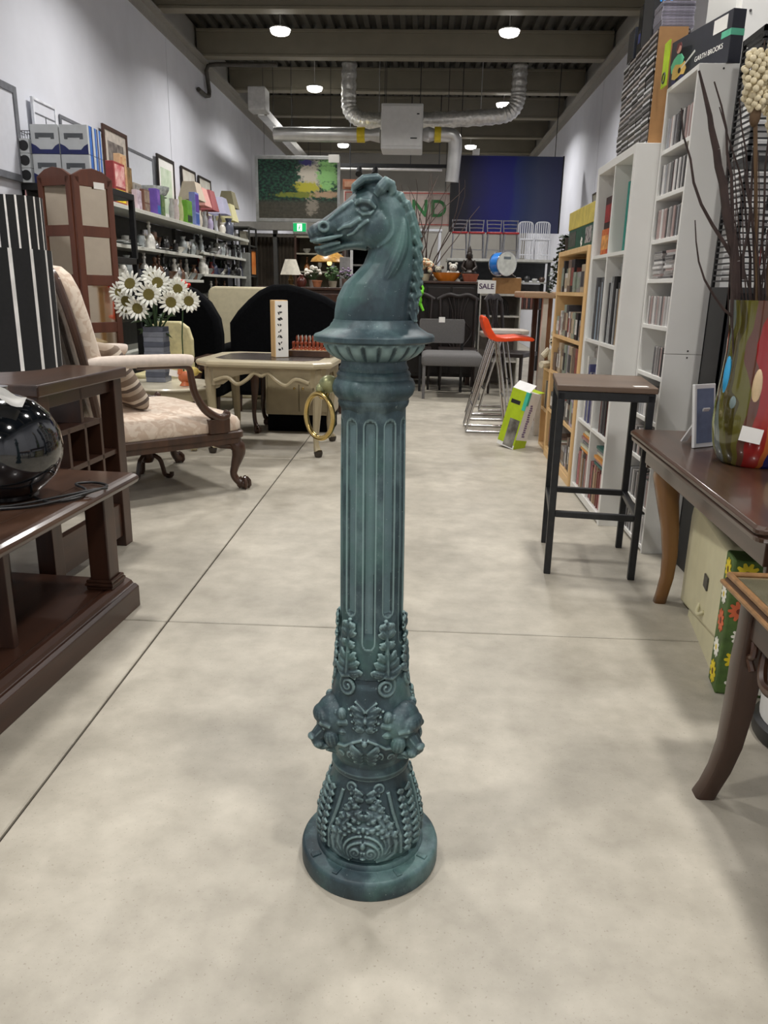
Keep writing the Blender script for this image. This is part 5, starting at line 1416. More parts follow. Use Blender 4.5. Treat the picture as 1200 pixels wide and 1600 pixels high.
# ornaments and glassware on the lower tiers
KN = {}
def orn_mesh(kind):
    if kind in KN: return KN[kind]
    P = {'goblet': [(0, 0), (.036, 0), (.034, .004), (.006, .01), (.005, .06), (.03, .085), (.036, .12), (.034, .15), (.031, .15), (.03, .1), (0, .075)],
         'tumbler': [(0, 0), (.03, 0), (.036, .1), (.033, .1), (.028, .008), (0, .008)],
         'decanter': [(0, 0), (.05, 0), (.055, .06), (.04, .11), (.014, .14), (.013, .18), (.02, .185), (.018, .2), (.01, .21), (.018, .23), (0, .24)],
         'jug': [(0, 0), (.035, 0), (.05, .05), (.045, .09), (.03, .12), (.038, .15), (.034, .15), (.025, .12), (0, .1)],
         'bowl': [(0, 0), (.03, 0), (.032, .01), (.07, .05), (.085, .075), (.08, .075), (.03, .02), (0, .016)],
         'figurine': [(0, 0), (.04, 0), (.042, .012), (.03, .02), (.034, .06), (.022, .1), (.03, .125), (.018, .14), (.012, .15), (.021, .17), (.018, .19), (0, .2)],
         'plate': [(0, 0), (.05, 0), (.055, .008), (.1, .018), (.098, .022), (.05, .012), (0, .012)],
         'vase': [(0, 0), (.03, 0), (.045, .05), (.04, .1), (.018, .14), (.03, .17), (.026, .17), (0, .13)]}[kind]
    KN[kind] = P
    return P
oc_ = [('white', (214, 212, 204)), ('clear', (150, 156, 156)), ('brown', (96, 66, 46)), ('black', (30, 30, 30)), ('grey', (120, 120, 118)), ('amber', (150, 96, 50)), ('dark green', (50, 70, 58)), ('silver', (190, 190, 188)), ('dark red', (110, 40, 36)), ('navy', (44, 48, 70))]
om = {n_: M('orn_' + n_.replace(' ', '_'), c, 0.22, var=0.2, scale=30, coat=0.5, metal=0.9 if n_ == 'silver' else 0) for n_, c in oc_}
MESHES = {}
kinds = list(('goblet', 'tumbler', 'decanter', 'jug', 'bowl', 'figurine', 'vase', 'plate'))
names_t = {(6.78, 1.48): 'second shelf, near bay', (9.56, 1.53): 'second shelf, far bay', (6.78, 1.205): 'third shelf, near bay', (9.56, 1.28): 'third shelf, far bay', (6.78, 0.9): 'fourth shelf, near bay', (9.56, 0.98): 'fourth shelf, far bay'}
r6 = random.Random(11)
ordn = ['first', 'second', 'third', 'fourth', 'fifth', 'sixth', 'seventh', 'eighth', 'ninth', 'tenth', 'eleventh', 'twelfth', 'thirteenth', 'fourteenth', 'fifteenth', 'sixteenth', 'seventeenth', 'eighteenth', 'nineteenth', 'twentieth', 'twenty-first', 'twenty-second', 'twenty-third', 'twenty-fourth', 'twenty-fifth', 'twenty-sixth', 'twenty-seventh', 'twenty-eighth', 'twenty-ninth', 'thirtieth']
ordn += [('thirty-' + q) for q in ordn[:9]] + ['fortieth'] + [('forty-' + q) for q in ordn[:9]] + ['fiftieth']
for (y0, y1, z) in TIERS[:6]:
    row = names_t[(y0, z)]
    for rowi, xx in enumerate((-2.69, -2.88)):
        y = y0 + 0.1; idx = 0
        while y < y1 - 0.08:
            kd = r6.choice(kinds if z > 1.3 else ['decanter', 'jug', 'bowl', 'figurine', 'vase', 'bowl'])
            cn = r6.choice(['white', 'brown', 'black', 'black', 'grey', 'dark green', 'silver', 'dark red', 'navy', 'clear'] if z < 1.4 else ['white', 'clear', 'clear', 'brown', 'black', 'grey', 'silver', 'silver', 'clear'])
            hmax = 0.22
            P = orn_mesh(kd); w = max(p[0] for p in P); h = P[-1][1] if kd != 'bowl' else 0.08
            s = r6.uniform(0.85, 1.12)
            key = (kd, cn)
            if key not in MESHES: MESHES[key] = MB().lathe(P, 14).mesh('body', om[cn], smooth=True)
            y += w * s
            o = bpy.data.objects.new(kd, MESHES[key]); COL.objects.link(o)
            o.location = (xx, y, z + 0.0005); o.scale = (s, s, s)
            tag(o, f'{cn} {kd}, {"front" if rowi == 0 else "back"} row of the {row}, {ordn[min(idx, 29)]} from the screen', kd, f'ornaments on the {row}')
            idx += 1
            y += w * s + r6.uniform(0.012, 0.05)
picture('orange_picture', 'orange picture standing at the far end of the wall shelving', 12.12, 12.5, 1.3, 1.68, m_frd, M('orange_print', (206, 110, 40), 0.6, c2=(226, 150, 80), scale=8), x=-2.62, fw=0.02)
t = thing('side_shelf', 'narrow dark shelf unit beyond the wall shelving under the picture', 'shelving', (-2.8, 12.3, 0))
for z in (0.02, 0.6, 1.0, 1.28, 1.72, 1.98):
    MB().b2(-0.19, 0.2, -0.26, 0.26, z, z + 0.018).build('shelf', m_shelfd, t)
for sx in (-0.18, 0.19):
    for sy in (-0.25, 0.25):
        MB().b2(sx - 0.012, sx + 0.012, sy - 0.012, sy + 0.012, 0, 1.98).build('post', m_shelfd, t)
book_box('upright_box', 'tall grey box on the narrow shelf beyond the wall shelving', 'box', 12.2, 0.12, 0.2, 0.1, (c_('tg', (150, 146, 130)),), x=-2.72, z=1.739)
book_box('upright_box', 'pale upright box beside the grey one on the narrow shelf', 'box', 12.36, 0.1, 0.17, 0.1, (c_('tp', (190, 186, 170)),), x=-2.72, z=1.739)
# ------------------------------------------------------------------ back of the shop: raised shelf with chairs
m_offw = M('offwhite_metal', (206, 208, 214), 0.4, var=0.03)
m_steel = M('brushed_steel_tube', (150, 152, 158), 0.3, metal=0.7)
t = thing('display_platform', 'grey raised display platform carrying the red and white chairs', 'platform', (1.05, 11.5, 0))
MB().b2(-0.72, 0.74, -0.22, 0.4, 1.54, 1.575).build('deck', M('platform_top', (176, 176, 170), 0.5), t, bevel=0.003)
for sx in (-0.68, 0.0, 0.7):
    MB().b2(sx - 0.02, sx + 0.02, -0.2, -0.16, 0, 1.54).build('post', m_blackm, t)
    MB().b2(sx - 0.02, sx + 0.02, 0.34, 0.38, 0, 1.54).build('post', m_blackm, t)
MB().b2(-0.7, 0.72, 0.3, 0.32, 1.3, 1.54).build('back_rail', M('platform_back', (70, 72, 76), 0.6), t)
MB().b2(-0.72, 0.74, -0.16, 0.36, 1.26, 1.275).build('lower_shelf', M('platform_top', (176, 176, 170), 0.5), t)
MB().b2(-0.72, 0.74, -0.16, 0.36, 0.9, 0.915).build('lower_shelf', M('dark_shelf', (80, 66, 56), 0.5), t)
MB().b2(-0.71, 0.73, 0.36, 0.38, 0.9, 1.25).build('rear_panel', M('grey_panel', (116, 114, 112), 0.7), t)
def red_chair():
    t = thing('red_chair', 'red seated metal chair with a slatted steel back on the platform', 'chair', (0, 0, 0))
    MB().prism(rrect(0.22, 0.2, 0.03), 'z', 0.335, 0.36).build('seat', m_red, t, bevel=0.006)
    for sx in (-0.09, 0.09):
        MB().tube([(sx * 1.2, -0.1, 0), (sx, -0.085, 0.335)], 0.008, 8).build('leg', m_steel, t)
        MB().tube([(sx * 1.2, 0.12, 0), (sx, 0.09, 0.335)], 0.008, 8).build('leg', m_steel, t)
        MB().tube([(sx, 0.09, 0.35), (sx * 1.15, 0.11, 0.53)], 0.008, 8).build('back_post', m_steel, t)
    for k in range(3):
        z = 0.42 + 0.05 * k
        MB().tube([(-0.1, 0.1 + 0.01 * k * .3, z), (0, 0.112, z + 0.004), (0.1, 0.1 + 0.01 * k * .3, z)], 0.008, 8).build('slat', m_steel, t)
    MB().tube([(-0.1, -0.095, 0.12), (0.1, -0.095, 0.12)], 0.006, 8).build('stretcher', m_steel, t)
    return t
rc = red_chair()
pos = ['leftmost of four', 'second from left of four', 'third from left of four', 'rightmost of four beside the white ones']
for i, x in enumerate((0.50, 0.735, 0.985, 1.215)):
    if i == 0: rc.location = (x, 11.5, 1.575); rc['label'] = f'red seated steel slat back chair on the platform, {pos[0]}'; rc['group'] = 'red seated chairs on the platform'
    else: dup(rc, (x, 11.5, 1.575), 0, f'red seated steel slat back chair on the platform, {pos[i]}')
def slat_chair(label, x):
    t = thing('slatted_chair', label, 'chair', (x, 11.5, 1.575), 0, 'white slatted chairs on the platform')
    MB().b2(-0.1, 0.1, -0.09, 0.1, 0.26, 0.28).build('seat', m_offw, t, bevel=0.005)
    for sx in (-0.095, 0.095):
        MB().tube([(sx, -0.08, 0), (sx, -0.08, 0.27)], 0.009, 8).build('leg', m_offw, t)
        MB().tube([(sx, 0.09, 0), (sx, 0.09, 0.27)], 0.009, 8).build('leg', m_offw, t)
    MB().tube(spline([(-0.1, 0.09, 0.28), (-0.1, 0.1, 0.44), (-0.095, 0.1, 0.485), (-0.06, 0.1, 0.51), (0.06, 0.1, 0.51), (0.095, 0.1, 0.485), (0.1, 0.1, 0.44), (0.1, 0.09, 0.28)], 3), 0.009, 8).build('back_frame', m_offw, t, smooth=True)
    for k in range(6):
        xx = -0.075 + 0.03 * k
        MB().b2(xx - 0.007, xx + 0.007, 0.093, 0.1, 0.28, 0.505).build('slat', m_offw, t)
    for k in range(6):
        xx = -0.075 + 0.03 * k
        MB().b2(xx - 0.005, xx + 0.005, -0.085, -0.078, 0.02, 0.26).build('front_slat', m_offw, t)
    MB().b2(-0.095, 0.095, -0.086, -0.076, 0.06, 0.075).build('stretcher', m_offw, t)
slat_chair('white slat backed metal chair on the platform, left of the pair', 1.43)
slat_chair('white slat backed metal chair on the platform, right of the pair', 1.665)
# odds on the lower shelf of the platform
for i, (x, c, h, nm) in enumerate(((1.35, (200, 196, 190), 0.06, 'white'), (1.47, (60, 60, 60), 0.08, 'black'), (1.58, (190, 190, 186), 0.05, 'silver'), (1.68, (90, 70, 60), 0.07, 'brown'))):
    lathe_thing('small_pot', f'small {nm} pot on the shelf under the white slatted chairs', 'pot', (x, 11.42, 1.2755), [(0, 0), (0.03, 0), (0.045, h * 0.6), (0.03, h), (0, h)], M('pot_' + nm, c, 0.4))
for i in range(9):
    c = [(90, 50, 44), (60, 44, 40), (130, 90, 80), (46, 46, 52), (110, 70, 60)][i % 5]
    o = MB().b2(-0.012, 0.012, -0.07, 0.07, 0, 0.2).build('book', M(f'spine_{i % 5}', c, 0.6)); tag(o, f'dark spined book under the platform shelf, {ordn[i]} from the left', 'book', 'books under the platform shelf'); o.location = (1.42 + 0.031 * i, 11.42, 0.9155)

# ------------------------------------------------------------------ middle distance: cabinets, statues, drum
t = thing('dark_sideboard', 'long dark high sideboard at the back crowded with ornaments', 'sideboard', (0.32, 10.0, 0))
MB().b2(-0.55, 0.33, -0.25, 0.25, 0.1, 1.22).build('carcass', M('sideboard_black', (26, 20, 18), 0.4), t, bevel=0.008)
MB().b2(-0.58, 0.36, -0.28, 0.28, 1.22, 1.25).build('top', w_dark_y, t, bevel=0.006)
for x0 in (-0.54, -0.25, 0.04):
    d_ = MB().b2(x0, x0 + 0.27, -0.27, -0.25, 0.14, 1.18).build('door', M('sideboard_door', (32, 25, 22), 0.4), t, bevel=0.005)
    MB().ell((x0 + 0.24, -0.28, 0.7), (0.012, 0.012, 0.012), 8, 6).build('knob', m_brass, d_)
for sx in (-0.5, 0.28):
    for sy in (-0.2, 0.2):
        MB().b2(sx - 0.03, sx + 0.03, sy - 0.03, sy + 0.03, 0, 0.1).build('foot', w_dark_z, t)
t = thing('flower_ball', 'round dried arrangement of peach and cream flowers beside the horse neck', 'flowers', (0.0, 9.86, 1.2505))
m_peach, m_crm = M('peach_petal', (206, 160, 120), 0.7, var=0.2), M('cream_petal', (206, 202, 176), 0.7, var=0.15)
MB().lathe([(0, 0), (0.07, 0), (0.09, 0.08), (0.07, 0.08), (0, 0.06)], 16).build('pot', M('pot_cream', (190, 180, 150), 0.5), t, smooth=True)
rr_ = random.Random(3)
for mm, nn in ((m_peach, 26), (m_crm, 34)):
    mb = MB()
    for i in range(nn):
        a = rr_.uniform(0, 2 * PI); ph = rr_.uniform(-0.2, 1.4); q = 0.12
        mb.ell((q * math.cos(a) * math.cos(ph), q * math.sin(a) * math.cos(ph), 0.13 + q * math.sin(ph)), (0.028, 0.028, 0.022), 6, 5)
    o = mb.build('blooms', mm, t, smooth=True); o['kind'] = 'stuff'
t = thing('orange_dish', 'long orange glass dish on the dark sideboard', 'dish', (0.29, 9.83, 1.2505))
MB().lathe([(0, 0), (0.1, 0), (0.15, 0.05), (0.18, 0.1), (0.17, 0.1), (0.1, 0.02), (0, 0.015)], 24, sq=lambda a: 1 - 0.45 * math.sin(a) ** 2).build('dish_body', M('orange_glass', (196, 110, 30), 0.2, coat=0.5), t, smooth=True)
t = thing('terracotta_trough', 'low terracotta trough right of the orange dish', 'trough', (0.575, 9.80, 1.2505))
MB().loft([[(x * k, y * k, z) for x, y in rrect(0.19, 0.14, 0.02)] for k, z in ((0.8, 0), (1, 0.07), (1.04, 0.07), (1.04, 0.09), (0.94, 0.09), (0.8, 0.02))]).build('trough_body', M('terracotta', (140, 74, 50), 0.7), t)
t = thing('buddha_statue', 'dark seated statue with a tall pointed crown on the sideboard', 'statue', (0.57, 10.06, 1.2505))
mb = MB().lathe([(0, 0), (0.13, 0), (0.14, 0.03), (0.12, 0.05), (0.10, 0.06), (0, 0.06)], 20).ell((0, -0.03, 0.1), (0.125, 0.09, 0.05), 16, 10).ell((0, 0, 0.18), (0.075, 0.055, 0.11), 16, 12).ell((0, -0.01, 0.315), (0.043, 0.045, 0.055), 14, 10).lathe([(0.042, 0), (0.04, 0.02), (0.025, 0.05), (0.012, 0.08), (0, 0.095)], 14, (0, 0, 0.345))
for s in (-1, 1):
    mb.tube([(s * 0.07, 0, 0.25), (s * 0.11, -0.03, 0.17), (s * 0.05, -0.1, 0.13)], [0.028, 0.026, 0.018], 10)
    mb.tube([(s * 0.044, -0.005, 0.33), (s * 0.046, -0.005, 0.28)], 0.008, 6)
mb.xform(Matrix.Diagonal((0.78, 0.9, 0.98, 1))).build('figure', M('dark_bronze', (40, 32, 26), 0.45, metal=0.3), t, smooth=True)
def plush(nm, label, loc, m, s=1.0, rz=0):
    t = thing(nm, label, 'soft toy', loc, rz)
    mb = MB().ell((0, 0, 0.10 * s), (0.085 * s, 0.075 * s, 0.10 * s), 14, 10).ell((0, -0.02 * s, 0.235 * s), (0.07 * s, 0.065 * s, 0.062 * s), 14, 10).ell((0, -0.085 * s, 0.222 * s), (0.032 * s, 0.03 * s, 0.025 * s), 10, 8)
    for q in (-1, 1):
        mb.ell((q * 0.055 * s, 0, 0.295 * s), (0.026 * s, 0.014 * s, 0.026 * s), 10, 8)
        mb.tube([(q * 0.07 * s, -0.02 * s, 0.16 * s), (q * 0.11 * s, -0.06 * s, 0.10 * s)], [0.03 * s, 0.026 * s], 8)
        mb.tube([(q * 0.05 * s, -0.04 * s, 0.035 * s), (q * 0.07 * s, -0.14 * s, 0.035 * s)], [0.035 * s, 0.03 * s], 8)
    mb.build('plush_body', m, t, smooth=True)
    mb = MB().ell((0, -0.116 * s, 0.228 * s), (0.01 * s, 0.008 * s, 0.008 * s), 8, 6)
    for q in (-1, 1): mb.ell((q * 0.027 * s, -0.077 * s, 0.25 * s), (0.007 * s, 0.006 * s, 0.007 * s), 8, 6)
    o = mb.build('eyes_and_nose', m_ink, t); o['kind'] = 'stuff'
    return t
m_pw = M('white_plush', (196, 194, 184), 0.95, var=0.12, scale=60, bump=0.3)
plush('teddy_bear', 'white plush bear lying back beside the dark statue', (0.375, 10.10, 1.2505), m_pw, 0.72)
plush('teddy_bear', 'smaller off white plush bear left of the other white bear', (0.19, 10.10, 1.2505), M('offwhite_plush', (170, 166, 150), 0.95, var=0.12, scale=60, bump=0.3), 0.6)
# bare branches
t = thing('branch_vase', 'tall vase of bare twisted brown branches behind the horse head', 'vase', (0.02, 10.45, 1.0))
t.location = (-0.06, 10.5, 0)
MB().lathe([(0, 0), (0.12, 0), (0.14, 0.3), (0.1, 0.7), (0.07, 1.0), (0.09, 1.2), (0.075, 1.2), (0.05, 1.0), (0, 0.95)], 20).build('vase_body', M('vase_brown', (70, 50, 40), 0.4), t, smooth=True)
mb = MB(); r7 = random.Random(5)
for i in range(22):
    p = Vector((r7.uniform(-0.04, 0.04), r7.uniform(-0.04, 0.04), 1.1)); d_ = Vector((r7.uniform(-0.32, 0.42), r7.uniform(-0.2, 0.2), 1)).normalized()
    pts = [p]
    for k in range(9):
        d_ = (d_ + Vector((r7.uniform(-0.3, 0.3), r7.uniform(-0.2, 0.2), r7.uniform(-0.05, 0.1)))).normalized(); p = p + d_ * r7.uniform(0.12, 0.2); pts.append(p)
    mb.tube(pts, [0.011 - 0.0009 * k for k in range(10)], 5)
o = mb.build('branches', M('bare_twig', (76, 62, 56), 0.8), t); o['kind'] = 'stuff'
# white chair silhouettes behind the branches
t = thing('white_bench', 'white painted metal bench raised behind the bare branches', 'bench', (-0.25, 11.6, 0))
MB().b2(-0.45, 0.5, -0.2, 0.2, 1.93, 1.96).build('seat', m_offw, t)
for sx in (-0.42, 0.0, 0.47):
    for sy in (-0.17, 0.17):
        MB().b2(sx - 0.018, sx + 0.018, sy - 0.018, sy + 0.018, 0.0, 1.93).build('leg', m_offw, t)
t = thing('back_counter', 'dark counter under the white bench at the back', 'counter', (-0.25, 11.0, 0))
MB().b2(-0.5, 0.5, -0.2, 0.2, 0.0, 1.42).build('carcass', M('counter_dark', (52, 44, 38), 0.5), t, bevel=0.01)
MB().b2(-0.53, 0.53, -0.23, 0.22, 1.42, 1.45).build('top', w_dark_y, t, bevel=0.005)

# drum on its cabinet, cardboard, the sign and the arched wire rack
t = thing('white_cabinet', 'grey and white open cabinet holding the blue drum', 'cabinet', (0.98, 9.9, 0))
m_cabw = M('cabinet_offwhite', (186, 182, 172), 0.5)
MB().b2(-0.28, 0.22, -0.2, 0.25, 1.09, 1.115).build('top', m_cabw, t, bevel=0.003)
for sx in (-0.28, 0.205):
    MB().b2(sx, sx + 0.015, -0.2, 0.25, 0, 1.09).build('side', m_cabw, t)
MB().b2(-0.265, 0.205, 0.23, 0.25, 0, 1.09).build('back', M('cabinet_inside', (120, 112, 104), 0.6), t)
for z in (0.3, 0.84):
    MB().b2(-0.265, 0.205, -0.19, 0.23, z, z + 0.02).build('shelf', m_cabw, t)
t = thing('bass_drum', 'bright blue toy bass drum with a white head on a cardboard box', 'drum', (0.95, 9.72, 1.46), 0, rot=(0, 0, R(28)))
mb = MB().lathe([(0.13, -0.09), (0.13, 0.09)], 32, caps=False).xform(Matrix.Rotation(PI / 2, 4, 'X'))
mb.build('shell', M('drum_blue', (30, 120, 206), 0.3, coat=0.5), t, smooth=True)
MB().lathe([(0, 0.0), (0.132, 0.0), (0.132, 0.004), (0, 0.004)], 32).xform(Matrix.Translation((0, -0.09, 0)) @ Matrix.Rotation(PI / 2, 4, 'X')).build('drum_head', M('drum_skin', (214, 216, 208), 0.5), t, smooth=True)
for yy in (-0.088, 0.088):
    MB().tube([(0.135 * math.cos(k * PI / 16), yy, 0.135 * math.sin(k * PI / 16)) for k in range(32)], 0.007, 8, closed=True).build('hoop', m_chrome, t, smooth=True)
MB().b2(-0.05, 0.05, -0.096, -0.0945, 0.05, 0.08).build('badge', M('badge_grey', (110, 120, 124), 0.5), t)
MB().tube([(-0.08, -0.05, -0.1), (-0.11, -0.12, -0.145)], 0.006, 6).tube([(0.08, -0.05, -0.1), (0.11, -0.12, -0.145)], 0.006, 6).build('spur', m_chrome, t)
t = thing('cardboard_box', 'brown cardboard box under the blue drum', 'box', (1.02, 9.86, 1.1155))
MB().b2(-0.16, 0.17, -0.12, 0.12, 0, 0.185).build('carton', m_card, t, bevel=0.004)
MB().b2(-0.16, 0.17, -0.005, 0.005, 0.185, 0.188).build('tape', M('tape', (196, 160, 110), 0.4), t)
t = thing('word_sign', 'small white sign with dark lettering left of the cardboard box', 'sign', (0.77, 9.68, 1.1155))
MB().b2(-0.105, 0.11, -0.008, 0.008, 0, 0.15).build('plate', m_paper, t, bevel=0.002)
text('lettering', 'SALE', M('sign_violet', (70, 40, 80), 0.6), t, (0.0, -0.0095, 0.08), (PI / 2, 0, 0), 0.085, 0.0005, True)
t = thing('arched_rack', 'black arched wire rack standing inside the white cabinet', 'rack', (0.95, 9.86, 0.8605))
mb = MB()
for k in range(4):
    w = 0.11 - 0.022 * k
    mb.tube(spline([(-w, 0, 0), (-w, 0, 0.12), (-w * 0.6, 0, 0.19 - 0.01 * k), (0, 0, 0.215 - 0.015 * k), (w * 0.6, 0, 0.19 - 0.01 * k), (w, 0, 0.12), (w, 0, 0)], 4), 0.006, 6)
mb.b2(-0.13, 0.13, -0.05, 0.05, 0, 0.01)
mb.build('wire_frame', m_blackm, t, smooth=True)

# dark carved chairs and the wide grey lounge seats
def carved_chair(label, loc, rz):
    t = thing('carved_chair', label, 'chair', loc, rz, 'dark carved dining chairs at the back')
    m_ = M('ebony_wood', (30, 20, 17), 0.4, var=0.2)
    MB().b2(-0.23, 0.23, -0.22, 0.22, 0.43, 0.48).build('seat', m_, t, bevel=0.01)
    for sx in (-0.2, 0.2):
        for sy in (-0.19, 0.19):
            MB().tube([(sx, sy, 0.44), (sx, sy, 0)], [0.022, 0.014], 8).build('leg', m_, t)
        MB().tube(spline([(sx, 0.2, 0.46), (sx * 1.05, 0.23, 0.8), (sx * 1.1, 0.27, 1.05)], 4), 0.02, 8).build('back_post', m_, t, smooth=True)
    MB().tube(spline([(-0.25, 0.27, 1.03), (-0.12, 0.275, 1.09), (0, 0.275, 1.07), (0.12, 0.275, 1.09), (0.25, 0.27, 1.03)], 4), 0.03, 8, flat=0.6).build('crest_rail', m_, t, smooth=True)
    for k in range(5):
        a = -0.12 + 0.06 * k
        MB().tube(spline([(a * 0.6, 0.2, 0.48), (a * 1.5, 0.225, 0.66), (a * 0.5, 0.24, 0.82), (a, 0.27, 1.06)], 4), 0.009, 6).build('splat', m_, t, smooth=True)
carved_chair('dark carved back chair behind the grey lounge seats, on the left', (-0.10, 9.42, 0.0), 0)
carved_chair('dark carved back chair behind the grey lounge seats, in the middle', (0.44, 9.42, 0.0), R(0))
carved_chair('dark carved chair turned sideways right of the grey seats', (1.06, 9.1, 0.0), R(62))
def lounge(label, loc, back):
    t = thing('lounge_seat', label, 'chair', loc, 0, 'grey lounge seats')
    w = 0.33
    rg = [[(px, py, z) for px, py in rrect(2 * w - 2 * i_, 0.6 - 2 * i_, 0.04)] for i_, z in ((0.01, 0.36), (0.0, 0.38), (0.0, 0.45), (0.015, 0.475), (0.05, 0.49))]
    MB().loft(rg).build('seat', m_grey, t, smooth=True)
    if back:
        rg = [[(px, py + 0.27 + 0.1 * (z - 0.5), z) for px, py in rrect(2 * w - 2 * i_, 0.09, 0.03)] for i_, z in ((0.01, 0.50), (0.0, 0.53), (0.0, 0.80), (0.01, 0.83), (0.03, 0.845))]
        MB().loft(rg).build('backrest', m_grey, t, smooth=True)
        MB().b2(-0.05, 0.04, 0.24, 0.245, 0.80, 0.86).build('price_tag', m_paper, t)
        for s in (-1, 1): MB().tube([(s * 0.24, 0.28, 0.38), (s * 0.24, 0.29, 0.52)], 0.014, 8).build('back_post', m_blackm, t)
    for s in (-1, 1):
        for y in (-0.26, 0.26):
            MB().b2(s * 0.30 - 0.016, s * 0.30 + 0.016, y - 0.016, y + 0.016, 0, 0.37).build('leg', m_grey if not back else m_blackm, t)
    return t
lounge('low grey upholstered lounge seat without a back, nearest the aisle end', (0.345, 8.70, 0), False)
t = thing('grey_screen_back', 'square grey padded chair back with a white tag behind the lounge seat', 'chair', (0.24, 9.08, 0))
rg = [[(px, py + 0.03, z) for px, py in rrect(0.52 - 2 * i_, 0.08, 0.02)] for i_, z in ((0.01, 0.56), (0.0, 0.58), (0.0, 0.80), (0.01, 0.825))]
MB().loft(rg).build('backrest', m_grey, t, smooth=True)
MB().b2(-0.26, 0.26, -0.02, 0.08, 0.40, 0.47).build('seat', m_velvet, t, bevel=0.01)
MB().b2(-0.04, 0.03, -0.012, -0.008, 0.79, 0.85).build('price_tag', m_paper, t)
for s in (-1, 1):
    MB().b2(s * 0.24 - 0.015, s * 0.24 + 0.015, 0.03, 0.06, 0.0, 0.6).build('post', m_blackm, t)
    MB().b2(s * 0.24 - 0.015, s * 0.24 + 0.015, -0.02, 0.01, 0.0, 0.42).build('leg', m_blackm, t)
t = thing('toy_frog', 'bright green plush toy hanging over the edge of the dark sideboard', 'soft toy', (-0.05, 9.62, 1.02))
mb = MB().ell((0, 0, 0.0), (0.05, 0.035, 0.07), 12, 8).ell((0.03, -0.02, 0.09), (0.04, 0.035, 0.032), 12, 8).tube([(0.03, -0.02, -0.04), (0.07, -0.04, -0.12)], [0.02, 0.014], 8).tube([(-0.03, -0.02, -0.03), (-0.06, -0.03, -0.1)], [0.02, 0.014], 8).tube([(0.03, 0, 0.04), (0.06, 0.04, 0.14), (0.03, 0.07, 0.20)], [0.016, 0.014, 0.012], 8)
mb.build('plush_body', M('lime_plush', (110, 200, 40), 0.8), t, smooth=True)
# ------------------------------------------------------------------ right side: white cube shelf
t = thing('cube_shelf', 'white open cube shelf of two columns against the right side of the aisle', 'shelf', (0.94, 3.82, 0))
D, W, H_ = 0.39, 0.785, 1.80
side_panels = [(0.0, 0.038), (W - 0.038, W)]
for a, b in side_panels: MB().b2(0, D, a, b, 0, H_).build('side_panel', m_white, t, bevel=0.0015)
MB().b2(0, D, 0.038, W - 0.038, H_ - 0.038, H_).build('top_panel', m_white, t, bevel=0.0015)
MB().b2(0, D, 0.038, W - 0.038, 0.01, 0.05).build('bottom_panel', m_white, t, bevel=0.0015)
MB().b2(D - 0.008, D, 0.038, W - 0.038, 0.05, H_ - 0.038).build('back_panel', m_white, t)
ZR = [0.05, 0.44, 0.90, 1.345]
for z in ZR[1:]:
    MB().b2(0.004, D - 0.008, 0.038, W - 0.038, z - 0.017, z).build('shelf', m_white, t)
for z0, z1 in zip(ZR, ZR[1:] + [H_ - 0.021]):
    MB().b2(0.004, D - 0.008, W / 2 - 0.009, W / 2 + 0.009, z0, z1 - 0.017).build('divider', m_white, t)
m_hole = M('screw_hole', (70, 68, 66), 0.7)
BK = {}
def book(nm, label, cat, x0, y, z, th, h, d, c, group, tilt=0.0):
    """a book or folder standing with its spine at x0, y = near side"""
    key = (round(th, 3), round(h, 3), round(d, 3), c)
    if key not in BK:
        mt = M('cover_%d_%d_%d' % c, c, 0.5, var=0.08, scale=40)
        m = MB()
        m.b2(0, d, 0, th * 0.12, 0, h).b2(0, d, th * 0.88, th, 0, h).b2(0, 0.004, th * 0.1, th * 0.9, 0, h)
        m.m = 1; m.b2(0.004, d - 0.004, th * 0.12, th * 0.88, 0.003, h - 0.003)
        BK[key] = m.mesh('book', [mt, m_paper])
    o = bpy.data.objects.new(nm, BK[key]); COL.objects.link(o)
    o.location = (x0, y, z + 0.0005); o.rotation_euler = (tilt, 0, 0)
    return tag(o, label, cat, group)
def row_books(y0, y1, z, hmin, hmax, cols, group, where, x0=0.95, tmin=0.006, tmax=0.03, d=0.2, nm='book', cat='book', seed=1):
    r = random.Random(seed); y = y0; i = 0
    while True:
        th = r.choice([tmin, (tmin + tmax) / 2, tmax]); 
        if y + th > y1: break
        cn, c = r.choice(cols)
        hh = r.choice([hmin, (hmin + hmax) / 2, hmax])
        book(nm, f'{cn} {nm.replace("_", " ")} {where}, {ordn[min(i, 49)]} from the near end', cat, x0 + r.uniform(0, 0.012), y, z, th, hh, d, c, group)
        y += th + 0.0008; i += 1
# near column is y 3.86..4.20, far column is y 4.22..4.56
o = book('folder', 'tall teal folder standing alone in the top near cube', 'folder', 0.965, 3.97, 1.345, 0.035, 0.315, 0.25, (20, 132, 118), 'folders in the cube shelf')
o = book('folder', 'second teal green folder leaning behind the first in the top near cube', 'folder', 0.975, 4.012, 1.345, 0.025, 0.30, 0.25, (34, 150, 120), 'folders in the cube shelf')
def carton(nm, label, cat, x0, x1, y0, y1, z, h, c, c2=None, grp=None, band=None):
    t_ = thing(nm, label, cat, ((x0 + x1) / 2, (y0 + y1) / 2, z + 0.0005), 0, grp)
    w, d = (x1 - x0) / 2, (y1 - y0) / 2
    MB().b2(-w, w, -d, d, 0, h).build('carton', M('ct_%d_%d_%d' % c, c, 0.5, c2=c2, scale=25), t_, bevel=0.002)
    if band:
        MB().b2(-w - 0.002, -w, -d * 0.8, d * 0.8, h * 0.2, h * 0.75).build('print', M('ct_%d_%d_%d' % band, band, 0.5, var=0.3, scale=30), t_)
        MB().b2(-w * 0.8, w * 0.8, -d - 0.002, -d, h * 0.2, h * 0.75).build('print', M('ct_%d_%d_%d' % band, band, 0.5, var=0.3, scale=30), t_)
    return t_
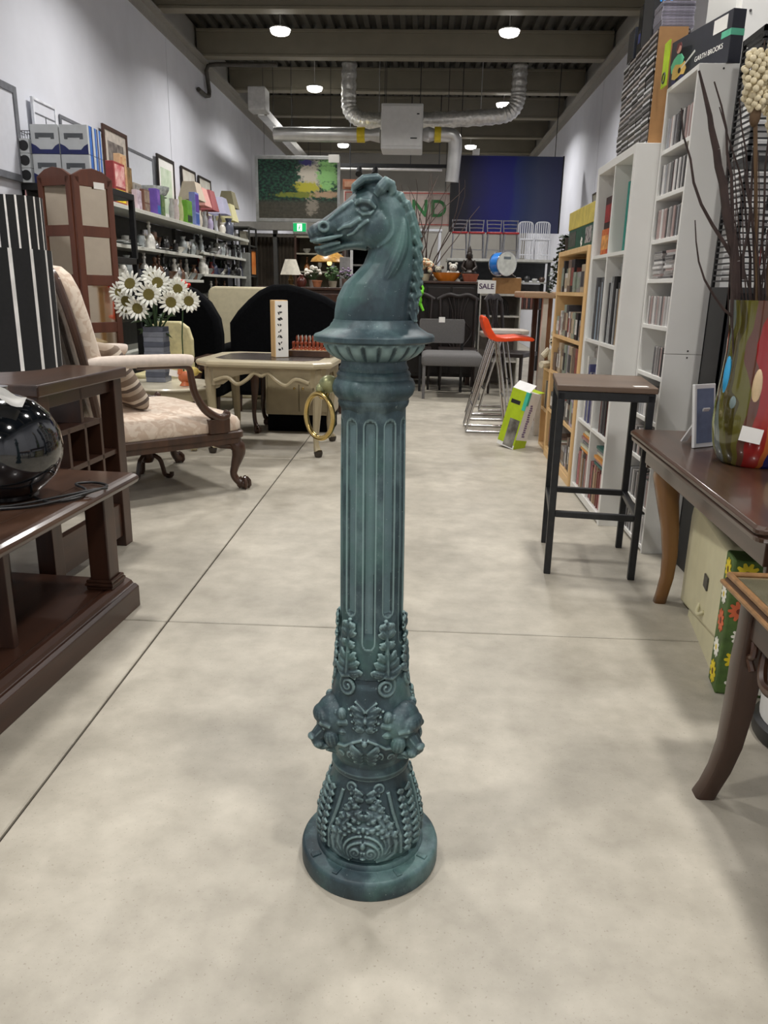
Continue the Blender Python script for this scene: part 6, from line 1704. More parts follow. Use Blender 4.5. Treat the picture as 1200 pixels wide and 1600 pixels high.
carton('red_box', 'red and orange box on the floor of the top far cube', 'box', 0.96, 1.2, 4.28, 4.46, 1.345, 0.13, (176, 44, 26), (210, 130, 60), band=(214, 150, 80))
carton('red_box', 'dark red and black box lying on the red and orange one', 'box', 0.965, 1.2, 4.29, 4.45, 1.476, 0.16, (60, 18, 18), (30, 20, 22), band=(140, 20, 26))
g_ = [('grey', (120, 120, 118)), ('black', (34, 34, 36)), ('tan', (150, 128, 98)), ('charcoal', (70, 70, 72)), ('silver', (170, 172, 172))]
row_books(3.86, 4.19, 0.90, 0.27, 0.33, g_, 'books in the second row of cubes', 'in the near cube of the second row', 0.955, seed=2)
row_books(4.24, 4.50, 0.90, 0.28, 0.33, [('pale blue', (170, 186, 200)), ('grey', (130, 132, 134)), ('white', (216, 216, 212)), ('charcoal', (84, 84, 86))], 'books in the second row of cubes', 'in the far cube of the second row', 0.955, tmin=0.008, tmax=0.022, seed=3)
carton('silver_box', 'small silver box lying across the tall books in the near cube', 'box', 0.965, 1.12, 3.88, 4.0, 1.232, 0.06, (120, 120, 118))
row_books(3.86, 4.15, 0.44, 0.24, 0.3, [('black', (30, 30, 32)), ('charcoal', (64, 62, 66)), ('dark red', (84, 34, 34)), ('grey', (112, 110, 108))], 'folders in the third row of cubes', 'in the near cube of the third row', 0.955, seed=4, nm='folder', cat='folder')
row_books(4.23, 4.55, 0.44, 0.28, 0.36, [('white', (218, 216, 210)), ('violet blue', (84, 86, 130)), ('cream', (210, 200, 180)), ('grey', (150, 150, 150))], 'folders in the third row of cubes', 'in the far cube of the third row', 0.955, seed=5, nm='folder', cat='folder')
carton('dark_magazine_box', 'grey spotted magazine box lying on the folders of the third far cube', 'box', 0.97, 1.15, 4.25, 4.42, 0.802, 0.06, (96, 92, 90), (150, 146, 140))
mg = [('pink', (190, 130, 130)), ('grey', (130, 126, 124)), ('white', (206, 200, 194)), ('dark', (60, 54, 54)), ('tan', (170, 140, 110)), ('dull red', (140, 84, 78))]
row_books(3.87, 4.20, 0.05, 0.17, 0.21, mg, 'magazines in the bottom cubes', 'in the bottom near cube', 0.955, tmin=0.005, tmax=0.014, seed=6, nm='magazine', cat='magazine')
row_books(4.23, 4.55, 0.05, 0.18, 0.22, mg, 'magazines in the bottom cubes', 'in the bottom far cube', 0.955, tmin=0.005, tmax=0.014, seed=7, nm='magazine', cat='magazine')
cc_ = [((206, 140, 60), 'orange'), ((30, 84, 78), 'dark green'), ((196, 196, 170), 'pale green'), ((150, 110, 110), 'pink'), ((120, 116, 120), 'grey')]
r8 = random.Random(4)
zz = 0.262
for i in range(6):
    c, cn = cc_[(i * 2 + 1) % 5]
    carton('comic_book', f'{cn} covered comic lying flat on the bottom near magazines, {ordn[i]} from the bottom', 'comic', 0.953 + r8.uniform(0, .02), 1.13, 3.88 + r8.uniform(0, .01), 4.12, zz, 0.016, c, grp='comics lying on the bottom magazines')
    zz += 0.0168
zz = 0.272
for i in range(7):
    c, cn = cc_[(i * 2) % 5]
    carton('comic_book', f'{cn} covered comic lying flat on the bottom far magazines, {ordn[i]} from the bottom', 'comic', 0.953 + r8.uniform(0, .02), 1.13, 4.25, 4.48 + r8.uniform(0, .03), zz, 0.014, c, grp='comics lying on the bottom magazines')
    zz += 0.0148

# ------------------------------------------------------------------ white CD tower
t = thing('media_tower', 'narrow tall white media tower full of discs in front of the cube shelf', 'shelf', (1.045, 3.40, 0))
TW, TD, TH = 0.41, 0.19, 2.013
MB().b2(0, TD, 0, 0.016, 0.905, TH).build('side_panel', m_white, t, bevel=0.001)
MB().b2(0, TD, 0, 0.016, 0, 0.903).build('side_panel', m_white, t, bevel=0.001)
MB().b2(0, TD, TW - 0.016, TW, 0, TH).build('side_panel', m_white, t, bevel=0.001)
MB().b2(0, TD, 0.016, TW - 0.016, TH - 0.018, TH).build('top_panel', m_white, t, bevel=0.001)
MB().b2(TD - 0.006, TD, 0.016, TW - 0.016, 0, TH - 0.018).build('back_panel', m_white, t)
TZ = [0.03, 0.205, 0.41, 0.60, 0.80, 1.015, 1.215, 1.385, 1.572, 1.76]
for z in TZ:
    MB().b2(0.002, TD - 0.006, 0.016, TW - 0.016, z - 0.018, z).build('shelf', m_white, t, bevel=0.001)
mb = MB()
for y_, z_ in ((0.0, 1.995), (0.0, 0.918), (0.0, 0.89)):
    mb.lathe([(0, 0), (0.004, 0), (0.004, 0.001), (0, 0.001)], 10).xform(Matrix.Translation((TD * 0.5, -0.0008, z_)) @ Matrix.Rotation(PI / 2, 4, 'X'), len(mb.v) - 40)
mb.build('screw', m_hole, t).__setitem__('kind', 'stuff')
# discs: cases stand on the tower's shelves, spines to the aisle
cd_cols = [('grey', (140, 136, 134)), ('pale grey', (176, 174, 172)), ('white', (206, 204, 202)), ('dark grey', (74, 72, 74)), ('rose grey', (160, 136, 132)), ('black', (28, 28, 30)), ('silver', (150, 152, 156))]
CDM = {}
def cd_mesh(c, th, L_=0.125, d=0.142):
    k = (c, th)
    if k not in CDM:
        m = MB().b2(0, d, 0, th, 0, L_)
        m.m = 1; m.b2(-0.0006, 0.0, th * 0.2, th * 0.8, 0.006, L_ - 0.006)
        CDM[k] = m.mesh('disc_case', [M('cd_clear_%d' % c[0], tuple(min(255, v + 22) for v in c), 0.15, var=0.05, coat=0.4), M('cd_spine_%d' % c[0], c, 0.4, var=0.1)])
    return CDM[k]
rcd = random.Random(9)
for ri, z in enumerate(TZ):
    hmax = ((TZ[ri + 1] - 0.018) if ri + 1 < len(TZ) else TH - 0.018) - z
    if ri == 6:   # loose flat pile
        for i in range(11):
            c = rcd.choice(cd_cols[:5])
            o = bpy.data.objects.new('disc_case', cd_mesh(c[1], 0.0104)); COL.objects.link(o)
            y0 = 3.44 + rcd.uniform(0, 0.02)
            for col in range(2): pass
            o.rotation_euler = (PI / 2, 0, rcd.uniform(-.05, .05)); o.location = (1.05 + rcd.uniform(0, .008), y0 + 0.13, z + 0.0005 + 0.0107 * i)
            tag(o, f'{c[0]} disc case lying in the near tower pile, {ordn[i]} from the bottom', 'CD case', 'discs lying flat in the media tower')
            c = rcd.choice(cd_cols[:5])
            o = bpy.data.objects.new('disc_case', cd_mesh(c[1], 0.0104)); COL.objects.link(o)
            o.rotation_euler = (PI / 2, 0, rcd.uniform(-.05, .05)); o.location = (1.05 + rcd.uniform(0, .008), y0 + 0.30, z + 0.0005 + 0.0107 * i)
            tag(o, f'{c[0]} disc case lying in the far tower pile, {ordn[i]} from the bottom', 'CD case', 'discs lying flat in the media tower')
        continue
    y = 3.42; i = 0
    stop = 3.79 if ri not in (4,) else 3.6
    while y < stop - 0.025:
        th = rcd.choice([0.0208, 0.0246]); c = rcd.choice(cd_cols)
        if ri == 8 and i < 2: c = cd_cols[5]
        o = bpy.data.objects.new('disc_case', cd_mesh(c[1], th)); COL.objects.link(o)
        o.location = (1.052 + rcd.uniform(0, 0.006), y, z + 0.0005)
        tag(o, f'{c[0]} disc case on tower shelf {ordn[ri]} from the floor, {ordn[i]} from the near end', 'CD case', 'discs standing in the media tower')
        y += th + 0.0006; i += 1

# stacks of disc cases lying on the cube shelf
def flat_case(c, pale):
    m = MB().b2(0, 0.142, 0, 0.125, 0, 0.0244)
    m.m = 1; m.b2(-0.0012, 0.0, 0.002, 0.123, 0.012, 0.021); m.b2(0.004, 0.138, -0.0012, 0.0, 0.012, 0.021)
    return m.mesh('disc_case', [M('case_dark_%d' % c[0], c, 0.25, var=0.1, coat=0.4), M('case_edge_%d' % pale[0], pale, 0.3, var=0.15, scale=60)])
FC = [('black and silver', flat_case((34, 33, 34), (190, 190, 192))), ('dark grey', flat_case((52, 50, 50), (150, 148, 150))), ('black and white', flat_case((30, 30, 32), (212, 212, 214))), ('charcoal', flat_case((58, 55, 54), (120, 116, 116))), ('grey brown', flat_case((66, 58, 54), (168, 160, 154)))]
NST = 19
for s_ in range(5):
    y0 = 3.905 + 0.134 * s_
    for i in range(NST):
        cn, me = FC[(i * 3 + (1 if rcd.random() < 0.25 else 0)) % 5]
        o = bpy.data.objects.new('disc_case', me); COL.objects.link(o)
        o.rotation_euler = (0, 0, rcd.uniform(-.015, .015))
        o.location = (1.0 + 0.004 * s_ + rcd.uniform(0, 0.007), y0, H_ + 0.0006 + 0.0249 * i)
        tag(o, f'{cn} disc case in the {["first", "second", "third", "fourth", "farthest"][s_]} cube shelf stack, {ordn[i]} from the bottom', 'CD case', 'disc stacks on top of the cube shelf')
ZS = H_ + 0.0006 + 0.0249 * NST
t = thing('cardboard_sheet', 'brown cardboard sheet standing at the near end of the disc stacks', 'cardboard', (1.003, 3.88, H_ + 0.0005))
MB().b2(0, 0.125, -0.004, 0.004, 0, NST * 0.0249 + 0.002).build('sheet', m_card, t)
m_jc = M('jewel_case', (150, 148, 158), 0.15, var=0.1, scale=40, coat=0.6)
jm = MB().b2(0, 0.142, 0, 0.125, 0, 0.0104)
jm.m = 1; jm.b2(0.004, 0.138, -0.0004, 0, 0.002, 0.0085)
jmesh = jm.mesh('jewel_case', [m_jc, M('jewel_spine', (112, 108, 120), 0.3, var=0.3, scale=60)])
for i in range(10):
    o = bpy.data.objects.new('jewel_case', jmesh); COL.objects.link(o)
    o.location = (1.01 + rcd.uniform(0, .004), 3.898 + rcd.uniform(0, .004), ZS + 0.0006 + 0.0107 * i)
    tag(o, f'clear jewel case in the pile above the cardboard sheet, {ordn[i]} from the bottom', 'CD case', 'jewel cases above the cardboard sheet')
t = thing('black_carton', 'black carton with blue capital letters on top of the disc stacks', 'box', (1.08, 4.12, ZS + 0.0005))
MB().b2(-0.075, 0.09, -0.085, 0.085, 0, 0.24).build('carton', m_black, t, bevel=0.002)
text('lettering', 'IM', M('blue_letter', (40, 130, 200), 0.5), t, (-0.02, -0.0858, 0.165), (PI / 2, 0, 0), 0.06, 0.0004, True)
t = thing('dvd_box', 'glossy black box with a small blue print leaning on the black carton', 'box', (1.065, 4.27, ZS + 0.0005))
MB().b2(-0.055, 0.075, -0.035, 0.035, 0, 0.2).build('carton', M('gloss_black', (16, 17, 22), 0.18, coat=0.6), t, bevel=0.002)
MB().b2(-0.0565, -0.055, -0.02, 0.01, 0.04, 0.08).build('print', m_navy, t)
t = thing('dvd_box', 'dark grey glossy box at the far end above the disc stacks', 'box', (1.065, 4.42, ZS + 0.0005))
MB().b2(-0.055, 0.075, -0.06, 0.06, 0, 0.14).build('carton', M('gloss_grey', (40, 42, 48), 0.2, coat=0.6), t, bevel=0.002)

# printed black box set on the tower
ang = math.atan2(3.40 - 3.84, 1.150 - 1.055)
t = thing('boxed_set', 'black boxed music set with a guitar player picture on top of the media tower', 'box', (1.052, 3.83, TH + 0.0005), ang)
# local x runs from the far end to the near end, local -y faces the aisle
BL, BH, BD = 0.45, 0.185, 0.055
MB().b2(0, BL, 0, BD, 0, BH).build('carton', M('box_navy', (26, 28, 40), 0.4, var=0.1), t, bevel=0.002)
pm_ = lambda n_, c: M('pr_' + n_, c, 0.5)
MB().b2(BL * 0.72, BL * 0.93, -0.001, 0, 0.125, 0.175).build('label', m_paper, t)
MB().b2(BL * 0.86, BL + 0.001, -0.0012, 0.0, 0.095, 0.118).b2(BL, BL + 0.0012, -0.001, BD, 0.095, 0.118).build('mint_band', pm_('mint', (92, 186, 150)), t)
def flat(pts, nm, m, off=-0.0012): return MB().prism(pts, 'y', off, 0).build(nm, m, t)
flat([(0.02, 0.06), (0.10, 0.06), (0.115, 0.10), (0.09, 0.122), (0.06, 0.125), (0.03, 0.112), (0.01, 0.09)], 'jacket_print', pm_('jacket', (100, 190, 150)))
flat([(0.03, 0.0), (0.06, 0.0), (0.07, 0.05), (0.10, 0.0), (0.14, 0.0), (0.11, 0.07), (0.03, 0.065)], 'trouser_print', pm_('trouser', (48, 50, 92)))
flat([(0.065 + 0.02 * math.cos(a), 0.146 + 0.018 * math.sin(a)) for a in [k * PI / 6 for k in range(12)]], 'head_print', pm_('face', (206, 150, 140)), -0.0014)
flat([(0.045, 0.15), (0.052, 0.168), (0.078, 0.168), (0.087, 0.152), (0.07, 0.158), (0.05, 0.135)], 'hair_print', pm_('hair', (100, 36, 40)), -0.0018)
flat([(0.03, 0.035), (0.055, 0.028), (0.10, 0.04), (0.125, 0.036), (0.14, 0.055), (0.125, 0.085), (0.10, 0.078), (0.05, 0.088), (0.03, 0.07)], 'guitar_print', pm_('guitar', (206, 170, 96)), -0.0022)
flat([(0.095, 0.06), (0.105, 0.06), (0.20, 0.10), (0.198, 0.108)], 'neck_print', pm_('neck', (196, 196, 190)), -0.0026)
MB().lathe([(0, 0), (0.011, 0), (0.011, 0.001), (0, 0.001)], 14).xform(Matrix.Translation((0.09, -0.0022, 0.057)) @ Matrix.Rotation(PI / 2, 4, 'X')).build('sound_hole_print', m_ink, t)
text('lettering', 'GARTH BROOKS', m_paper, t, (0.305, -0.0012, 0.068), (PI / 2, 0, 0), 0.027, 0.0003)
t = thing('lime_sleeve', 'thin lime green sleeve with a black ring standing behind the black boxed set', 'sleeve', (1.045, 3.793, TH + 0.0005))
MB().b2(-0.03, -0.024, -0.06, 0.012, 0, 0.175).build('sleeve', M('lime_card', (176, 206, 30), 0.5), t)
t.location = (1.046, 3.80, TH + 0.0005)
MB().tube([(-0.0305, -0.024 + 0.02 * math.cos(k * PI / 8), 0.035 + 0.02 * math.sin(k * PI / 8)) for k in range(16)], 0.0035, 6, closed=True).build('ring_print', m_ink, t)

# tall white side panel behind the rack
t = thing('tall_cabinet', 'tall plain white cabinet rising behind the black disc rack', 'cabinet', (1.36, 4.0, 0))
MB().b2(0, 0.88, 0, 0.4, 0.0, 2.75).build('carcass', m_white, t, bevel=0.002)
MB().b2(0.02, 0.86, -0.018, 0, 0.02, 2.73).build('door', m_white, t, bevel=0.002)
mb = MB()
for x_, z_ in ((0.06, 2.37), (0.06, 2.66)):
    k = len(mb.v)
    mb.lathe([(0, 0), (0.006, 0), (0.006, 0.002), (0, 0.002)], 10).xform(Matrix.Translation((x_, -0.019, z_)) @ Matrix.Rotation(PI / 2, 4, 'X'), k)
mb.build('screw', m_hole, t).__setitem__('kind', 'stuff')

# ------------------------------------------------------------------ black rack of discs on the far right
t = thing('disc_rack', 'black slotted plastic disc rack tower behind the flower vase on the right', 'rack', (1.165, 3.10, 0))
RW, RD, RH = 0.36, 0.2, 2.06
for x in (0.0, 0.17, RW - 0.012):
    MB().b2(x, x + 0.012, 0, 0.012, 0, RH).build('post', m_black, t)
    MB().b2(x, x + 0.012, RD - 0.012, RD, 0, RH).build('post', m_black, t)
for z in (0.0, 1.16, 1.62, RH - 0.02):
    MB().b2(0, RW, 0, RD, z, z + 0.02).build('deck', m_black, t)
MB().b2(0, 0.008, 0, RD, 0.02, 1.16).build('side_panel', m_black, t)
MB().b2(0.008, RW, RD - 0.006, RD, 0.02, 1.16).build('back_panel', m_black, t)
z = 1.20; i = 0
while z < RH - 0.04:
    if abs(z - 1.62) > 0.025:
        r_ = MB().b2(0.0, RW, 0.0, 0.006, z, z + 0.006).b2(0.0, 0.006, 0.0, RD, z, z + 0.006).b2(RW - 0.006, RW, 0, RD, z, z + 0.006).build('rung', m_black, t)
    z += 0.0215; i += 1
z = 1.2075; i = 0
while z < RH - 0.05:
    if abs(z - 1.625) > 0.03 and i % 7 != 5:
        for col, xx in enumerate((0.016, 0.186)):
            if (i * 3 + col) % 5 == 4: continue
            c = cd_cols[(i * 2 + col) % 3]
            o = bpy.data.objects.new('disc_case', cd_mesh(c[1], 0.0104)); COL.objects.link(o)
            o.rotation_euler = (PI / 2, 0, 0)
            o.rotation_euler = (PI / 2, 0, PI / 2); o.location = (1.165 + xx + 0.002 , 3.107, z + 0.0)
            o.location = (1.165 + xx + 0.125 + 0.004 - 0.125, 3.108, z)
            tag(o, f'{c[0]} disc case in the {"left" if col == 0 else "right"} of the black rack, slot {ordn[min(i, 40)]} from the bottom', 'CD case', 'discs in the black rack')
    z += 0.0215; i += 1
t = thing('video_case', 'thin red and white case standing in the dark lower rack', 'case', (1.20, 3.13, 0.72))
MB().b2(-0.006, 0.006, 0, 0.1, 0, 0.18).build('case_body', M('case_red', (150, 60, 50), 0.4), t)
MB().b2(0.006, 0.014, 0, 0.1, 0, 0.18).build('sleeve', m_paper, t)
t.location = (1.20, 3.13, 0.0205)

# ------------------------------------------------------------------ bar stool
t = thing('bar_stool', 'black steel framed bar stool with a dark wooden seat on the right of the aisle', 'stool', (0.764, 3.29, 0), R(-7))
w, d = 0.172, 0.212
for sx in (-1, 1):
    for sy in (-1, 1):
        MB().box((sx * w, sy * d, 0.385), (0.028, 0.028, 0.77)).build('leg', m_blackm, t, bevel=0.003)
for sy in (-1, 1):
    MB().box((0, sy * d, 0.757), (2 * w + 0.03, 0.028, 0.034)).build('apron', m_blackm, t, bevel=0.003)
    MB().box((0, sy * d, 0.265), (2 * w - 0.028, 0.024, 0.026)).build('footrest', m_blackm, t, bevel=0.003)
for sx in (-1, 1):
    MB().box((sx * w, 0, 0.757), (0.028, 2 * d - 0.028, 0.034)).build('apron', m_blackm, t, bevel=0.003)
    MB().box((sx * w, 0, 0.265), (0.024, 2 * d - 0.028, 0.026)).build('footrest', m_blackm, t, bevel=0.003)
MB().box((0, 0, 0.787), (0.385, 0.465, 0.024)).build('seat', w_stool, t, bevel=0.004)
MB().box((0.13, -0.195, 0.7996), (0.055, 0.03, 0.0012), (0, 0, 0.2)).build('price_tag', m_paper, t)

# ------------------------------------------------------------------ mahogany table with the vase
t = thing('mahogany_table', 'reddish brown mahogany table with a curved golden front leg on the right', 'table', (0.822, 3.0, 0), R(-2.0))
# local: far left corner at the origin, runs to -y and +x
mb = MB()
rings = []
cx_, cy_ = 0.36, -0.65
for k, z in ((-0.022, 0.600), (-0.006, 0.606), (-0.004, 0.618), (-0.010, 0.622), (0.0, 0.628), (0.0, 0.638), (-0.008, 0.645)):
    rings.append([(cx_ + px, cy_ + py, z) for px, py in rrect(0.72 + 2 * k, 1.30 + 2 * k, 0.025, 5)])
mb.loft(rings).build('table_top', w_mahog_y, t, bevel=0.0015)
ap = MB().b2(0.06, 0.66, -0.085, -0.065, 0.51, 0.60).b2(0.05, 0.07, -1.24, -0.085, 0.53, 0.60).b2(0.65, 0.67, -1.24, -0.085, 0.53, 0.60).b2(0.06, 0.66, -1.24, -1.22, 0.51, 0.60)
ap.build('apron', w_mahog_y, t, bevel=0.003)
def cab2(x, y, ox, oy, h, s=1.0):
    m = MB(); rings = []
    for z, off, w in ((h, 0.0, 0.046), (h * 0.92, 0.018, 0.050), (h * 0.82, 0.026, 0.047), (h * 0.68, 0.016, 0.038), (h * 0.5, -0.002, 0.031), (h * 0.33, -0.012, 0.026), (h * 0.18, -0.012, 0.023), (h * 0.07, -0.004, 0.022), (0.0, 0.002, 0.022)):
        rings.append([(x + ox * off + px, y + oy * off + py, z) for px, py in rrect(2 * w * s, 2 * w * s, w * 0.55 * s, 3)])
    return m.loft(rings)
for lx, ly, ox, oy in ((0.145, -0.175, -1, 0.7), (0.58, -0.175, 1, 0.7), (0.51, -1.255, 0, 0), (0.655, -1.255, 0, 0)):
    cab2(lx, ly, ox, oy, 0.60).build('leg', w_golden, t, smooth='all')

# art glass vase
def drip():
    m = bpy.data.materials.new('art_glass'); n, l, b = nodes_of(m)
    tc = n.new('ShaderNodeTexCoord'); sp = n.new('ShaderNodeSeparateXYZ'); l.new(tc.outputs['Object'], sp.inputs[0])
    at2 = n.new('ShaderNodeMath'); at2.operation = 'ARCTAN2'; l.new(sp.outputs[1], at2.inputs[0]); l.new(sp.outputs[0], at2.inputs[1])
    no = n.new('ShaderNodeTexNoise'); no.inputs['Scale'].default_value = 7.0; no.inputs['Detail'].default_value = 1.5
    mp = n.new('ShaderNodeMapping'); mp.inputs['Scale'].default_value = (1, 1, 0.8); l.new(tc.outputs['Object'], mp.inputs[0]); l.new(mp.outputs[0], no.inputs['Vector'])
    ma = n.new('ShaderNodeMath'); ma.operation = 'MULTIPLY_ADD'; ma.inputs[1].default_value = 1.05; l.new(no.outputs[0], ma.inputs[0]); l.new(at2.outputs[0], ma.inputs[2])
    sc_ = n.new('ShaderNodeMath'); sc_.operation = 'MULTIPLY_ADD'; sc_.inputs[1].default_value = 1 / 3.3; sc_.inputs[2].default_value = 1.05; l.new(ma.outputs[0], sc_.inputs[0])
    fr_ = n.new('ShaderNodeMath'); fr_.operation = 'FRACT'; l.new(sc_.outputs[0], fr_.inputs[0])
    r = n.new('ShaderNodeValToRGB'); r.color_ramp.interpolation = 'CONSTANT'; l.new(fr_.outputs[0], r.inputs[0])
    cols = [(92, 108, 40), (120, 134, 44), (60, 48, 26), (100, 112, 108), (104, 116, 112), (84, 82, 30), (66, 60, 26), (92, 88, 34), (92, 58, 46), (142, 28, 28), (150, 34, 26), (170, 92, 38), (26, 34, 96), (30, 36, 104), (96, 118, 34), (130, 140, 52)]
    e = r.color_ramp.elements
    e[0].position = 0; e[0].color = lin(cols[0]); e[1].position = 1 / 16; e[1].color = lin(cols[1])
    for i in range(2, 16):
        q = e.new(i / 16); q.color = lin(cols[i])
    l.new(r.outputs[0], b.inputs['Base Color']); b.inputs['Roughness'].default_value = 0.08; b.inputs['Coat Weight'].default_value = 0.8
    return m
m_art = drip()
VX, VY, VZ_ = 1.045, 2.42, 0.6455
t = thing('art_glass_vase', 'tall multicoloured striped art glass vase on the mahogany table holding branches', 'vase', (VX, VY, VZ_))
MB().lathe([(0.0, 0.0), (0.085, 0.0), (0.1, 0.012), (0.117, 0.06), (0.125, 0.12), (0.124, 0.18), (0.117, 0.26), (0.112, 0.34), (0.114, 0.42), (0.121, 0.485), (0.122, 0.492), (0.118, 0.492), (0.110, 0.42), (0.107, 0.34), (0.113, 0.24), (0.117, 0.15), (0.106, 0.05), (0.0, 0.03)], 64).build('vase_body', m_art, t, smooth=True)
m_dr = {'c': M('drip_cream', (206, 180, 140), 0.1, coat=0.7), 'b': M('drip_blue', (40, 150, 200), 0.1, coat=0.7), 'g': M('drip_green', (100, 130, 40), 0.1, coat=0.7), 's': M('drip_grey', (112, 128, 126), 0.1, coat=0.7)}
for nm, th, z, sx, sz in (('c', -28, 0.245, 0.014, 0.055), ('c', 10, 0.08, 0.016, 0.05), ('b', -80, 0.27, 0.014, 0.06), ('s', -58, 0.19, 0.016, 0.03), ('g', 30, 0.29, 0.014, 0.06)):
    a = R(th) - PI / 2; rr_ = 0.116
    MB().ell((rr_ * math.cos(a), rr_ * math.sin(a), z), (0.009, sx, sz), 14, 10, Matrix.Rotation(a, 3, 'Z')).build('glass_drop', m_dr[nm], t, smooth=True)
tg = MB().b2(-0.03, 0.03, -0.0015, 0.0, 0, 0.045)
o = tg.build('price_tag', m_paper, t, loc=(-0.058, -0.112, 0.085), rot=(R(3), R(8), R(-26)))
# branches and dried stems
t2 = thing('dried_branches', 'bundle of dark bare branches and reeds fanning up from the glass vase', 'branches', (VX, VY, VZ_ + 0.05))
mb = MB(); rb = random.Random(21)
def twig(p0, p1, r0, r1, bend=(0, 0, 0), n_=7):
    P0, P1, B_ = Vector(p0), Vector(p1), Vector(bend)
    pts = []
    for i in range(n_ + 1):
        k = i / n_; q = P0.lerp(P1, k) + B_ * math.sin(PI * k) + Vector((rb.uniform(-1, 1), rb.uniform(-1, 1), 0)) * (0.006 if r0 < 0.009 else 0.0025) * (0 < i < n_)
        pts.append(q)
    mb.tube(pts, [lerp(r0, r1, i / n_) for i in range(n_ + 1)], 6)
# main limb leaning left, in offsets from the vase foot
twig((-0.02, 0.0, 0.02), (-0.13, 0, 0.55), 0.016, 0.014, (-0.01, 0, 0))
twig((-0.13, 0, 0.55), (-0.225, 0, 0.85), 0.014, 0.010)
twig((-0.225, 0, 0.85), (-0.30, 0.0, 1.05), 0.010, 0.003)
twig((-0.13, 0, 0.55), (-0.33, 0.02, 0.96), 0.006, 0.002, (-0.03, 0, -0.02))
twig((-0.05, 0, 0.35), (-0.27, -0.03, 0.66), 0.005, 0.0015, (-0.04, 0, -0.03))
twig((-0.15, 0, 0.6), (-0.245, 0.03, 1.03), 0.006, 0.002, (0.02, 0, 0))
twig((-0.1, 0, 0.5), (-0.18, 0.0, 0.98), 0.005, 0.0015, (0.02, 0, 0))
twig((-0.06, 0, 0.4), (-0.215, 0.05, 0.97), 0.005, 0.0015, (0.03, 0, 0))
twig((-0.03, 0, 0.4), (-0.14, -0.02, 1.12), 0.005, 0.002, (-0.03, 0, 0.0))
twig((0.0, 0, 0.4), (-0.09, -0.03, 1.10), 0.004, 0.002, (-0.04, 0, 0.0))
for i in range(46):
    a = rb.uniform(0, 2 * PI); q = rb.uniform(0.01, 0.07)
    x1 = rb.uniform(-0.19, 0.24); y1 = rb.uniform(-0.12, 0.14)
    twig((q * math.cos(a), q * math.sin(a), 0.0), (x1, y1, rb.uniform(0.62, 0.95)), 0.0035, 0.0012, (rb.uniform(-0.03, 0.03), 0, 0))
o = mb.build('bare_twigs', M('dark_twig', (52, 38, 34), 0.75, var=0.25, scale=20), t2); o['kind'] = 'stuff'
mb = MB()
for i in range(16):
    a = rb.uniform(0, 2 * PI); q = rb.uniform(0.01, 0.07)
    twig((q * math.cos(a), q * math.sin(a), 0.0), (rb.uniform(-0.1, 0.22), rb.uniform(-0.1, 0.1), rb.uniform(0.5, 0.75)), 0.004, 0.0015)
o = mb.build('red_reeds', M('red_reed', (104, 44, 40), 0.7, var=0.3), t2); o['kind'] = 'stuff'
m_cf, m_cal = M('cream_floret', (214, 202, 170), 0.85, var=0.08, scale=30), M('dry_calyx', (92, 70, 46), 0.8)
for nm, lab, (fx, fy, fz), s in (('a', 'tall dried cream flower spike left in the glass vase', (-0.14, -0.02, 0.95), 0.9), ('b', 'larger dried cream flower spike at the right edge of the vase', (-0.085, -0.03, 0.97), 1.05), ('c', 'small dried cream flower spike low between the two larger ones', (-0.04, 0.06, 0.90), 0.8)):
    tf = thing('dried_flower', lab, 'flower', (VX, VY, VZ_ + 0.05), 0, 'dried cream flowers in the glass vase')
    mb = MB()
    d_ = Vector((fx, fy, fz)).normalized()
    for i in range(90):
        k = i / 89; a = i * 2.4; q = (0.027 * math.sin(PI * (0.15 + 0.75 * k)) + 0.006) * s * rb.uniform(0.7, 1.25)
        c = Vector((fx, fy, fz)) + d_ * (0.16 * k * s) + Vector((q * math.cos(a), q * math.sin(a), 0))
        mb.ell(c, (0.0105 * s, 0.0105 * s, 0.010 * s), 6, 5)
    mb.ell(Vector((fx, fy, fz)) + d_ * 0.08 * s, (0.02 * s, 0.02 * s, 0.09 * s), 8, 8)
    o = mb.build('florets', m_cf, tf, smooth=True); o['kind'] = 'stuff'
    MB().ell(Vector((fx, fy, fz)) - d_ * 0.015, (0.017 * s, 0.017 * s, 0.034 * s), 10, 8).build('calyx', m_cal, tf, smooth=True)
    MB().tube([(0.01 * fx, 0, 0.0), Vector((fx, fy, fz)) * 0.5 + Vector((0.01, 0, 0)), Vector((fx, fy, fz)) - d_ * 0.02], [0.004, 0.004, 0.006], 6).build('stem', m_cal, tf)
t = thing('easel_picture', 'small white photo frame propped behind the striped glass vase', 'photo frame', (0.985, 2.66, 0.6455), R(30))
MB().b2(-0.05, 0.05, -0.006, 0.006, 0.0, 0.215).xform(Matrix.Rotation(R(-8), 4, 'X')).build('frame', m_whitep, t, bevel=0.002)
MB().b2(-0.04, 0.04, -0.0075, -0.006, 0.015, 0.2).xform(Matrix.Rotation(R(-8), 4, 'X')).build('photo', M('photo_blue', (96, 110, 140), 0.4, c2=(60, 70, 100), scale=10), t)
MB().box((0.0, 0.045, 0.07), (0.03, 0.005, 0.15), (R(32), 0, 0)).build('strut', m_whitep, t)

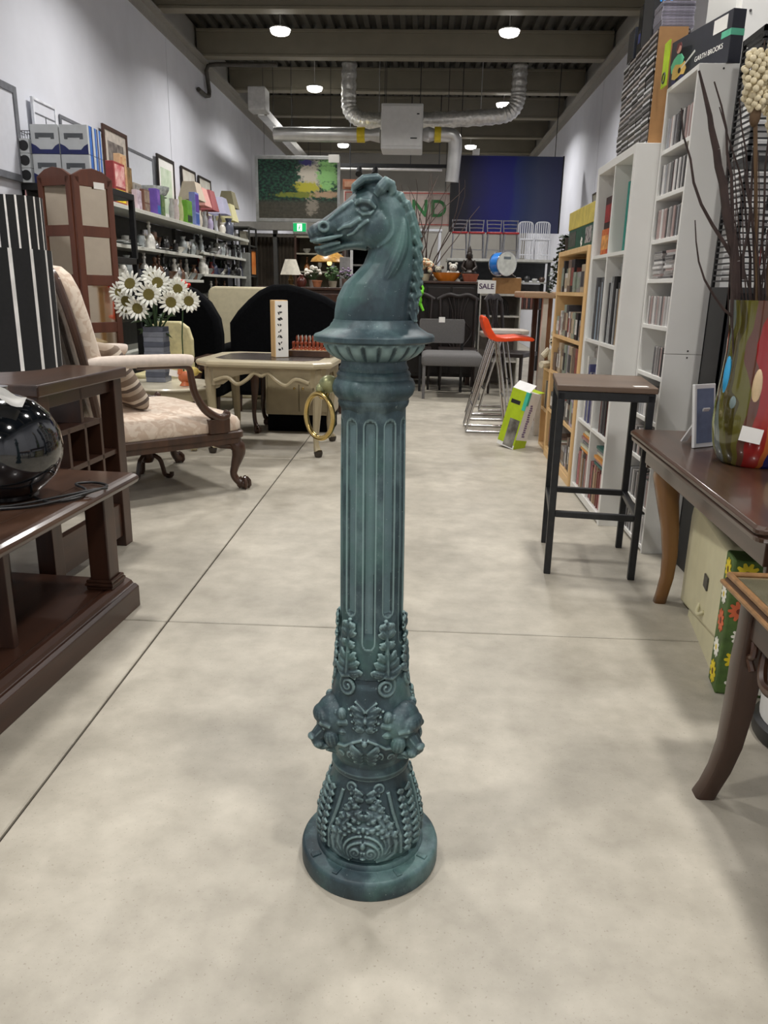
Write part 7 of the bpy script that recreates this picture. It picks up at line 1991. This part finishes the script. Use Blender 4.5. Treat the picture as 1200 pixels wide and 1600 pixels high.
# ------------------------------------------------------------------ under the table: daisy case, white bin
m_case = M('cream_case', (206, 200, 164), 0.45, var=0.03)
m_case_s = M('case_green', (74, 100, 46), 0.6, var=0.2, scale=30)
t = thing('daisy_case', 'cream travel case with a daisy printed front standing under the mahogany table', 'case', (0.935, 2.21, 0), R(-9.5))
body = MB().prism([(0.0, 0.125), (0.63, 0.002), (0.63, 0.36), (0.61, 0.405), (0.56, 0.42), (0.0, 0.43)], 'x', 0.0, 0.33)
body.build('body', m_case, t, bevel=0.018, seg=3, smooth=True)
MB().prism([(0.02, 0.0), (0.5, 0.0), (0.5, 0.04), (0.02, 0.13)], 'x', 0.012, 0.32).build('underside', m_case, t)
MB().b2(-0.004, 0.34, -0.10, 0.0, 0.0, 0.425).build('printed_front', m_case_s, t, bevel=0.006)
MB().b2(-0.006, 0.0, 0.19, 0.245, 0.215, 0.26).build('latch', M('latch_dark', (66, 64, 56), 0.4), t, bevel=0.002)
MB().tube(spline([(0.0, 0.28, 0.135), (-0.012, 0.25, 0.12), (-0.012, 0.22, 0.12), (0.0, 0.20, 0.14)], 4), 0.006, 8).build('handle', m_case, t, smooth=True)
rd = random.Random(8)
fl_cols = [((232, 228, 210), (206, 90, 60)), ((230, 206, 40), (110, 80, 20)), ((214, 106, 66), (120, 50, 30)), ((238, 236, 224), (222, 196, 60)), ((226, 160, 120), (150, 60, 40))]
def daisy(m_pos, r_, cp, cc, face):
    """a flat printed flower: petals and centre, on the front ('f') or the left side ('s')"""
    mb = MB(); k = 10
    for i in range(k):
        a0 = 2 * PI * i / k; ca, sa = math.cos(a0), math.sin(a0)
        q = [(r_ * 0.25, -r_ * 0.10), (r_ * 0.6, -r_ * 0.20), (r_ * 0.95, -r_ * 0.12), (r_, 0.0), (r_ * 0.95, r_ * 0.12), (r_ * 0.6, r_ * 0.20), (r_ * 0.25, r_ * 0.10)]
        mb.add([(m_pos[0] + u * ca - v * sa, 0, m_pos[1] + u * sa + v * ca) for u, v in q], [tuple(range(7))])
    mb.m = 1
    mb.add([(m_pos[0] + r_ * 0.28 * math.cos(2 * PI * i / 10), -0.0006, m_pos[1] + r_ * 0.28 * math.sin(2 * PI * i / 10)) for i in range(10)], [tuple(range(10))])
    o = mb.build('daisy_print', [M('petal_%d_%d_%d' % cp, cp, 0.6), M('petal_%d_%d_%d' % cc, cc, 0.6)], t)
    so = o.modifiers.new('solid', 'SOLIDIFY'); so.thickness = 0.0012; so.offset = 0
    if face == 'f': o.location = (0, -0.1015, 0)
    else: o.location = (-0.0055, -0.1, 0); o.rotation_euler = (0, 0, -PI / 2); o.location = (-0.0055, 0.0, 0)
for i, (x, z, r_) in enumerate(((0.035, 0.385, 0.035), (0.09, 0.33, 0.04), (0.03, 0.27, 0.032), (0.105, 0.235, 0.05), (0.045, 0.19, 0.028), (0.04, 0.115, 0.032), (0.12, 0.13, 0.04), (0.055, 0.04, 0.036), (0.14, 0.395, 0.03), (0.2, 0.37, 0.045), (0.185, 0.28, 0.04), (0.205, 0.19, 0.04), (0.13, 0.045, 0.036), (0.21, 0.08, 0.045), (0.28, 0.32, 0.045), (0.29, 0.2, 0.045), (0.29, 0.08, 0.04))):
    cp, cc = fl_cols[[1, 1, 2, 0, 3, 1, 3, 3, 3, 0, 3, 1, 3, 0, 3, 3, 1][i]]
    daisy((x, z), r_, cp, cc, 'f')
for i, (x, z, r_) in enumerate(((0.05, 0.38, 0.035), (0.045, 0.30, 0.03), (0.055, 0.22, 0.036), (0.05, 0.13, 0.032), (0.05, 0.05, 0.036))):
    cp, cc = fl_cols[[1, 3, 2, 3, 1][i]]
    daisy((x, z), r_, cp, cc, 's')
t = thing('waste_bin', 'white round bin with a black base ring behind the nearest table leg', 'bin', (1.11, 1.87, 0))
MB().lathe([(0.0, 0.04), (0.155, 0.04), (0.158, 0.06), (0.165, 0.36), (0.167, 0.38), (0.0, 0.385)], 40).build('bin_body', m_whitep, t, smooth=True)
MB().lathe([(0.0, 0.0), (0.165, 0.0), (0.172, 0.01), (0.172, 0.045), (0.16, 0.055), (0.0, 0.055)], 40).build('base_ring', m_black, t, smooth=True)
MB().b2(-0.04, 0.04, -0.2, -0.15, 0.01, 0.03).build('pedal', m_black, t, bevel=0.004)
MB().lathe([(0.168, 0.38), (0.165, 0.405), (0.12, 0.43), (0.0, 0.44)], 40).build('lid', m_whitep, t, smooth=True)

# ------------------------------------------------------------------ near table at the right edge
t = thing('carved_table', 'dark table with gilt edged top and outward curved legs at the right edge', 'table', (0.70, 1.655, 0), R(-1))
m_gilt = M('gilt_edge', (150, 112, 72), 0.35, metal=0.4, var=0.2, scale=40)
MB().b2(0.0, 0.6, -0.85, 0.0, 0.525, 0.545).build('table_top', w_mahog_y, t, bevel=0.006)
mb = MB()
for z, r_, ins in ((0.549, 0.008, 0.008), (0.53, 0.006, -0.002)):
    mb.tube([(ins, -0.85 + ins, z), (0.6 - ins, -0.85 + ins, z), (0.6 - ins, -ins, z), (ins, -ins, z)], r_, 8, closed=True)
mb.build('gilt_moulding', m_gilt, t, smooth=True)
MB().b2(0.02, 0.58, -0.83, -0.02, 0.545, 0.549).build('glass_inset', M('inset_glass', (96, 92, 74), 0.12, var=0.1, coat=0.6), t)
MB().b2(0.04, 0.055, -0.78, -0.07, 0.43, 0.525).b2(0.545, 0.56, -0.78, -0.07, 0.43, 0.525).b2(0.07, 0.53, -0.055, -0.04, 0.43, 0.525).b2(0.07, 0.53, -0.81, -0.795, 0.43, 0.525).build('apron', w_dark_y, t, bevel=0.002)
for lx, ly, ox, oy in ((0.055, -0.055, -1, 0.35), (0.545, -0.055, 1, 0.35), (0.055, -0.795, -1, -0.35), (0.545, -0.795, 1, -0.35)):
    rings = []
    for z, off, w in ((0.525, 0.0, 0.026), (0.43, 0.0, 0.026), (0.36, 0.0, 0.029), (0.25, 0.002, 0.027), (0.15, 0.008, 0.024), (0.08, 0.02, 0.022), (0.03, 0.034, 0.021), (0.0, 0.044, 0.022)):
        rings.append([(lx + ox * off + px, ly + oy * off + py, z) for px, py in rrect(2 * w, 2 * w, 0.008, 3)])
    MB().loft(rings).build('leg', w_mahog_z, t, smooth=True)
mb = MB()
mb.tube(spline([(0.075, -0.1, 0.43), (0.062, -0.12, 0.385), (0.05, -0.16, 0.36), (0.048, -0.21, 0.365), (0.048, -0.25, 0.39), (0.048, -0.28, 0.43)], 5), 0.011, 8)
mb.tube(spline([(0.048, -0.26, 0.41), (0.046, -0.30, 0.385), (0.046, -0.36, 0.40), (0.048, -0.40, 0.43)], 5), 0.011, 8)
mb.build('carved_bracket', w_chair, t, smooth=True)
MB().ell((0.047, -0.285, 0.37), (0.012, 0.024, 0.028), 12, 8).build('carved_pendant', w_chair, t, smooth=True)
mb = MB().tube(spline([(0.05, -0.09, 0.425), (0.044, -0.105, 0.40), (0.046, -0.085, 0.385), (0.05, -0.1, 0.36)], 4), 0.008, 8)
mb.build('carved_scroll', w_chair, t, smooth=True)

# ------------------------------------------------------------------ pine media case, green box and plush beyond the cube shelf
t = thing('pine_bookcase', 'pine veneer bookcase packed with discs and toys beyond the white cube shelf', 'bookcase', (0.93, 4.64, 0))
PW, PD, PH = 0.98, 0.3, 1.41
MB().b2(0, PD, 0, 0.03, 0, PH).build('side_panel', w_pine, t, bevel=0.002)
MB().b2(0, PD, PW - 0.03, PW, 0, PH).build('side_panel', w_pine, t, bevel=0.002)
MB().b2(0, PD, 0.03, PW - 0.03, PH - 0.03, PH).build('top_panel', w_pine, t, bevel=0.002)
MB().b2(PD - 0.008, PD, 0.03, PW - 0.03, 0, PH - 0.03).build('back_panel', w_pine, t)
PZ = [0.07, 0.35, 0.62, 0.87, 1.15]
for z in PZ: MB().b2(0.002, PD - 0.008, 0.03, PW - 0.03, z - 0.022, z).build('shelf', w_pine, t)
MB().b2(0.0, 0.015, 0.03, PW - 0.03, 0, 0.048).build('kick_board', w_pine, t)
bc = [('white', (210, 206, 200)), ('lilac', (170, 160, 176)), ('black', (40, 38, 40)), ('brown', (110, 92, 80)), ('tan', (176, 160, 136)), ('grey', (140, 138, 136)), ('pale green', (140, 150, 136)), ('charcoal', (66, 64, 68)), ('dull red', (140, 74, 66))]
rp = random.Random(31)
for si, z in enumerate(PZ):
    hm = ((PZ[si + 1] if si + 1 < len(PZ) else PH - 0.008) - 0.022 - z)
    y = 4.68; i = 0
    while y < 5.49:
        w_ = rp.choice([0.03, 0.045, 0.07, 0.1]); k = 0; zz = z
        cn, c = rp.choice(bc)
        h0 = min(hm - 0.01, rp.choice([0.12, 0.16, 0.2]))
        cn2, c2 = rp.choice(bc)
        carton('disc_set', f'{cn} boxed set on pine shelf {ordn[si]} from the floor, {ordn[min(i, 49)]} from the near end', 'box', 0.937 + rp.uniform(0, .015), 1.1, y, y + w_, z, h0, c, grp='boxed sets in the pine bookcase', band=c2 if w_ > 0.04 else None)
        y += w_ + 0.004; i += 1
t = thing('green_box', 'dark green game box with a yellow lid on top of the pine bookcase', 'box', (0.955, 4.68, PH + 0.0005))
MB().b2(0, 0.22, 0, 0.75, 0, 0.165).build('carton', M('bottle_green', (24, 78, 62), 0.45, var=0.15, scale=10), t, bevel=0.002)
MB().b2(-0.005, 0.225, -0.005, 0.755, 0.125, 0.235).build('lid', M('mustard_lid', (206, 188, 92), 0.5), t, bevel=0.003)
MB().b2(-0.0015, 0, 0.02, 0.2, 0.02, 0.11).build('picture_print', M('collage', (196, 190, 186), 0.5, c2=(50, 50, 60), scale=40), t)
MB().b2(0.03, 0.19, -0.0015, 0, 0.01, 0.12).build('picture_print', M('collage', (196, 190, 186), 0.5, c2=(50, 50, 60), scale=40), t)
MB().b2(-0.0015, 0, 0.5, 0.72, 0.02, 0.11).build('picture_print', M('grey_print', (90, 92, 86), 0.5, c2=(50, 60, 54), scale=30), t)
mb = MB()
for k in range(5):
    a = 2 * PI * k / 5; mb.ell((-0.002, 0.30 + 0.018 * math.cos(a), 0.035 + 0.018 * math.sin(a)), (0.001, 0.012, 0.012), 8, 6)
mb.build('flower_print', m_paper, t).__setitem__('kind', 'stuff')
for k, (y, h) in enumerate(((4.74, 0.13), (4.92, 0.1), (5.15, 0.1))):
    picture('small_picture', f'small black photo frame on the yellow lid, {["nearest", "middle", "farthest"][k]} of three', y, y + 0.12, PH + 0.2375, PH + 0.2375 + h, m_frd, M('grey_photo', (120, 124, 126), 0.3, c2=(170, 172, 172), scale=9), x=1.06, fw=0.012, lean=R(6), cat='photo frame', grp='small black frames on the yellow lid')
t = thing('peg_figure', 'small brown wooden figure at the far end of the green box', 'ornament', (1.12, 5.50, PH + 0.0005))
MB().lathe([(0, 0), (0.05, 0), (0.05, 0.02), (0.03, 0.03), (0.045, 0.12), (0.03, 0.16), (0.04, 0.2), (0.03, 0.235), (0, 0.24)], 16).build('figure', M('brown_peg', (150, 120, 84), 0.5), t, smooth=True)
# trailing ivy at the far end of the bookcase
t = thing('trailing_ivy', 'trailing dark green ivy hanging down the far end of the pine bookcase', 'plant', (0.95, 5.68, 0))
MB().lathe([(0, 1.411), (0.05, 1.411), (0.06, 1.5), (0.05, 1.5), (0, 1.48)], 16, (0.06, -0.13, 0)).build('pot', M('ivy_pot', (60, 52, 48), 0.5), t, smooth=True)
mb = MB(); ri_ = random.Random(17)
for s_ in range(7):
    p = Vector((0.05, -0.1, 1.49)); pts = [p]
    q = Vector((ri_.uniform(-0.07, 0.02), ri_.uniform(0.0, 0.06), 0))
    for k in range(9):
        p = Vector((0.03 + q.x * (0.4 + k * 0.1), -0.05 + q.y + 0.012 * k, 1.51 - 0.055 * k * (0.6 + 0.06 * s_))); pts.append(p)
        for j in range(3):
            c = p + Vector((ri_.uniform(-0.02, 0.02), ri_.uniform(-0.02, 0.02), ri_.uniform(-0.02, 0.02))); a = ri_.uniform(0, 6.28)
            u = Vector((math.cos(a), math.sin(a), -0.4)).normalized() * 0.026; v = u.cross(Vector((0, 0, 1))).normalized() * 0.016
            mb.add([c - u, c + v, c + u, c - v], [(0, 1, 2, 3)])
    mb.tube(pts, 0.002, 5)
o = mb.build('foliage', M('ivy_green', (48, 62, 40), 0.6, var=0.4, scale=20), t); o['kind'] = 'stuff'

# ------------------------------------------------------------------ timber counter, chrome stools, trimmer box
t = thing('timber_counter', 'tall raw timber counter on board legs in the right middle distance', 'counter', (0.80, 6.3, 0))
MB().b2(0.0, 0.75, 0.0, 0.7, 1.10, 1.15).build('counter_top', wood('greyed_timber', (150, 122, 96), (176, 148, 118), 0.5, 'x', 10), t, bevel=0.012)
MB().b2(0.16, 0.20, 0.05, 0.11, 0, 1.10).build('leg', M('whitewashed_board', (190, 182, 170), 0.6, var=0.08, scale=12), t, bevel=0.003)
MB().b2(0.64, 0.68, 0.05, 0.11, 0, 1.10).build('leg', w_pine, t, bevel=0.003)
MB().b2(0.16, 0.20, 0.59, 0.65, 0, 1.10).build('leg', w_chair, t, bevel=0.003)
MB().b2(0.64, 0.68, 0.59, 0.65, 0, 1.10).build('leg', w_chair, t, bevel=0.003)
MB().b2(0.22, 0.25, 0.15, 0.55, 0.05, 1.10).build('side_board', wood('brown_board', (112, 76, 48), (136, 96, 62), 0.5, 'z', 10), t, bevel=0.003)
t = plush('soft_toy', 'cream shaggy soft toy sitting on the wooden crate by the pine bookcase', (1.02, 5.88, 0.60), M('cream_plush', (190, 182, 160), 0.95, var=0.15, scale=60, bump=0.3), 0.85, R(-40))
tc_ = thing('wooden_crate', 'upright wooden crate of odds and ends at the far end of the pine bookcase', 'crate', (1.02, 5.89, 0))
MB().b2(-0.07, 0.2, -0.12, 0.12, 0, 0.02).b2(-0.07, 0.2, -0.12, 0.12, 0.28, 0.3).b2(-0.07, 0.2, -0.12, 0.12, 0.58, 0.5995).build('shelf', w_pine, tc_)
MB().b2(-0.07, 0.2, -0.135, -0.12, 0, 0.60).build('side_board', w_pine, tc_)
MB().b2(-0.07, 0.2, 0.12, 0.135, 0, 0.60).build('side_board', w_pine, tc_)
for k in range(5):
    carton('tape_case', f'small {["black", "white", "grey", "dark", "tan"][k]} cassette box in the wooden crate, {ordn[k]} from the near side', 'box', 0.965, 1.14, 5.78 + 0.042 * k, 5.815 + 0.042 * k, 0.30, 0.2, [(30, 30, 32), (206, 204, 200), (120, 118, 116), (60, 50, 46), (170, 150, 120)][k], grp='cassette boxes in the crate')

def chrome_stool(label, loc, rz, seat_m, seat):
    t = thing('chrome_stool', label, 'stool', loc, rz)
    for y in (0.0, 0.30):
        pts = spline([(0.34, y, 0.012), (0.02, y, 0.012), (-0.005, y, 0.02), (0.0, y, 0.06), (0.07, y, 0.32), (0.185, y, 0.74)], 5)
        MB().tube(pts, 0.011, 10).build('side_tube', m_chrome, t, smooth=True)
        MB().tube([(0.34, y, 0.012), (0.30, y, 0.3), (0.22, y, 0.74)], 0.009, 8).build('rear_tube', m_chrome, t, smooth=True)
    for z, x in ((0.22, 0.04), (0.30, 0.30)):
        MB().tube([(x, 0.0, z), (x, 0.30, z)], 0.009, 8).build('footrest', m_chrome, t)
    MB().tube([(0.34, 0.0, 0.012), (0.34, 0.30, 0.012)], 0.011, 8).build('base_bar', m_chrome, t)
    if seat:
        m = MB(); rings = []
        prof = [(0.085, 0.945), (0.10, 0.955), (0.125, 0.93), (0.16, 0.85), (0.20, 0.795), (0.27, 0.79), (0.38, 0.80), (0.49, 0.79), (0.51, 0.775), (0.49, 0.762), (0.38, 0.765), (0.27, 0.755), (0.2, 0.755), (0.14, 0.775), (0.1, 0.85), (0.08, 0.92)]
        m.prism(prof, 'y', -0.05, 0.35)
        m.build('seat', seat_m, t, bevel=0.012, seg=3, smooth=True)
    else:
        MB().prism(rrect(0.36, 0.38, 0.05), 'z', 0.75, 0.79).xform(Matrix.Translation((0.26, 0.15, 0))).build('seat', seat_m, t, bevel=0.01)
    return t
chrome_stool('chrome tube bar stool with a bright orange moulded seat', (0.41, 6.42, 0), 0, m_orange, True)
chrome_stool('chrome tube bar stool with a grey seat standing behind the orange one', (0.46, 7.06, 0), 0, M('taupe_seat', (110, 98, 88), 0.6), False)
chrome_stool('chrome tube bar stool with a pale seat farthest behind the orange one', (0.60, 7.6, 0), R(3), M('pale_seat', (170, 160, 148), 0.6), False)
m_lime = M('lime_print', (166, 190, 30), 0.45, var=0.08)
t = thing('tool_box', 'lime green and white cardboard tool box leaning by the pine bookcase', 'box', (0.655, 5.98, 0.0), 0)
tb = Matrix.Rotation(R(13), 4, 'Y') @ Matrix.Rotation(R(42), 4, 'Z')
inner = bpy.data.objects.new('carton', MB().b2(0, 0.13, 0, 0.17, 0, 0.44).mesh('carton', m_whitep)); COL.objects.link(inner); inner.parent = t
t.rotation_euler = tb.to_euler()
t.location = (0.72, 5.74, 0.0)
MB().b2(-0.0015, 0.0, 0.0, 0.17, 0.03, 0.44).build('lime_side', m_lime, t)
MB().b2(0.0, 0.13, -0.0015, 0.0, 0.0, 0.075).build('lime_foot', m_lime, t)
MB().b2(-0.0025, -0.0015, 0.012, 0.11, 0.01, 0.22).build('picture_print', M('tool_print', (72, 68, 62), 0.5, c2=(150, 148, 140), scale=10), t)
MB().b2(-0.0026, -0.0015, 0.06, 0.15, 0.33, 0.36).build('mark_print', m_ink, t)
MB().b2(-0.003, 0.0, -0.003, 0.03, 0.30, 0.44).b2(0.0, 0.02, -0.003, 0.0, 0.34, 0.44).build('teal_edge', M('teal_print', (60, 176, 150), 0.5), t)
mb = MB(); rt = random.Random(2)
for k in range(15):
    mb.b2(0.05 + rt.uniform(0, .006), 0.075 + rt.uniform(0, .012), -0.0016, 0, 0.1 + 0.017 * k, 0.1 + 0.017 * k + 0.012)
mb.build('vertical_lettering', M('violet_ink', (120, 104, 140), 0.6), t).__setitem__('kind', 'stuff')
MB().add([(0, 0, 0.44), (0, 0.17, 0.44), (0.05, 0.17, 0.50), (0.05, 0, 0.50)], [(0, 1, 2, 3)]).build('top_flap', m_whitep, t).modifiers.new('s', 'SOLIDIFY').thickness = 0.002
MB().add([(0.13, 0.02, 0.44), (0.13, 0.16, 0.44), (0.2, 0.16, 0.455), (0.2, 0.02, 0.455)], [(0, 1, 2, 3)]).build('lime_flap', m_lime, t).modifiers.new('s', 'SOLIDIFY').thickness = 0.002
# ------------------------------------------------------------------ back left: dresser with lamps and flowers
t = thing('dark_dresser', 'dark dresser behind the black velvet seats carrying lamps and flowers', 'dresser', (-1.32, 9.3, 0))
MB().b2(-0.55, 0.55, -0.25, 0.25, 0.08, 1.12).build('carcass', w_dark_z, t, bevel=0.006)
MB().b2(-0.58, 0.58, -0.28, 0.27, 1.12, 1.15).build('top', w_dark_y, t, bevel=0.005)
for i in range(3):
    for j in range(2):
        d_ = MB().b2(-0.53 + 0.54 * j, -0.01 + 0.54 * j, -0.265, -0.25, 0.12 + 0.33 * i, 0.42 + 0.33 * i).build('drawer', w_dark_y, t, bevel=0.004)
        MB().ell((-0.27 + 0.54 * j, -0.275, 0.27 + 0.33 * i), (0.015, 0.014, 0.015), 8, 6).build('knob', m_brass, d_)
for sx in (-0.5, 0.5):
    for sy in (-0.2, 0.2): MB().b2(sx - 0.03, sx + 0.03, sy - 0.03, sy + 0.03, 0, 0.08).build('foot', w_dark_z, t)
ZD_ = 1.1505
t = thing('table_lamp', 'table lamp with a plain white cone shade on the dark dresser', 'lamp', (-1.52, 9.2, ZD_))
MB().lathe([(0, 0), (0.05, 0), (0.045, 0.015), (0.02, 0.03), (0.035, 0.07), (0.015, 0.12), (0.008, 0.28), (0, 0.28)], 16).build('lamp_base', M('brass_dull', (120, 96, 60), 0.4, metal=0.5), t, smooth=True)
MB().lathe([(0.118, 0.13), (0.12, 0.13), (0.062, 0.30), (0.06, 0.30)], 32, caps=False).build('lamp_shade', M('ivory_shade', (226, 220, 204), 0.8), t, smooth=True)
def bouquet(label, loc, c1, c2, n_, r_, pot, h=0.1, seed=1, fs=0.022):
    t = thing('flower_pot', label, 'flowers', loc)
    MB().lathe([(0, 0), (0.04, 0), (0.05, h), (0.043, h), (0, h * 0.9)], 14).build('pot', M('pot_%d' % pot[0], pot, 0.5), t, smooth=True)
    q = random.Random(seed); mb = MB(); mg = MB()
    for i in range(n_):
        a = q.uniform(0, 6.28); ph = q.uniform(-0.1, 1.5); rr = r_ * q.uniform(0.7, 1)
        c = Vector((rr * math.cos(a) * math.cos(ph), rr * math.sin(a) * math.cos(ph), h + 0.03 + rr * math.sin(ph)))
        mb.ell(c, (fs, fs, fs * 0.7), 6, 5)
        u = Vector((math.cos(a + 1), math.sin(a + 1), 0.3)).normalized() * 0.04; v = u.cross(Vector((0, 0, 1))).normalized() * 0.018
        c2_ = c * 0.9 - Vector((0, 0, 0.01)); mg.add([c2_ - u, c2_ + v, c2_ + u, c2_ - v], [(0, 1, 2, 3)])
        mg.tube([(0, 0, h * 0.9), c * 0.9], 0.003, 4)
    o = mb.build('blooms', M('bloom_%d_%d' % (c1[0], c1[1]), c1, 0.7), t, smooth=True); o['kind'] = 'stuff'
    o = mg.build('foliage', M('leafy_%d' % c2[1], c2, 0.6, var=0.3), t); o['kind'] = 'stuff'
bouquet('bunch of white flowers right of the white lamp on the dresser', (-1.27, 9.25, ZD_), (226, 222, 210), (60, 84, 46), 26, 0.12, (150, 140, 130), 0.08, 2)
bouquet('leafy green potted plant at the right of the dresser', (-1.03, 9.15, ZD_), (90, 120, 74), (62, 96, 50), 26, 0.13, (160, 150, 130), 0.07, 3, 0.014)
bouquet('small lilac flowers behind the leafy plant near the horse nose', (-0.90, 9.38, ZD_), (140, 120, 150), (70, 90, 60), 20, 0.10, (120, 100, 90), 0.1, 4, 0.015)
lathe_thing('teapot', 'dark red brown pottery pot between the white lamp and white flowers', 'pot', (-1.38, 9.09, ZD_), [(0, 0), (0.04, 0), (0.06, 0.05), (0.05, 0.09), (0.025, 0.11), (0.03, 0.13), (0, 0.14)], M('redbrown', (78, 34, 26), 0.3))
lathe_thing('terracotta_pot', 'orange brown clay pot at the front of the dresser', 'pot', (-1.20, 9.08, ZD_), [(0, 0), (0.04, 0), (0.055, 0.06), (0.06, 0.06), (0.06, 0.075), (0, 0.07)], M('clay', (160, 100, 66), 0.7))
t = thing('stained_glass_lamp', 'amber stained glass lamp with a wide cone shade behind the horse nose', 'lamp', (-1.16, 9.95, 0))
MB().lathe([(0, 0), (0.15, 0), (0.14, 0.03), (0.02, 0.06), (0.015, 1.55), (0, 1.55)], 20).build('pole', M('bronze_pole', (60, 46, 36), 0.4, metal=0.5), t, smooth=True)
MB().lathe([(0.23, 1.45), (0.235, 1.45), (0.215, 1.49), (0.05, 1.60), (0.02, 1.62), (0.015, 1.62), (0.2, 1.48)], 24, caps=False).build('lamp_shade', M('amber_shade', (150, 106, 46), 0.35, c2=(196, 150, 70), scale=40), t, smooth=True)
MB().ell((0, 0, 1.44), (0.03, 0.03, 0.035), 12, 8).build('bulb', emit('warm_bulb', (255, 226, 140), 2.0), t, smooth=True)
t = thing('grey_panel_box', 'tall pale grey box standing under the horse jaw at the back', 'box', (-0.92, 9.64, 0))
MB().b2(-0.075, 0.05, -0.05, 0.05, 0, 1.50).build('carton', M('mid_grey_box', (150, 148, 146), 0.6), t, bevel=0.003)
MB().b2(0.05, 0.075, -0.05, 0.05, 0, 1.58).build('edge_board', m_whitep, t)
t = thing('open_bookshelf', 'dark open bookshelf with a white upright at the back behind the horse throat', 'bookshelf', (-0.52, 10.26, 0))
MB().b2(-0.45, 0.2, 0.28, 0.3, 0, 1.72).build('back_panel', m_velvet, t)
for x in (-0.45, 0.18): MB().b2(x, x + 0.02, -0.02, 0.28, 0, 1.72).build('side_panel', m_black, t)
for z in (0.3, 0.7, 1.1, 1.42, 1.70): MB().b2(-0.43, 0.18, 0.0, 0.28, z, z + 0.02).build('shelf', M('grey_shelf', (120, 118, 116), 0.5), t)
t = thing('glass_cabinet', 'dim glass fronted cabinet by the brown curtain at the back left', 'cabinet', (-1.5, 11.6, 0))
MB().b2(-0.35, 0.35, 0.3, 0.34, 0, 1.85).build('back_panel', M('cabinet_olive', (96, 88, 66), 0.6, c2=(70, 62, 46), scale=6), t)
for x in (-0.36, 0.33): MB().b2(x, x + 0.03, 0, 0.34, 0, 1.85).build('side_panel', w_dark_z, t)
for z in (0.0, 0.5, 0.95, 1.35, 1.6, 1.83): MB().b2(-0.33, 0.33, 0.0, 0.3, z, z + 0.02).build('shelf', M('cab_shelf', (150, 146, 130), 0.4), t)
for k in range(9):
    kd = ['jug', 'bowl', 'vase', 'decanter', 'goblet'][k % 5]
    key = (kd, ['white', 'clear', 'silver', 'amber'][k % 4])
    if key not in MESHES: MESHES[key] = MB().lathe(orn_mesh(kd), 14).mesh('body', om[key[1]], smooth=True)
    o = bpy.data.objects.new(kd, MESHES[key]); COL.objects.link(o)
    o.location = (-1.75 + 0.19 * (k % 3) + 0.05, 11.75, [0.97, 1.37, 1.62][k // 3] + 0.0005); 
    s = 0.85; o.scale = (s, s, s)
    tag(o, f'{key[1]} {kd} in the dim glass cabinet, {["lowest", "middle", "top"][k // 3]} row, {["left", "centre", "right"][k % 3]}', kd, 'wares in the glass cabinet')
# red flower in the velvet chair corner
t = thing('red_poppy', 'single red silk flower on a stem behind the white sunflowers', 'flower', (-1.86, 6.05, 0.457))
MB().tube([(0, 0, 0.0), (0.0, 0.0, 0.3), (0.03, 0, 0.66)], 0.005, 6).build('stem', m_leafg, t)
MB().lathe([(0, 0), (0.03, 0.0), (0.055, 0.03), (0.05, 0.045), (0.02, 0.02), (0, 0.015)], 14, (0.03, -0.01, 0.66), sq=lambda a: 1 + 0.15 * math.sin(5 * a)).ell((0.03, -0.04, 0.69), (0.045, 0.02, 0.04), 10, 8).build('bloom', M('poppy_red', (206, 40, 26), 0.6), t, smooth=True)
